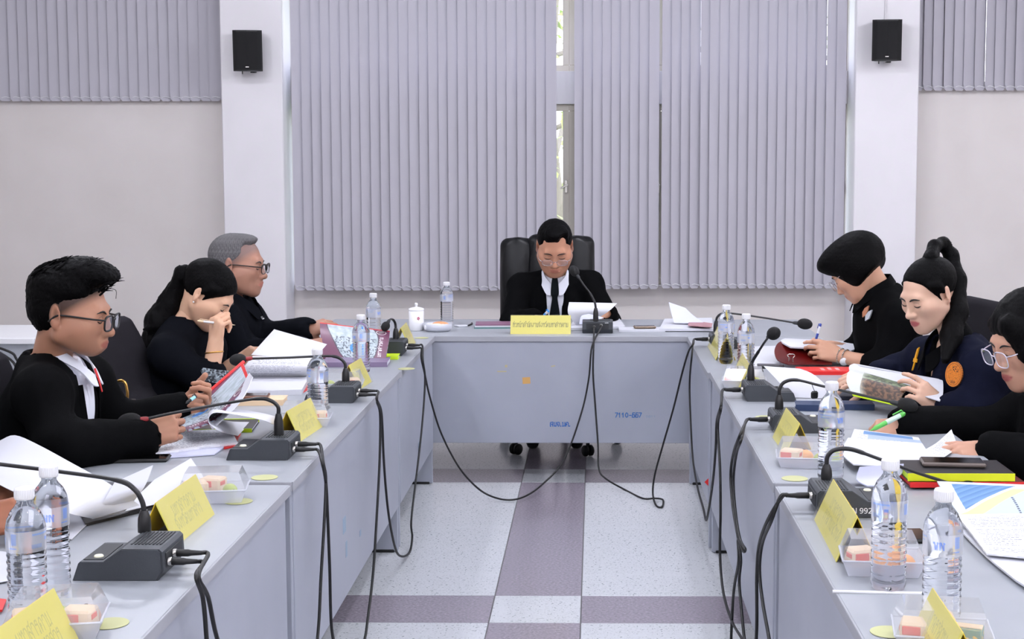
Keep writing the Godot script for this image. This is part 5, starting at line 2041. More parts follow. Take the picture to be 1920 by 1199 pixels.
func chairs() -> void:
	executive_chair()
	var p := task_chair("dark office chair whose rounded back shows behind the man reading in glasses", Vector3(-1.50, 0, -4.92), 1.15, 1.0)
	run_jobs()
	task_chair("dark office chair cut by the left edge, behind the reading man's back", Vector3(-1.45, 0, -4.0), 1.57, 1.0, p)
	task_chair("dark office chair of the older grey haired man", Vector3(-1.5, 0, -6.32), 1.5, 1.0, p)
	task_chair("dark office chair top showing between the ponytail and the woman at the right edge", Vector3(1.3, 0, -5.85), -1.4, 1.0, p)
	var c := task_chair("dark office chair the ponytailed woman sits on", Vector3(1.36, 0, -4.85), -1.4, 1.0, p)
	c.position.y = 0.0
	task_chair("dark office chair of the woman at the right edge", Vector3(1.58, 0, -4.1), -1.5, 1.0, p)
	task_chair("dark office chair of the person at the left edge", Vector3(-1.86, 0, -3.22), 1.5, 1.0, p)

# ================= microphones =================
const OUTLINE := [Vector2(0.0, 0.0), Vector2(0.012, 0.034), Vector2(0.016, 0.038), Vector2(0.062, 0.038), Vector2(0.098, 0.063), Vector2(0.172, 0.063), Vector2(0.178, 0.057), Vector2(0.18, 0.02), Vector2(0.168, 0.0)]

func microphone(label: String, base: Vector3, turn: float, neck: Array, tip_dir: Vector3, tip_r: float, plugs: int = 2, tag_text: String = "", lit := false) -> Node3D:
	var t := thing("conference_microphone", label, "microphone", base, "desk microphones")
	t.rotation.y = turn
	var st := tool()
	var W := 0.15
	var poly := PackedVector2Array(OUTLINE)
	prism(st, poly, W - 0.006, Transform3D())
	var inset := PackedVector2Array()
	for p in OUTLINE: inset.append(Vector2(0.09, 0.03) + (p - Vector2(0.09, 0.03)) * 0.96)
	prism(st, inset, W, Transform3D())
	part("housing", fin(st), M.mic_body, t)
	# speaker grille on the high deck and the sloping key plate
	var gr := tool()
	for k in 9:
		box(gr, Vector3(0.004, 0.002, 0.1), Transform3D(Basis(), Vector3(0.107 + k * 0.0072, 0.0638, -0.012)), 0.0005)
	var gm := part("speaker_grille", fin(gr), M.mic_dark, t)
	gm.set_meta("kind", "stuff")
	part("key_plate", box_at(Vector3(0.04, 0.002, 0.12), Vector3(0.038, 0.0385, 0), 0.0005), M.mic_dark, t)
	var bt := tool()
	lathe(bt, [Vector2(0.0095, 0), Vector2(0.0095, 0.003), Vector2(0.008, 0.005), Vector2(0, 0.005)], 16, Transform3D(Basis(), Vector3(0.042, 0.038, 0.04)))
	part("talk_button", fin(bt), M.button, t)
	part("connector_panel", box_at(Vector3(0.003, 0.03, 0.11), Vector3(0.1795, 0.036, 0.0), 0.0008), M.mic_dark, t)
	# neck
	var line: Array = []
	var inv := t.global_transform.affine_inverse()
	for p in neck: line.append(inv * p)
	var foot: Vector3 = line[0]
	var deck := 0.063
	var con := tool()
	tube(con, PackedVector3Array([Vector3(foot.x, deck - 0.002, foot.z), Vector3(foot.x, deck + 0.012, foot.z), foot.lerp(Vector3(foot.x, deck, foot.z), 0.35), foot]), [0.0135, 0.0135, 0.0125, 0.0075], 14)
	part("neck_socket", fin(con), M.neck, t)
	var sm := smooth_line(line, 6)
	var rad := []
	for i in sm.size():
		rad.append(0.0056 if float(i) / sm.size() < 0.5 else 0.0042)
	var nk := tool()
	tube(nk, sm, rad, 8)
	part("gooseneck", fin(nk), M.neck, t)
	var e: Vector3 = line[line.size() - 1]
	var dl: Vector3 = (inv.basis * tip_dir).normalized()
	var hb := Basis(Quaternion(Vector3.UP, dl)) if dl.y > -0.999 else Basis(Vector3.RIGHT, PI)
	var ring := tool()
	lathe(ring, [Vector2(0.005, -0.014), Vector2(0.0075, -0.006), Vector2(0.0082, 0.004), Vector2(0.0082, 0.008), Vector2(0.007, 0.01)], 14, Transform3D(hb, e))
	part("light_ring", fin(ring), M.mic_red if lit else M.mic_dark, t)
	var fo := Field.new()
	fo.egg(e + dl * (tip_r * 1.05 + 0.008), hb, Vector3(tip_r * 0.8, tip_r * 1.12, tip_r * 0.8), 0.01)
	fo.rough_noise = fold_noise(3)
	fo.rough_amp = 0.0006
	fo.rough_scale = Vector3.ONE * 400.0
	field_part("foam_windscreen", fo, 0.0035, M.foam, t)
	for k in plugs:
		var z := (k - (plugs - 1) * 0.5) * 0.034 + (0.03 if absf(turn) < 0.1 else 0.0)
		var pl := tool()
		lathe(pl, [Vector2(0.0, 0), Vector2(0.0075, 0.0), Vector2(0.0075, 0.03), Vector2(0.006, 0.036), Vector2(0.0045, 0.058), Vector2(0, 0.058)], 12, Transform3D(Basis(Vector3.BACK, -PI / 2), Vector3(0.182, 0.04 - 0.008 * k, z)))
		var pm := part("cable_plug", fin(pl), M.rubber, t)
		var me := tool()
		lathe(me, [Vector2(0.0083, 0.0), Vector2(0.0083, 0.007), Vector2(0.0076, 0.007)], 12, Transform3D(Basis(Vector3.BACK, -PI / 2), Vector3(0.1825, 0.04 - 0.008 * k, z)))
		part("metal_collar", fin(me), M.chrome, pm)
		plug_ends.append([t.transform * Vector3(0.236, 0.04 - 0.008 * k, z), t.transform * Vector3(0.252, 0.037 - 0.008 * k, z)])
	if tag_text:
		var tm := TextMesh.new()
		tm.text = tag_text
		tm.font_size = 16
		tm.pixel_size = 0.0011 if tag_text.length() > 3 else 0.0006
		tm.depth = 0.0006
		if tag_text == "NPE":
			var x := part("printed_mark", tm, M.white_plastic, t)
			x.transform = Transform3D(Basis(Vector3.UP, PI / 2), Vector3(0.1805, 0.052, -0.045))
		else:
			var x2 := part("printed_mark", tm, M.white_plastic, t)
			x2.transform = Transform3D(Basis(Vector3.UP, PI), Vector3(0.075, 0.018, -0.0755))
	return t

var plug_ends := []

# the end of plug k of microphone n, leaving it or coming in
func plug(n: int, k: int, arriving := false) -> Array:
	var e: Array = plug_ends[n * 2 + k]
	return [e[1], e[0]] if arriving else [e[0], e[1]]

func cable(label: String, line: Array, near_r: float = 0.0044) -> void:
	var st := tool()
	tube(st, smooth_line(line, 7), near_r, 8)
	tag(part("microphone_cable", fin(st), M.rubber), label, "cable", "microphone cables")

func microphones() -> void:
	M.button = mat(Color(0.93, 0.92, 0.82), 0.4)
	M.mic_red = mat(Color(0.55, 0.14, 0.16), 0.4)
	var h := Vector3(0, 0, -0.075)
	var R := Vector3(0.18, 0, -0.075)
	microphone("nearest left desk microphone with its neck reaching out of the frame", on(135, 1090) + h, 0.0, pts([[270, 957, 2.9], [266, 940, 2.9], [252, 918, 2.9], [220, 901, 2.92], [120, 886, 2.96], [0, 871, 3.0], [-70, 863, 3.02]]), Vector3(-1, 0.05, 0), 0.029)
	microphone("left desk microphone whose foam head overlaps the reading man's jacket", on(422, 868) + h, 0.0, pts([[522, 776, 3.97], [521, 763, 3.97], [508, 752, 3.97], [482, 748, 3.97], [410, 759, 3.97], [320, 776, 3.96], [270, 787, 3.95]]), Vector3(-1, -0.16, 0.05), 0.031, 2, "", true)
	microphone("left desk microphone pointing at the woman with her fist at her mouth", on(567, 760) + h, 0.0, pts([[648, 691, 5.00], [646, 681, 5.00], [634, 671, 5.00], [610, 668, 5.00], [540, 671, 5.00], [466, 673, 4.99]]), Vector3(-1, -0.1, 0.1), 0.027, 2, "", true)
	microphone("far left desk microphone with a short bent neck beside the held magazine", on(680, 668) + h, 0.0, pts([[742, 616, 6.27], [741, 607, 6.27], [737, 600, 6.25], [732, 599, 6.20], [728, 604, 6.14]]), Vector3(-0.25, -0.5, 0.8), 0.023)
	microphone("desk microphone on the head table in front of the man in the tie", on(1120.5, 626) + Vector3(0, 0, -0.18), -PI / 2, pts([[1117, 578, 7.05], [1115, 567, 7.05], [1107, 551, 7.06], [1095, 535, 7.08], [1084, 519, 7.1]]), Vector3(-0.45, 0.6, -0.5), 0.029, 2, "NPE")
	microphone("far right desk microphone with a long level neck aimed at the bobbed woman", on(1333, 655) + R, PI, pts([[1343, 602, 6.51], [1345, 595, 6.51], [1353, 589, 6.51], [1372, 588, 6.49], [1430, 596, 6.46], [1492, 606, 6.41]]), Vector3(1, -0.1, 0.1), 0.031)
	microphone("right desk microphone with its foam head raised towards the room", on(1397, 757) + R, PI, pts([[1408, 684, 5.04], [1412, 676, 5.04], [1422, 660, 5.01], [1433, 643, 4.98], [1442, 631, 4.94]]), Vector3(0.3, 0.35, 0.85), 0.028)
	microphone("right desk microphone with its head above the hand holding the green pen", on(1449, 817) + R, PI, pts([[1461, 741, 4.43], [1462, 729, 4.43], [1471, 717, 4.43], [1494, 713, 4.42], [1540, 724, 4.40], [1610, 740, 4.38], [1678, 756, 4.35]]), Vector3(1, -0.2, 0.1), 0.029)
	microphone("near right desk microphone marked N 992 between two water bottles", on(1531, 972) + R, PI, pts([[1550, 871, 3.41], [1552, 856, 3.41], [1566, 844, 3.41], [1596, 843, 3.42], [1640, 858, 3.45], [1705, 882, 3.5], [1765, 902, 3.56], [1790, 910, 3.59]]), Vector3(1, -0.25, 0.0), 0.028, 2, "N 992")
	# cables hang down in front of the panels and chain the units together
	var xl := -0.735
	var xr := 0.422
	var L := func(list: Array) -> Array:
		var o := []
		for q in list: o.append(onx(q[0], q[1], xl))
		return o
	var Rr := func(list: Array) -> Array:
		var o := []
		for q in list: o.append(onx(q[0], q[1], xr))
		return o
	cable("black cable swooping from the far left microphone across the floor to the head table", plug(3, 1) + pts([[790, 672, 6.2], [796, 700, 6.24], [806, 745, 6.3], [826, 810, 6.38], [855, 868, 6.45], [882, 903, 6.5], [912, 927, 0.03], [950, 938, 0.012], [985, 931, 0.02], [1020, 906, 6.72], [1058, 862, 6.8], [1090, 775, 6.86], [1104, 710, 6.88], [1110, 650, 6.885]]) + plug(4, 0, true))
	cable("black cable chaining the far left microphone to the woman's microphone", plug(3, 0) + L.call([[793, 676], [797, 712], [793, 780], [786, 850], [778, 915], [771, 980], [773, 1008], [768, 1036], [753, 1044], [741, 1028], [728, 960], [720, 870], [717, 800], [714, 768], [706, 748]]) + plug(2, 0, true))
	cable("black cable dropping from the woman's microphone towards the near left units", plug(2, 1) + L.call([[707, 754], [713, 780], [712, 860], [707, 960], [700, 1070], [691, 1150], [682, 1205], [660, 1235], [636, 1228], [622, 1180], [618, 1060], [614, 960], [611, 905], [604, 868]]) + plug(1, 1, true))
	cable("black cable dropping straight from the reading man's microphone", plug(1, 0) + L.call([[606, 868], [611, 900], [608, 980], [602, 1080], [596, 1190], [580, 1290], [540, 1330], [480, 1310], [430, 1260], [405, 1190], [390, 1120], [372, 1080]]) + plug(0, 0, true))
	cable("black cable falling from the nearest left microphone out of the frame", plug(0, 1) + L.call([[368, 1080], [380, 1120], [386, 1180], [388, 1240], [380, 1400]]))
	cable("black cable from the head table lying in a small loop on the floor", plug(4, 1) + pts([[1113, 650, 6.885], [1112, 700, 6.87], [1116, 760, 6.85], [1121, 830, 6.8], [1123, 880, 6.74], [1137, 899, 6.7], [1170, 918, 0.006], [1205, 935, 0.006], [1228, 935, 0.012], [1243, 938, 0.008], [1241, 951, 0.006], [1230, 948, 0.006], [1224, 925, 6.56], [1228, 890, 6.54], [1243, 835, 6.5], [1263, 765, 6.42], [1279, 700, 6.32], [1291, 660, 6.22], [1300, 645, 6.17]]) + plug(5, 0, true))
	cable("black cable hanging from the far right microphone past the table leg", plug(5, 1) + Rr.call([[1297, 668], [1293, 720], [1295, 790], [1299, 860], [1308, 915], [1319, 955], [1324, 976], [1329, 955], [1337, 900], [1342, 840], [1344, 790], [1352, 760]]) + plug(6, 0, true))
	cable("black cable falling from the right microphone with the raised head", plug(6, 1) + Rr.call([[1352, 766], [1346, 800], [1350, 880], [1351, 960], [1350, 1040], [1356, 1110], [1372, 1165], [1392, 1200], [1402, 1225], [1396, 1200], [1390, 1140], [1386, 1090], [1389, 1050], [1384, 1010], [1374, 950], [1370, 890], [1376, 848], [1388, 815]]) + plug(7, 0, true))
	cable("black cable with a kink hanging below the green pen woman's microphone", plug(7, 1) + Rr.call([[1390, 824], [1381, 850], [1375, 900], [1379, 960], [1387, 1010], [1397, 1030], [1393, 1034], [1384, 1012], [1385, 1052], [1377, 1100], [1373, 1150], [1372, 1230], [1390, 1330], [1405, 1330], [1418, 1200], [1419, 1080], [1424, 1020], [1440, 975]]) + plug(8, 0, true))
	cable("black cable falling from the near right microphone out of the frame", plug(8, 1) + Rr.call([[1446, 978], [1429, 1020], [1424, 1070], [1430, 1130], [1443, 1205], [1455, 1300]]))

# ================= bottles, boxes, cards and the rest on the tables =================
var bottle_proto: Node3D = null

func bottle(label: String, foot: Vector3, tall: float = 1.0, turn: float = 0.0) -> void:
	if bottle_proto == null:
		var t := thing("water_bottle", label, "bottle", foot, "plastic water bottles")
		bottle_proto = t
		var prof := [Vector2(0.0, 0.004), Vector2(0.016, 0.003), Vector2(0.024, 0.0), Vector2(0.031, 0.004), Vector2(0.0335, 0.012)]
		for k in 8:
			var y := 0.02 + k * 0.0135
			prof.append(Vector2(0.0338, y))
			prof.append(Vector2(0.0318, y + 0.0055))
			prof.append(Vector2(0.0338, y + 0.011))
		prof.append_array([Vector2(0.0325, 0.13), Vector2(0.0342, 0.134), Vector2(0.0342, 0.172), Vector2(0.0335, 0.178), Vector2(0.031, 0.19), Vector2(0.025, 0.203), Vector2(0.0175, 0.212), Vector2(0.0135, 0.218), Vector2(0.0135, 0.224), Vector2(0.0, 0.224)])
		var st := tool()
		lathe(st, prof, 30)
		part("bottle_body", fin(st), M.water, t)
		var cp := tool()
		lathe(cp, [Vector2(0.0, 0.2245), Vector2(0.0162, 0.2245), Vector2(0.0166, 0.227), Vector2(0.0166, 0.243), Vector2(0.0155, 0.2455), Vector2(0.0, 0.2455)], 26)
		var capm := part("cap", fin(cp), M.white_plastic, t)
		var rd := tool()
		for k in 30:
			var a := TAU * k / 30
			box(rd, Vector3(0.0012, 0.015, 0.0012), Transform3D(Basis(Vector3.UP, -a), Vector3(cos(a) * 0.0168, 0.235, sin(a) * 0.0168)), 0.0002)
		var rg := part("grip_ridges", fin(rd), M.white_plastic, capm)
		rg.set_meta("kind", "stuff")
		# printed film: clear with pale blue marks
		var im := pic(256, 64, Color(0.93, 0.95, 0.99, 0.30))
		for q in [[8, 8, 44, 6, Color(0.6, 0.72, 0.95, 0.5)], [10, 24, 10, 10, Color(0.45, 0.6, 0.92, 0.6)], [84, 6, 13, 34, Color(0.55, 0.67, 0.93, 0.55)], [84, 48, 18, 4, Color(0.5, 0.62, 0.92, 0.55)], [160, 8, 40, 4, Color(0.6, 0.72, 0.95, 0.45)], [166, 20, 30, 3, Color(0.6, 0.72, 0.95, 0.4)], [214, 10, 13, 34, Color(0.55, 0.67, 0.93, 0.55)], [30, 40, 24, 12, Color(0.7, 0.78, 0.95, 0.4)]]:
			im.fill_rect(Rect2i(q[0], q[1], q[2], q[3]), q[4])
		write_px(im, "ทพ", Vector2(118, 42), Vector2(1.9, 0), Vector2(0, -3.0), 1.6, Color(0.4, 0.56, 0.92, 0.65))
		var lm := printed(im, 0.3)
		lm.transparency = BaseMaterial3D.TRANSPARENCY_ALPHA
		var lb := tool()
		lathe(lb, [Vector2(0.0346, 0.134), Vector2(0.0346, 0.172)], 30)
		part("printed_label", fin(lb), lm, t)
		t.scale = Vector3(1.0, tall, 1.0)
		t.rotation.y = turn
		return
	var c := copy_of(bottle_proto, "water_bottle", label, "plastic water bottles")
	c.position = foot
	c.scale = Vector3(1.0, tall, 1.0)
	c.rotation.y = turn

const SHORT := {
	"clear snack box behind the nearest left name card": "box behind the nearest left card",
	"clear snack box in the bottom left corner by two bottles": "bottom left corner snack box",
	"clear snack box beside the woman's name card on the left": "box by the thinking woman's card",
	"clear snack box near the reading man's name card": "box by the reading man's card",
	"clear snack box on the right beside the green pen woman's bottle": "box by the green pen woman's bottle",
	"clear snack box beside the near right bottle with orange fruit": "box beside the near right bottle",
	"clear snack box at the bottom right with a green carton": "bottom right corner snack box",
	"clear snack box by the pair of bottles on the far right table": "box by the far right bottles",
}

func snack_box(label: String, where: Vector3, turn: float, kinds: Array, open := false) -> void:
	var t := thing("snack_box", label, "food box", where, "clear snack boxes")
	t.rotation.y = turn
	var w := 0.16
	var d := 0.115
	var h := 0.034
	var tray := tool()
	var o := 0.012
	# sloping walls and a floor, a little thick
	var A := [Vector3(-w / 2 + o, 0.001, -d / 2 + o), Vector3(w / 2 - o, 0.001, -d / 2 + o), Vector3(w / 2 - o, 0.001, d / 2 - o), Vector3(-w / 2 + o, 0.001, d / 2 - o)]
	var B := [Vector3(-w / 2, h, -d / 2), Vector3(w / 2, h, -d / 2), Vector3(w / 2, h, d / 2), Vector3(-w / 2, h, d / 2)]
	sheet(tray, [A[0], A[1]], [A[3], A[2]], 0.001, 1, 1)
	for k in 4:
		sheet(tray, [A[k], B[k]], [A[(k + 1) % 4], B[(k + 1) % 4]], 0.001, 1, 1)
	part("tray", fin(tray), M.tray, t)
	var rim := tool()
	for k in 4:
		tube(rim, PackedVector3Array([B[k], B[(k + 1) % 4]]), 0.0022, 6)
	part("rim", fin(rim), M.tray, t)
	var lid := tool()
	var C := [Vector3(-w / 2 + 0.016, h + 0.042, -d / 2 + 0.014), Vector3(w / 2 - 0.016, h + 0.042, -d / 2 + 0.014), Vector3(w / 2 - 0.016, h + 0.042, d / 2 - 0.014), Vector3(-w / 2 + 0.016, h + 0.042, d / 2 - 0.014)]
	for k in 4:
		sheet(lid, [B[k], C[k]], [B[(k + 1) % 4], C[(k + 1) % 4]], 0.0006, 1, 1)
	sheet(lid, [C[0], C[1]], [C[3], C[2]], 0.0006, 1, 1)
	var lp := part("lid", fin(lid), M.clear, t)
	if open:
		lp.transform = Transform3D(Basis(Vector3.RIGHT, -1.9), Vector3(0, h + 0.03, -d / 2 - 0.02))
	var rng := RandomNumberGenerator.new()
	rng.seed = hash(label)
	var i := 0
	var short: String = SHORT[label]
	for k in kinds:
		var spot: String = ["front left", "front right", "back left", "back right"][i % 4]
		var at_ := Vector3([-0.042, 0.04, -0.005, 0.045][i % 4], 0.022 + (0.011 if k == "pastry" else 0.0), [0.016, 0.02, -0.026, -0.024][i % 4])
		var r := rng.randf_range(-0.5, 0.5)
		match k:
			"pastry":
				var p := thing("pastry_pack", "cream pastry pack, %s in the %s" % [spot, short], "pastry", t.transform * at_, "wrapped pastries")
				p.rotation.y = turn + r
				part("wrapper", box_at(Vector3(0.055, 0.036, 0.045), Vector3(0, 0.0, 0), 0.004), M.cream, p)
				part("label", box_at(Vector3(0.03, 0.015, 0.0475), Vector3(-0.008, 0.005, 0), 0.001), M.orange_red, p)
				part("side_label", box_at(Vector3(0.0572, 0.01, 0.024), Vector3(0, 0.006, 0.004), 0.001), M.orange_red, p)
			"grape":
				var p2 := thing("green_fruit", "green grape like fruit, %s in the %s" % [spot, short], "fruit", t.transform * (at_ + Vector3(0, 0.004, 0)), "green fruit")
				var st := Field.new()
				st.egg(Vector3.ZERO, Basis(), Vector3(0.024, 0.018, 0.018), 0.0)
				field_part("flesh", st, 0.005, M.green_fruit, p2)
				part("stem", tube_st([Vector3(0.022, 0.002, 0), Vector3(0.027, 0.006, 0), Vector3(0.03, 0.009, 0)], 0.0012, 6), M.brown, p2)
				p2.rotation.y = r * 3.0
			"orange":
				var p3 := thing("orange_slice", "orange piece of fruit, %s in the %s" % [spot, short], "fruit", t.transform * at_, "orange pieces")
				var s3 := Field.new()
				s3.egg(Vector3.ZERO, Basis(), Vector3(0.026, 0.021, 0.021), 0.0)
				field_part("flesh", s3, 0.005, M.orange, p3)
				part("stem", box_at(Vector3(0.006, 0.003, 0.006), Vector3(0, 0.021, 0), 0.001), M.brown, p3)
			"carton":
				var p4 := thing("drink_carton", "small green and yellow drink carton, %s in the %s" % [spot, short], "carton", t.transform * (at_ + Vector3(0, 0.004, 0)), "drink cartons")
				p4.rotation.y = turn + r
				var im := pic(64, 64, Color(0.35, 0.55, 0.45))
				for q in 7:
					line_px(im, Vector2(10 + q * 8, 14 + (q * 17) % 40), Vector2(14 + q * 8, 18 + (q * 17) % 40), 4.0, Color(0.9, 0.72, 0.2))
				part("carton_body", box_at(Vector3(0.05, 0.04, 0.035), Vector3(0, 0, 0), 0.002), printed(im), p4)
				part("flap", box_at(Vector3(0.05, 0.003, 0.02), Vector3(0, 0.0215, 0.004), 0.001), M.cream, p4)
		i += 1

func tent_card(label: String, a: Vector3, b: Vector3, lean: Vector3, lines: Array, hgt: float = 0.095, half: float = 0.042) -> void:
	# a..b is the foot of the face that is read, lean points from it to the other foot
	var t := thing("name_card", label, "name card", (a + b) / 2 + lean * half, "yellow name cards")
	var top_a := a + lean * half + Vector3.UP * hgt
	var top_b := b + lean * half + Vector3.UP * hgt
	var face := sheet_st([top_a, a], [top_b, b], 0.0016, 1, 1)
	var im := card_face(lines)
	part_w("card_face", face, printed(im, 0.35), t)
	part_w("card_back", sheet_st([top_a, a + lean * half * 2], [top_b, b + lean * half * 2], 0.0016, 1, 1), M.yellow_in, t)
	# clear sleeve over the reading side
	var out := -lean * 0.003
	part_w("clear_sleeve", sheet_st([top_a + out + Vector3.UP * 0.004, a + out * 2 + (a - b).normalized() * 0.006], [top_b + out + Vector3.UP * 0.004, b + out * 2 - (a - b).normalized() * 0.006], 0.0005, 1, 1), M.sleeve, t)

func sticker(px: float, py: float, label: String) -> void:
	var c := on(px, py, TOP + 0.0008 + (0.006 if py > 700 and py < 905 else 0.0))
	var st := tool()
	lathe(st, [Vector2(0.0, 0.0), Vector2(0.034, 0.0), Vector2(0.034, 0.0008), Vector2(0.0, 0.0008)], 28, Transform3D(Basis(), c), true)
	tag(part("round_sticker", fin(st), M.sticker), label, "sticker", "yellow round stickers on the tables")

func table_things() -> void:
	M.tray = mat(Color(0.9, 0.91, 0.95, 0.55), 0.3)
	M.tray.transparency = BaseMaterial3D.TRANSPARENCY_ALPHA
	M.cream = mat(Color(0.91, 0.80, 0.66), 0.6)
	M.orange_red = mat(Color(0.86, 0.27, 0.13), 0.5)
	M.green_fruit = mat(Color(0.66, 0.72, 0.22), 0.35)
	M.orange = mat(Color(0.93, 0.62, 0.25), 0.4)
	M.brown = mat(Color(0.33, 0.22, 0.13), 0.7)
	M.sleeve = mat(Color(0.97, 0.97, 0.93, 0.03), 0.12)
	M.sleeve.metallic_specular = 0.25
	M.sleeve.transparency = BaseMaterial3D.TRANSPARENCY_ALPHA
	M.sticker = mat(Color(0.73, 0.735, 0.52), 0.5)
	bottle("water bottle at the bottom left corner, the nearer of the close pair", on(54, 1168), 1.0, 0.4)
	bottle("water bottle at the bottom left, the one behind in the close pair", on(99, 1117), 1.02, 1.9)
	bottle("water bottle standing in front of the thinking woman's microphone", on(597, 789), 0.95, 4.4)
	bottle("water bottle in front of the purple magazine the older man holds", on(678, 700), 0.95, 0.8)
	bottle("water bottle behind the held magazine near the white lidded cup", on(701, 648), 0.98, 2.6)
	bottle("water bottle on the head table behind the white snack bowl", on(838, 608), 0.9, 3.6)
	bottle("water bottle by the far right name card, left of its neighbour", on(1361, 682), 1.0, 5.0)
	bottle("water bottle right of its neighbour by the far right microphone", on(1398, 706), 1.0, 5.3)
	bottle("water bottle in front of the paper the green pen woman writes on", on(1557, 900), 1.05, 2.2)
	bottle("water bottle beside the near right name card and microphone", on(1665, 1106), 1.04, 4.7)
	bottle("water bottle at the bottom right nearest the camera", on(1764, 1180), 1.02, 1.2)
	snack_box("clear snack box behind the nearest left name card", on(402, 938), 0.15, ["pastry", "grape", "pastry"])
	snack_box("clear snack box in the bottom left corner by two bottles", on(108, 1190), 0.2, ["pastry", "pastry", "grape", "orange"])
	snack_box("clear snack box beside the woman's name card on the left", on(640, 734), 0.1, ["grape", "pastry"])
	snack_box("clear snack box near the reading man's name card", on(573, 800), 0.1, ["grape", "pastry"])
	snack_box("clear snack box on the right beside the green pen woman's bottle", on(1512, 876), -0.1, ["pastry", "grape", "orange"])
	snack_box("clear snack box beside the near right bottle with orange fruit", on(1652, 1072), -0.1, ["pastry", "orange", "orange"])
	snack_box("clear snack box at the bottom right with a green carton", on(1765, 1215), -0.15, ["pastry", "carton", "pastry"])
	snack_box("clear snack box by the pair of bottles on the far right table", on(1395, 728), -0.1, ["pastry", "grape", "grape"])
	var ink := Color(0.70, 0.68, 0.37)
	var blur := [["มหาสารคาม", 4.4, 2.6, ink], ["จังหวัดมหาสาร", 4.2, 2.6, ink]]
	var rl := Vector3(-1, 0, 0)
	tent_card("yellow tent card beside the nearest whole left microphone", on(330, 1026), on(402, 965), rl, blur)
	tent_card("yellow tent card corner at the bottom left edge of the picture", on(40, 1300), on(150, 1206), rl, blur)
	tent_card("yellow tent card beside the reading man's microphone", on(565, 832), on(608, 803), rl, blur)
	tent_card("yellow tent card beside the thinking woman's microphone", on(676, 734), on(698, 719), rl, blur)
	tent_card("pale tent card behind the far left microphone", on(769, 655), on(779, 643), rl, blur)
	tent_card("yellow tent card beside the near right microphone marked in white", on(1568, 1055), on(1527, 975), Vector3(1, 0, 0), blur)
	tent_card("yellow tent card by the green pen woman's microphone", on(1471, 858), on(1447, 824), Vector3(1, 0, 0), blur)
	tent_card("yellow tent card peak at the bottom right edge of the picture", on(1752, 1300), on(1700, 1205), Vector3(1, 0, 0), blur)
	tent_card("pale yellow tent card at the far right microphone", on(1342, 676), on(1327, 650), Vector3(1, 0, 0), blur)
	tent_card("yellow tent card hidden behind the raised right microphone", on(1384, 735), on(1371, 708), Vector3(1, 0, 0), blur)
	tent_card("long yellow name card in front of the man at the head table", on(957, 627), on(1070, 627), Vector3(0, 0, -1), [["หัวหน้าสำนักงานจังหวัดมหาสารคาม", 2.6, 2.1, Color(0.47, 0.46, 0.24)]], 0.088)
	sticker(496, 896, "round yellow sticker on the left table just beyond the table joint")
	sticker(447, 941, "round yellow sticker on the left table just before the joint")
	sticker(205, 1170, "round yellow sticker beside the bottom left snack box")
	sticker(762, 692, "round yellow sticker near the corner with the head table")
	sticker(790, 634, "faint round sticker at the far left corner of the tables")
	sticker(1490, 898, "round yellow sticker left of the near right microphone")
	sticker(1668, 1186, "round yellow sticker by the bottom right snack box")
	sticker(1436, 783, "round yellow sticker by the green pen woman's microphone")
	# cup with lid
	var c := on(781, 620)
	var cup := thing("lidded_cup", "white porcelain cup with a knobbed lid and a pink flower", "cup", c)
	var st := tool()
	lathe(st, [Vector2(0.0, 0.0), Vector2(0.034, 0.0), Vector2(0.037, 0.006), Vector2(0.0385, 0.1), Vector2(0.0365, 0.1), Vector2(0.035, 0.01), Vector2(0, 0.008)], 30)
	part("cup_body", fin(st), M.porcelain, cup)
	var ld := tool()
	lathe(ld, [Vector2(0.0385, 0.1), Vector2(0.04, 0.103), Vector2(0.038, 0.111), Vector2(0.02, 0.117), Vector2(0.006, 0.119), Vector2(0.005, 0.124), Vector2(0.0085, 0.13), Vector2(0.007, 0.138), Vector2(0.0, 0.14)], 30)
	part("cup_lid", fin(ld), M.porcelain, cup)
	var fl := tool()
	for k in 5:
		var a := TAU * k / 5
		lathe(fl, [Vector2(0, 0), Vector2(0.004, 0.0005), Vector2(0, 0.001)], 8, Transform3D(Basis(Vector3.RIGHT, PI / 2), Vector3(0.014 + cos(a) * 0.005, 0.064 + sin(a) * 0.005, 0.0362)))
	part("painted_flower", fin(fl), mat(Color(0.86, 0.5, 0.6), 0.4), cup)
	# snack bowl
	var b := thing("snack_bowl", "white plastic bowl of wrapped snacks on the head table", "bowl", on(821, 621))
	var bs := tool()
	lathe(bs, [Vector2(0.0, 0.0), Vector2(0.056, 0.0), Vector2(0.07, 0.012), Vector2(0.074, 0.04), Vector2(0.0715, 0.04), Vector2(0.067, 0.013), Vector2(0.05, 0.004), Vector2(0, 0.004)], 30)
	part("bowl_body", fin(bs), M.tray, b)
	var bun := thing("bread_bun", "orange brown bun lying in the white bowl", "bread", on(824, 613) + Vector3(0, 0.005, 0))
	bun.position = b.position + Vector3(0.012, 0.03, 0)
	var bf := Field.new()
	bf.egg(Vector3.ZERO, Basis(), Vector3(0.045, 0.018, 0.03), 0.0)
	field_part("crust", bf, 0.006, mat(Color(0.86, 0.60, 0.42), 0.6), bun)
	var bag := Field.new()
	bag.brick(Vector3(0, 0.018, 0), Basis(), Vector3(0.06, 0.016, 0.045), 0.014)
	bag.rough_noise = fold_noise(19); bag.rough_amp = 0.006; bag.rough_scale = Vector3.ONE * 50
	var sk := thing("snack_wrapper", "white wrapper around the bun in the bowl", "wrapper", b.position + Vector3(-0.005, 0.004, 0.004))
	field_part("wrapper_film", bag, 0.007, M.white_plastic, sk)
	# white paper packet and pen
	var pk := on(867, 613)
	var packet := thing("paper_packet", "small white packet lying left of the magazines on the head table", "packet", pk)
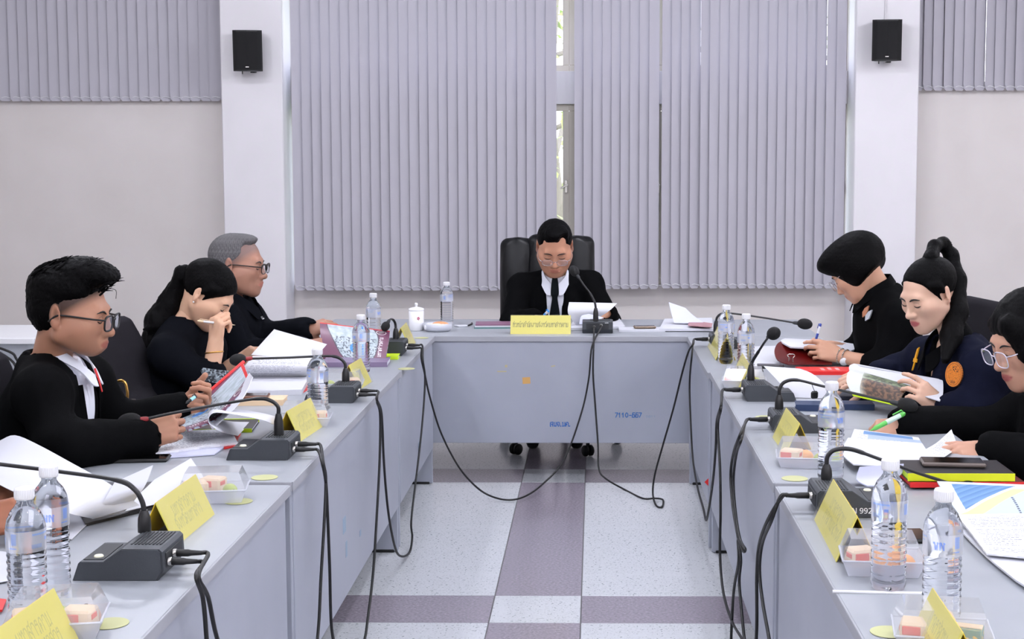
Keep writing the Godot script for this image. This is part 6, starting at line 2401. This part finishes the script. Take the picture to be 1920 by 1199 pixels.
	part("packet_body", box_at(Vector3(0.05, 0.008, 0.03), Vector3(0, 0.004, 0), 0.003, 0.3), M.paper, packet)
	part("folded_end", box_at(Vector3(0.014, 0.006, 0.028), Vector3(-0.03, 0.006, 0.006), 0.002, 0.8), M.paper, packet)
	pen("black pen lying beside the small white packet", on(877, 613) + Vector3(0, 0.005, 0), on(886, 609) + Vector3(0, 0.005, 0), M.black, M.black, 0.004)
	# pens in hands
	pen("light blue pen in the head man's hand", at(1019, 592, 7.42), at(1029, 583, 7.4), mat(Color(0.25, 0.6, 0.92), 0.35), M.white_plastic, 0.0065)
	pen("white and blue pen held upright over the red folder", at(1529, 640, 6.02), at(1539, 607, 6.0), mat(Color(0.2, 0.28, 0.62), 0.35), M.white_plastic, 0.0055)
	pen("green highlighter pen in the hand of the woman at the right edge", at(1632, 808, 4.26), at(1697, 775, 4.3), mat(Color(0.35, 0.72, 0.30), 0.35), mat(Color(0.78, 0.87, 0.80), 0.3), 0.0075)
	pen("white pencil held across the thinking woman's fist", at(441, 610, 5.27), at(370, 602, 5.17), M.cream, M.white_plastic, 0.0042)
	pen("dark pen clipped over the reading man's magazine", at(348, 757, 4.14), at(368, 743, 4.18), M.black, mat(Color(0.6, 0.85, 0.9), 0.3), 0.005)
	# speakers on the pillars
	speaker("black wall speaker high on the left pillar", at(477, 137, 9.72), 0.1, 1.0)
	speaker("black wall speaker high on the right pillar with a wire above", at(1653, 118, 9.72), -0.12, 1.0)
	var wire := tool()
	tube(wire, smooth_line(pts([[1660, -30, 9.712], [1661, 10, 9.712], [1660, 40, 9.71]]), 3), 0.006, 6)
	tag(part("speaker_wire", fin(wire), M.pillar), "painted wire running up the right pillar to its speaker", "wire")
	side_table()
	stencils()
	handbag()

func pen(label: String, a: Vector3, b: Vector3, barrel: Material, grip: Material, r: float) -> void:
	var t := thing("pen", label, "pen", (a + b) / 2)
	var d := (b - a).normalized()
	var st := tool()
	var p := func(k: float) -> Vector3: return a.lerp(b, k)
	tube(st, PackedVector3Array([p.call(0.0), p.call(0.1), p.call(0.14), p.call(0.45)]), [r * 0.15, r * 0.6, r * 0.95, r], 10)
	part_w("tip", fin(st), barrel, t)
	var g := tool()
	tube(g, PackedVector3Array([p.call(0.45), p.call(0.5), p.call(0.85)]), [r, r * 1.08, r], 10)
	part_w("barrel", fin(g), grip, t)
	var e := tool()
	tube(e, PackedVector3Array([p.call(0.85), p.call(0.9), p.call(0.97), p.call(1.0)]), [r, r * 1.05, r * 0.9, r * 0.4], 10)
	part_w("cap", fin(e), barrel, t)
	var up := (Vector3.UP - d * d.y).normalized()
	var c := tool()
	tube(c, PackedVector3Array([p.call(0.95) + up * r, p.call(0.93) + up * r * 1.8, p.call(0.68) + up * r * 1.7]), r * 0.3, 6)
	part_w("clip", fin(c), barrel, t)

func speaker(label: String, foot: Vector3, turn: float, k: float) -> void:
	var t := thing("wall_speaker", label, "speaker", foot + Vector3(0, 0, 0.13), "wall speakers")
	t.rotation = Vector3(0.06, turn, 0)
	var cab := tool()
	var poly := PackedVector2Array([Vector2(-0.095, 0.075), Vector2(-0.07, 0.098), Vector2(0, 0.108), Vector2(0.07, 0.098), Vector2(0.095, 0.075), Vector2(0.06, -0.09), Vector2(-0.06, -0.09)])
	prism(cab, poly, 0.265, Transform3D(Basis(Vector3.RIGHT, PI / 2) * Basis.from_scale(Vector3(1, 1, 1)), Vector3(0, 0.135, 0)))
	part("cabinet", fin(cab), M.speaker_black, t)
	var gr := tool()
	var g2 := PackedVector2Array([Vector2(-0.088, 0.082), Vector2(-0.066, 0.1035), Vector2(0, 0.1135), Vector2(0.066, 0.1035), Vector2(0.088, 0.082), Vector2(0, 0.05)])
	prism(gr, g2, 0.245, Transform3D(Basis(Vector3.RIGHT, PI / 2), Vector3(0, 0.135, 0)))
	part("grille", fin(gr), M.foam, t)
	part("maker_badge", box_at(Vector3(0.022, 0.006, 0.003), Vector3(0, 0.03, 0.114), 0.0005), M.chrome, t)
	var br := tool()
	box(br, Vector3(0.03, 0.008, 0.09), Transform3D(Basis(), Vector3(0.02, -0.004, -0.03)), 0.002)
	box(br, Vector3(0.05, 0.12, 0.012), Transform3D(Basis(), Vector3(0, 0.13, -0.118)), 0.002)
	box(br, Vector3(0.03, 0.03, 0.04), Transform3D(Basis(), Vector3(0, 0.13, -0.1)), 0.002)
	part("bracket", fin(br), M.black, t)
	part("tilt_screw", box_at(Vector3(0.006, 0.02, 0.006), Vector3(-0.045, -0.006, 0.02), 0.001), M.black, t)

func side_table() -> void:
	var a := on(66, 634)
	var t := thing("side_table", "white side table against the left wall with cords on it", "table", Vector3(a.x - 0.75, 0, a.z - 0.28))
	part("tabletop", box_at(Vector3(1.5, 0.028, 0.6), Vector3(0, TOP - 0.014, 0), 0.003), M.white_plastic, t)
	part("front_panel", box_at(Vector3(1.44, 0.5, 0.015), Vector3(0, TOP - 0.28, 0.26), 0.002), M.table_top, t)
	for s in [-1, 1]:
		part("leg_panel", box_at(Vector3(0.025, TOP - 0.03, 0.55), Vector3(s * 0.72, (TOP - 0.028) / 2, 0), 0.003), M.table_top, t)
	for q in [[[0, 655], [18, 660], [30, 672], [38, 690], [41, 715]], [[0, 663], [20, 675], [32, 700], [36, 730]]]:
		var st := tool()
		var l := []
		for p in q: l.append(at(p[0], p[1], 6.9 - 0.35))
		l[0] = at(-40, 640, 6.6)
		tube(st, smooth_line(l, 5), 0.006, 7)
		tag(part("power_cord", fin(st), M.rubber), "black cord %s over the white side table at the left edge" % ("looping high" if q[0][1] == 655 else "hanging lower"), "cord")

func stencils() -> void:
	# blue stencilled codes on the head table's panel, and the tape and glue marks
	var zf := -6.934
	for q in [["สนจ.มค.", 1031, 800, 1077, Color(0.05, 0.38, 0.70)], ["7110-667", 1153, 783, 1205, Color(0.16, 0.42, 0.70)], ["0611", 1211, 783, 1231, Color(0.55, 0.63, 0.74)]]:
		var a := at(q[1], q[2], -zf)
		var b := at(q[3], q[2], -zf)
		var im := pic(256, 64, Color(0.645, 0.66, 0.695, 0.0))
		var k := 250.0 / text_width(q[0], 1.0)
		write_px(im, q[0], Vector2(3, 50), Vector2(k, 0), Vector2(0, -minf(k * 1.3, 6.2)), 3.6, q[4])
		var hgt := (b.x - a.x) * 0.25
		var st := tool()
		sheet(st, [a + Vector3(0, hgt * 0.8, 0.001), a + Vector3(0, -hgt * 0.2, 0.001)], [b + Vector3(0, hgt * 0.8, 0.001), b + Vector3(0, -hgt * 0.2, 0.001)], 0.0004, 1, 1)
		var m := printed(im, 0.6)
		m.transparency = BaseMaterial3D.TRANSPARENCY_ALPHA
		tag(part("stencil_mark", fin(st), m), "blue stencilled code %s on the head table's front" % ["with six characters and dots", "of digits with a dash", "faded at the right end"][["สนจ.มค.", "7110-667", "0611"].find(q[0])], "marking")
	var tape := tool()
	box(tape, Vector3(0.038, 0.032, 0.0012), Transform3D(Basis(Vector3.BACK, 0.06), at(987, 714, 6.934)), 0.0003)
	tag(part("tape_scrap", fin(tape), mat(Color(0.80, 0.62, 0.36), 0.6)), "square scrap of tan tape on the head table's front", "tape")
	var n := 0
	for q in [[941, 697, 0.045, 0.006], [949, 687, 0.012, 0.012], [1037, 687, 0.02, 0.006]]:
		var s := tool()
		box(s, Vector3(q[2], q[3], 0.001), Transform3D(Basis(Vector3.BACK, 0.1 * n), at(q[0], q[1], 6.934)), 0.0003)
		tag(part("tape_residue", fin(s), mat(Color(0.72, 0.68, 0.52), 0.7)), "yellowed tape residue on the head table's front, %s" % ["long streak at the left", "speck above the long streak", "short streak at the right"][n], "tape")
		n += 1
	# red triangle sticker and tan tape low on the right row
	var tr := tool()
	var o := onx(1334, 941, 0.44)
	prism(tr, PackedVector2Array([Vector2(0, -0.016), Vector2(0, 0.016), Vector2(-0.016, 0)]), 0.001, Transform3D(Basis(), Vector3(0.455, o.y, -5.672)))
	tag(part("triangle_sticker", fin(tr), M.red), "small red triangle sticker on the leg of a right table", "sticker")
	var n2 := 0
	for q in [[646, 985, 0.05, 0.05], [676, 1000, 0.03, 0.02], [650, 1030, 0.028, 0.05], [786, 838, 0.03, 0.04]]:
		var p := onx(q[0], q[1], LI - 0.005)
		var s2 := box_at(Vector3(0.001, q[3], q[2]), Vector3(LI - 0.0055, p.y, p.z), 0.0002)
		tag(part("blue_smudge", s2, mat(Color(0.58, 0.655, 0.73), 0.6)), "faded blue stencil smudge on the left tables' front, %s" % ["upper of the near pair", "small one right of the pair", "lower of the near pair", "far one by the corner"][n2], "marking")
		n2 += 1

func handbag() -> void:
	var base := on(242, 810, TOP + 0.006)
	var t := thing("handbag", "dark handbag with a curved gold handle behind the reading man's arm", "handbag", base)
	var f := Field.new()
	f.brick(base + Vector3(0, 0.036, 0), Basis(), Vector3(0.055, 0.036, 0.03), 0.02)
	var b := field_part("bag_body", f, 0.008, mat(Color(0.10, 0.08, 0.08), 0.5), t)
	b.transform = t.global_transform.affine_inverse()
	part_w("gold_handle", tube_st(pts([[214, 727, -base.z], [217, 718, -base.z], [227, 714, -base.z], [235, 719, -base.z], [238, 730, -base.z], [239, 742, -base.z], [236, 772, -base.z]]), 0.0042, 8), M.gold, t)
	part_w("leather_flap", box_at(Vector3(0.042, 0.03, 0.012), at(243, 758, -base.z - 0.012), 0.004), mat(Color(0.22, 0.16, 0.14), 0.6), t)

# ================= papers, books, phones =================
func leaf(called: String, label: String, category: String, left: Array, right: Array, m: Material, thick := 0.0012, group := "") -> MeshInstance3D:
	var o := part(called, sheet_st(pts(left), pts(right), thick, 4, 4), m)
	tag(o, label, category, group)
	return o

func book(called: String, label: String, size: Vector3, where: Vector3, turn: float, cover: Material, edge: Material, category := "book", spine: Material = null) -> Node3D:
	var t := thing(called, label, category, where)
	t.rotation.y = turn
	part("page_block", box_at(Vector3(size.x - 0.006, size.y - 0.003, size.z - 0.006), Vector3(0, size.y / 2, 0), 0.0008), edge, t)
	part("front_cover", box_at(Vector3(size.x, 0.0018, size.z), Vector3(0, size.y - 0.0009, 0), 0.0005), cover, t)
	part("back_cover", box_at(Vector3(size.x, 0.0018, size.z), Vector3(0, 0.0011, 0), 0.0005), cover, t)
	part("spine", box_at(Vector3(size.x, size.y, 0.002), Vector3(0, size.y / 2, size.z / 2), 0.0005), spine if spine else cover, t)
	return t

func phone(label: String, size: Vector3, where: Vector3, turn: float, shell: Material) -> void:
	var t := thing("phone", label, "phone", where)
	t.rotation.y = turn
	part("case", box_at(size, Vector3(0, size.y / 2, 0), 0.004), shell, t)
	part("screen", box_at(Vector3(size.x - 0.008, 0.0008, size.z - 0.008), Vector3(0, size.y + 0.0002, 0), 0.0003), M.screen, t)
	part("camera_lens", box_at(Vector3(0.006, 0.001, 0.006), Vector3(size.x * 0.4, size.y + 0.0004, 0), 0.0003), M.black, t)

func papers() -> void:
	M.screen = mat(Color(0.03, 0.03, 0.035), 0.12)
	M.plum = printed(cover_purple(), 0.35)
	M.text1 = printed(typed_page(1), 0.75)
	M.text2 = printed(typed_page(2), 0.75)
	M.picture = printed(picture_page(), 0.4)
	var p1: Material = M.paper
	var lilac := mat(Color(0.80, 0.81, 0.90), 0.8)
	var black_folder := mat(Color(0.07, 0.07, 0.085), 0.4)
	# --- near left
	leaf("paper_sheet", "large white page curling up at the left edge in front of the seated man", "paper", [[2, 826, 3.5], [28, 817, 3.5], [70, 834, 3.45], [140, 872, 3.35], [205, 908, 3.25], [262, 948, 0.76]], [[-80, 862, 3.4], [-50, 880, 3.32], [-10, 905, 3.2], [60, 938, 3.12], [125, 962, 3.08], [175, 973, 0.735]], p1)
	leaf("paper_sheet", "white page with a raised corner lying across the near left papers", "paper", [[215, 905, 3.25], [195, 940, 3.18], [172, 974, 0.731]], [[287, 873, 3.28], [270, 915, 3.2], [235, 958, 0.735]], p1)
	leaf("paper_sheet", "white page standing up behind the nearest left name card", "paper", [[290, 900, 3.5], [250, 935, 3.35], [176, 973, 0.735]], [[358, 860, 3.6], [378, 890, 3.56], [396, 922, 3.5]], p1)
	leaf("document_folder", "thin black folder under the near left papers", "folder", [[130, 918, 0.724], [160, 985, 0.724]], [[300, 905, 0.724], [335, 942, 0.724]], black_folder, 0.006)
	leaf("paper_sheet", "small white sheet between the left bottles and the microphone", "paper", [[125, 958, 0.7225], [110, 1010, 0.7225]], [[172, 975, 0.724], [135, 1012, 0.7225]], p1)
	leaf("paper_sheet", "white sheet corner at the left edge beside the bottles", "paper", [[-40, 1030, 0.724], [-40, 1100, 0.724]], [[14, 1036, 0.724], [16, 1090, 0.724]], p1)
	leaf("document_folder", "red folder corner at the bottom left edge", "folder", [[-50, 1120, 0.725], [-50, 1150, 0.725]], [[12, 1126, 0.725], [4, 1146, 0.725]], M.red, 0.004)
	phone("black phone lying beside the reading man's sleeve", Vector3(0.16, 0.01, 0.075), on(262, 864, TOP + 0.006), 0.12, M.black)
	# --- reading man
	leaf("magazine", "red edged magazine held open by the reading man", "magazine", [[456, 681, 4.5], [418, 716, 4.42], [375, 752, 4.36], [322, 785, 4.28]], [[470, 716, 4.28], [440, 752, 4.2], [405, 788, 4.13], [352, 808, 4.06]], M.plum, 0.006)
	var under := leaf("magazine_pages", "loose white pages hanging under the reading man's magazine", "paper", [[468, 700, 4.36], [430, 745, 4.28], [385, 785, 4.2]], [[474, 708, 4.24], [452, 752, 4.16], [398, 806, 4.08]], p1, 0.003)
	under.name = "loose_pages"
	var sp := tool()
	tube(sp, smooth_line(pts([[457, 679, 4.5], [418, 713, 4.42], [375, 749, 4.36], [340, 772, 4.3]]), 4), 0.006, 8)
	tag(part("magazine_spine", fin(sp), M.red), "red binding strip along the reading man's magazine", "binding")
	leaf("printed_document", "printed white document flat below the reading man's hands", "document", [[300, 812, 0.734], [292, 852, 0.734]], [[432, 806, 0.734], [446, 832, 0.734]], M.text1, 0.006)
	leaf("printed_document", "bluish leaflet under the printed document by the phone", "document", [[290, 838, 0.729], [300, 860, 0.729]], [[440, 826, 0.729], [402, 853, 0.729]], lilac, 0.003)
	leaf("document_folder", "red folder edge left of the reading man's microphone", "folder", [[415, 815, 0.729], [420, 842, 0.729]], [[452, 812, 0.729], [440, 838, 0.729]], M.red, 0.004)
	var lb := book("document_binder", "dark document binder with lime edge strips under a curled page", Vector3(0.2, 0.012, 0.17), on(418, 803, TOP + 0.006), 0.1, black_folder, M.pages, "binder", M.lime)
	part("edge_strip", box_at(Vector3(0.2, 0.012, 0.004), Vector3(0, 0.008, -0.085), 0.001), M.lime, lb)
	leaf("paper_sheet", "white page rolled over the lime edged binder", "paper", [[446, 818, 0.735], [410, 808, 4.04], [391, 792, 4.06], [400, 775, 4.08], [440, 778, 4.06], [490, 788, 4.04], [520, 800, 0.745]], [[470, 792, 0.735], [425, 790, 4.24], [392, 778, 4.26], [400, 766, 4.28], [445, 768, 4.26], [495, 776, 4.24], [530, 786, 0.745]], p1)
	var bx := book("box_book", "beige edged book lying behind the reading man's microphone", Vector3(0.175, 0.026, 0.1), on(488, 760), 0.05, M.cream, M.cream)
	phone("phone in a brown case on the beige edged book", Vector3(0.13, 0.01, 0.07), bx.position + Vector3(-0.035, 0.027, 0), 0.1, mat(Color(0.40, 0.26, 0.2), 0.5))
	# --- thinking woman
	leaf("paper_sheet", "large white page lifted by the thinking woman", "paper", [[514, 618, 5.5], [494, 640, 5.42], [471, 666, 5.34]], [[613, 646, 5.5], [600, 660, 5.42], [580, 676, 5.34]], p1)
	leaf("paper_sheet", "white page sloping below the lifted page on the left", "paper", [[474, 668, 5.33], [456, 690, 5.3], [440, 708, 0.745]], [[582, 672, 5.33], [580, 690, 5.3], [576, 706, 0.745]], M.text2)
	leaf("paper_stack", "stack of white pages lying before the thinking woman", "paper", [[452, 704, 0.735], [425, 741, 0.735]], [[585, 704, 0.735], [566, 736, 0.735]], p1, 0.02)
	leaf("document_folder", "red folder edge right of the thinking woman's papers", "folder", [[560, 700, 0.725], [565, 740, 0.725]], [[590, 695, 0.725], [578, 732, 0.725]], M.red, 0.004)
	# --- grey man
	leaf("magazine", "plum magazine with an aerial photograph held up by the older man", "magazine", [[600, 606, 6.18], [601, 628, 6.1], [606, 672, 6.0]], [[731, 622, 6.12], [729, 640, 6.05], [723, 674, 5.95]], M.plum, 0.006)
	book("magazine", "lime edged magazine flat beside the far left microphone", Vector3(0.12, 0.014, 0.1), on(722, 672), 0.05, M.lime, M.pages, "magazine", M.lime)
	book("magazine", "purple backed magazine lying under the held magazine", Vector3(0.27, 0.02, 0.16), on(668, 684), 0.05, mat(Color(0.5, 0.44, 0.55), 0.4), M.pages, "magazine")
	# --- head table
	var pile := [["magazine", "top plum magazine left of the long name card", 0.016, mat(Color(0.52, 0.36, 0.46), 0.4)], ["magazine", "middle white magazine left of the long name card", 0.008, M.paper], ["magazine", "bottom teal edged magazine left of the long name card", 0.0, mat(Color(0.35, 0.5, 0.5), 0.4)]]
	for q in pile:
		book(q[0], q[1], Vector3(0.22, 0.0075, 0.14), on(930, 614) + Vector3(0.004 * q[2] * 100, q[2], 0), 0.06, q[3], M.pages, "magazine")
	leaf("paper_sheet", "white page lifted by the man at the head table", "paper", [[1067, 567, 7.3], [1065, 588, 7.26], [1080, 610, 0.735]], [[1157, 569, 7.34], [1140, 585, 7.28], [1106, 606, 0.735]], p1)
	leaf("paper_sheet", "shaded page curling under the head man's lifted page", "paper", [[1086, 608, 7.2], [1090, 593, 7.22], [1104, 589, 7.25]], [[1120, 612, 7.2], [1126, 600, 7.22], [1132, 596, 7.25]], lilac)
	leaf("paper_stack", "flat papers beneath the head man's lifted page", "paper", [[1076, 602, 0.728], [1066, 618, 0.728]], [[1162, 600, 0.728], [1172, 614, 0.728]], p1, 0.012)
	var nb := book("notebook", "white notebook right of the head table microphone", Vector3(0.23, 0.01, 0.13), on(1203, 620), 0.0, M.paper, M.pages)
	phone("tan phone lying on the white notebook", Vector3(0.11, 0.012, 0.055), nb.position + Vector3(0.015, 0.0115, 0.0), 0.1, mat(Color(0.45, 0.38, 0.31), 0.4))
	leaf("paper_stack", "loose papers at the right end of the head table", "paper", [[1246, 600, 0.73], [1236, 619, 0.73]], [[1335, 598, 0.73], [1338, 619, 0.73]], p1, 0.012)
	leaf("paper_sheet", "white page with a raised corner at the right end of the head table", "paper", [[1254, 567, 7.4], [1258, 585, 7.36], [1264, 606, 0.745]], [[1285, 578, 7.4], [1300, 592, 7.36], [1322, 607, 0.745]], lilac)
	leaf("magazine", "reddish magazine page lying on the right head table papers", "magazine", [[1292, 601, 0.748], [1290, 611, 0.748]], [[1336, 607, 0.748], [1334, 614, 0.748]], mat(Color(0.68, 0.5, 0.52), 0.5), 0.003)
	# --- bobbed woman
	leaf("paper_stack", "white papers left of the red folder on the far right table", "paper", [[1388, 652, 0.726], [1384, 690, 0.726]], [[1466, 650, 0.726], [1462, 688, 0.726]], p1, 0.008)
	leaf("red_folder", "dark red folder with a curled cover under the writing hand", "folder", [[1478, 640, 6.05], [1460, 643, 5.98], [1452, 658, 5.92], [1458, 676, 5.86], [1478, 684, 0.735]], [[1570, 655, 6.1], [1568, 658, 6.05], [1565, 664, 5.98], [1560, 674, 5.92], [1560, 684, 0.735]], M.dark_red, 0.004)
	leaf("paper_stack", "white pages lying on the dark red folder", "paper", [[1472, 636, 6.2], [1464, 641, 6.0], [1482, 652, 5.92]], [[1598, 642, 6.2], [1602, 656, 5.98], [1596, 658, 5.9]], p1, 0.006)
	var clip := tool()
	tube(clip, smooth_line(pts([[1479, 679, 5.84], [1479, 671, 5.84], [1476, 667, 5.84], [1480, 665, 5.84], [1488, 665, 5.84], [1490, 668, 5.84], [1487, 672, 5.84], [1487, 679, 5.84]]), 4), 0.0026, 6)
	tag(part("paper_clip", fin(clip), M.chrome), "chrome clip on the dark red folder's curled cover", "clip")
	phone("black phone lying left of the red book on the far right table", Vector3(0.11, 0.012, 0.07), on(1444, 690), -0.1, M.black)
	var rb := book("red_book", "bright red book with white lettering on its cover", Vector3(0.24, 0.02, 0.13), on(1552, 702), 0.0, M.red, M.red)
	var rim := pic(256, 128, Color(0.83, 0.13, 0.13))
	for q in [[96, 40], [128, 26], [160, 34]]:
		for k in 7:
			rim.fill_rect(Rect2i(q[0], q[1] + k * 9, 16, 5), Color(0.93, 0.88, 0.88))
	var rc := tool()
	sheet(rc, [Vector3(-0.118, 0.0205, -0.063), Vector3(-0.118, 0.0205, 0.063)], [Vector3(0.118, 0.0205, -0.063), Vector3(0.118, 0.0205, 0.063)], 0.0006, 1, 1)
	part("cover_print", fin(rc), printed(rim, 0.4), rb)
	# --- ponytailed woman
	leaf("paper_sheet", "white page with a raised corner behind the raised right microphone", "paper", [[1432, 687, 5.15], [1452, 708, 5.05], [1486, 746, 0.728]], [[1500, 692, 5.2], [1530, 706, 5.08], [1572, 748, 0.728]], p1)
	leaf("open_book", "open picture book held up by the ponytailed woman", "book", [[1600, 694, 4.86], [1590, 700, 4.82], [1588, 718, 4.78], [1597, 737, 4.74]], [[1712, 726, 4.66], [1702, 730, 4.64], [1692, 742, 4.62], [1688, 757, 4.6]], M.picture, 0.004)
	leaf("paper_sheet", "white pages folded over the ponytailed woman's open book", "paper", [[1594, 700, 4.84], [1592, 688, 4.9], [1602, 683, 4.94], [1612, 686, 4.9]], [[1762, 753, 4.52], [1768, 740, 4.58], [1768, 716, 4.68], [1762, 712, 4.7]], p1, 0.003)
	leaf("magazine_edge", "lime strip along the lower edge of the ponytailed woman's open book", "binding", [[1597, 736, 4.735], [1600, 743, 4.73]], [[1685, 755, 4.595], [1687, 763, 4.59]], M.lime, 0.004)
	book("navy_notebook", "small navy notebook left of the green pen woman's bottle", Vector3(0.125, 0.022, 0.085), on(1526, 768, TOP + 0.006), -0.1, M.navy_book, M.pages)
	book("navy_notebook", "navy notebook under the lime edge of the open book", Vector3(0.13, 0.02, 0.08), on(1600, 766, TOP + 0.006), -0.05, M.navy_book, M.navy_book)
	book("navy_notebook", "dark notebook lying behind the two navy notebooks", Vector3(0.2, 0.016, 0.1), on(1605, 748, TOP + 0.006), -0.05, mat(Color(0.12, 0.15, 0.22), 0.5), M.navy_book)
	var fob := thing("key_fob", "black key fob with a thin wire on the navy notebook", "key", on(1527, 748, TOP + 0.03))
	part("fob_body", box_at(Vector3(0.026, 0.026, 0.014), Vector3(0, 0.013, 0), 0.005, 0.4), M.black, fob)
	part("fob_wire", tube_st([Vector3(0, 0.026, 0), Vector3(-0.006, 0.04, 0), Vector3(-0.012, 0.058, 0)], 0.0012, 5), M.black, fob)
	# --- green pen woman
	leaf("printed_document", "document with a blue heading under the hand with the green pen", "document", [[1602, 806, 0.73], [1586, 846, 0.73]], [[1722, 822, 0.73], [1740, 850, 0.73]], printed(heading_page(), 0.7), 0.004)
	leaf("paper_sheet", "large white page across the green pen woman's papers", "paper", [[1590, 822, 0.752], [1578, 850, 0.748], [1600, 872, 0.75]], [[1712, 834, 0.752], [1758, 862, 0.752], [1700, 878, 0.752]], p1, 0.003)
	leaf("paper_sheet", "white typed page standing at a slant by the resting hand", "paper", [[1784, 806, 4.12], [1755, 832, 4.08], [1722, 850, 0.75]], [[1796, 838, 4.06], [1785, 848, 4.02], [1760, 864, 0.75]], M.text2)
	var stack := on(1795, 906, TOP + 0.006)
	book("red_book", "red edged book at the bottom of the stack under the phone", Vector3(0.29, 0.014, 0.17), stack + Vector3(0.01, 0, -0.03), 0.02, M.dark_red, M.red, "book", M.red)
	book("yellow_book", "yellow edged dark book on the red book under the phone", Vector3(0.27, 0.02, 0.17), stack + Vector3(-0.003, 0.015, -0.035), 0.0, black_folder, M.lime, "book", mat(Color(0.85, 0.88, 0.08), 0.5))
	phone("phone in a tan case on the yellow edged book", Vector3(0.16, 0.012, 0.078), stack + Vector3(0.0, 0.036, -0.055), -0.1, mat(Color(0.42, 0.38, 0.36), 0.4))
	leaf("paper_stack", "white papers crumpled left of the red edged book", "paper", [[1612, 876, 0.77], [1606, 900, 0.74], [1626, 912, 0.73]], [[1694, 870, 0.77], [1690, 890, 0.745], [1660, 912, 0.73]], lilac, 0.003)
	# --- near right
	leaf("magazine", "blue and white magazine propped at the right edge in front of the phone stack", "magazine", [[1757, 904, 3.42], [1776, 935, 3.36], [1798, 966, 0.735]], [[1960, 912, 3.4], [1960, 940, 3.34], [1960, 980, 0.735]], printed(blue_cover(), 0.4), 0.004)
	leaf("printed_document", "typed white page at the right edge below the propped magazine", "document", [[1793, 967, 0.745], [1820, 1000, 0.742], [1850, 1040, 0.738]], [[1960, 964, 0.745], [1960, 1000, 0.742], [1960, 1050, 0.738]], M.text1, 0.004)
	leaf("paper_sheet", "white page sliding off the right edge under the typed page", "paper", [[1800, 995, 0.728], [1850, 1045, 0.728], [1905, 1090, 0.728]], [[1960, 1000, 0.728], [1960, 1050, 0.728], [1960, 1125, 0.728]], p1, 0.004)
	var roll := thing("rolled_magazine", "brown rolled magazine end at the right edge", "magazine", at(1916, 1062, 2.98))
	var st := tool()
	var ea := []
	var eb := []
	for k in 26:
		var a := k * 0.5
		var r := 0.036 - k * 0.0007
		var c := at(1921, 1058, 2.98) + Vector3(cos(a) * r, sin(a) * r, 0)
		ea.append(c)
		eb.append(c + Vector3(0.1, 0.0, -0.2))
	sheet(st, ea, eb, 0.0016, 2, 2)
	part_w("rolled_cover", fin(st), mat(Color(0.30, 0.16, 0.13), 0.4), roll)
	phone("dark phone between the two near right bottles", Vector3(0.06, 0.01, 0.1), on(1714, 1010), 0.05, M.black)
	var strip := tool()
	var sa := on(1567, 1112)
	var sb := on(1752, 1116)
	tube(strip, PackedVector3Array([sa + Vector3(-0.006, 0.002, 0), sb + Vector3(0, 0.002, 0)]), 0.0035, 8)
	tag(part("plastic_strip", fin(strip), M.white_plastic), "thin white plastic strip across the near right tabletop", "strip")

func heading_page() -> Image:
	var im := typed_page(5)
	im.fill_rect(Rect2i(40, 12, 190, 70), Color(0.40, 0.55, 0.74))
	im.fill_rect(Rect2i(60, 84, 196, 60), Color(0.66, 0.72, 0.80))
	return im

func blue_cover() -> Image:
	var im := pic(256, 160, Color(0.87, 0.9, 0.95))
	for y in 160:
		for x in 256:
			if x > 30 and y > 14 and x < 205 - y * 1.35: im.set_pixel(x, y, Color(0.32, 0.48, 0.68).lerp(Color(0.45, 0.6, 0.76), fposmod(x * 0.03 + y * 0.05, 1.0)))
			elif absf(x - (212 - y * 1.35)) < 7: im.set_pixel(x, y, Color(0.93, 0.93, 0.92))
			elif x > 212 - y * 1.35 and x < 250 - y * 1.2 and y > 30: im.set_pixel(x, y, Color(0.88, 0.86, 0.62))
			elif y > 25 and x > 60: im.set_pixel(x, y, Color(0.76, 0.82, 0.89))
	for k in 12:
		im.fill_rect(Rect2i(168 + k * 2, 70 + k * 7, 6, 5), Color(0.3, 0.34, 0.42))
	return im
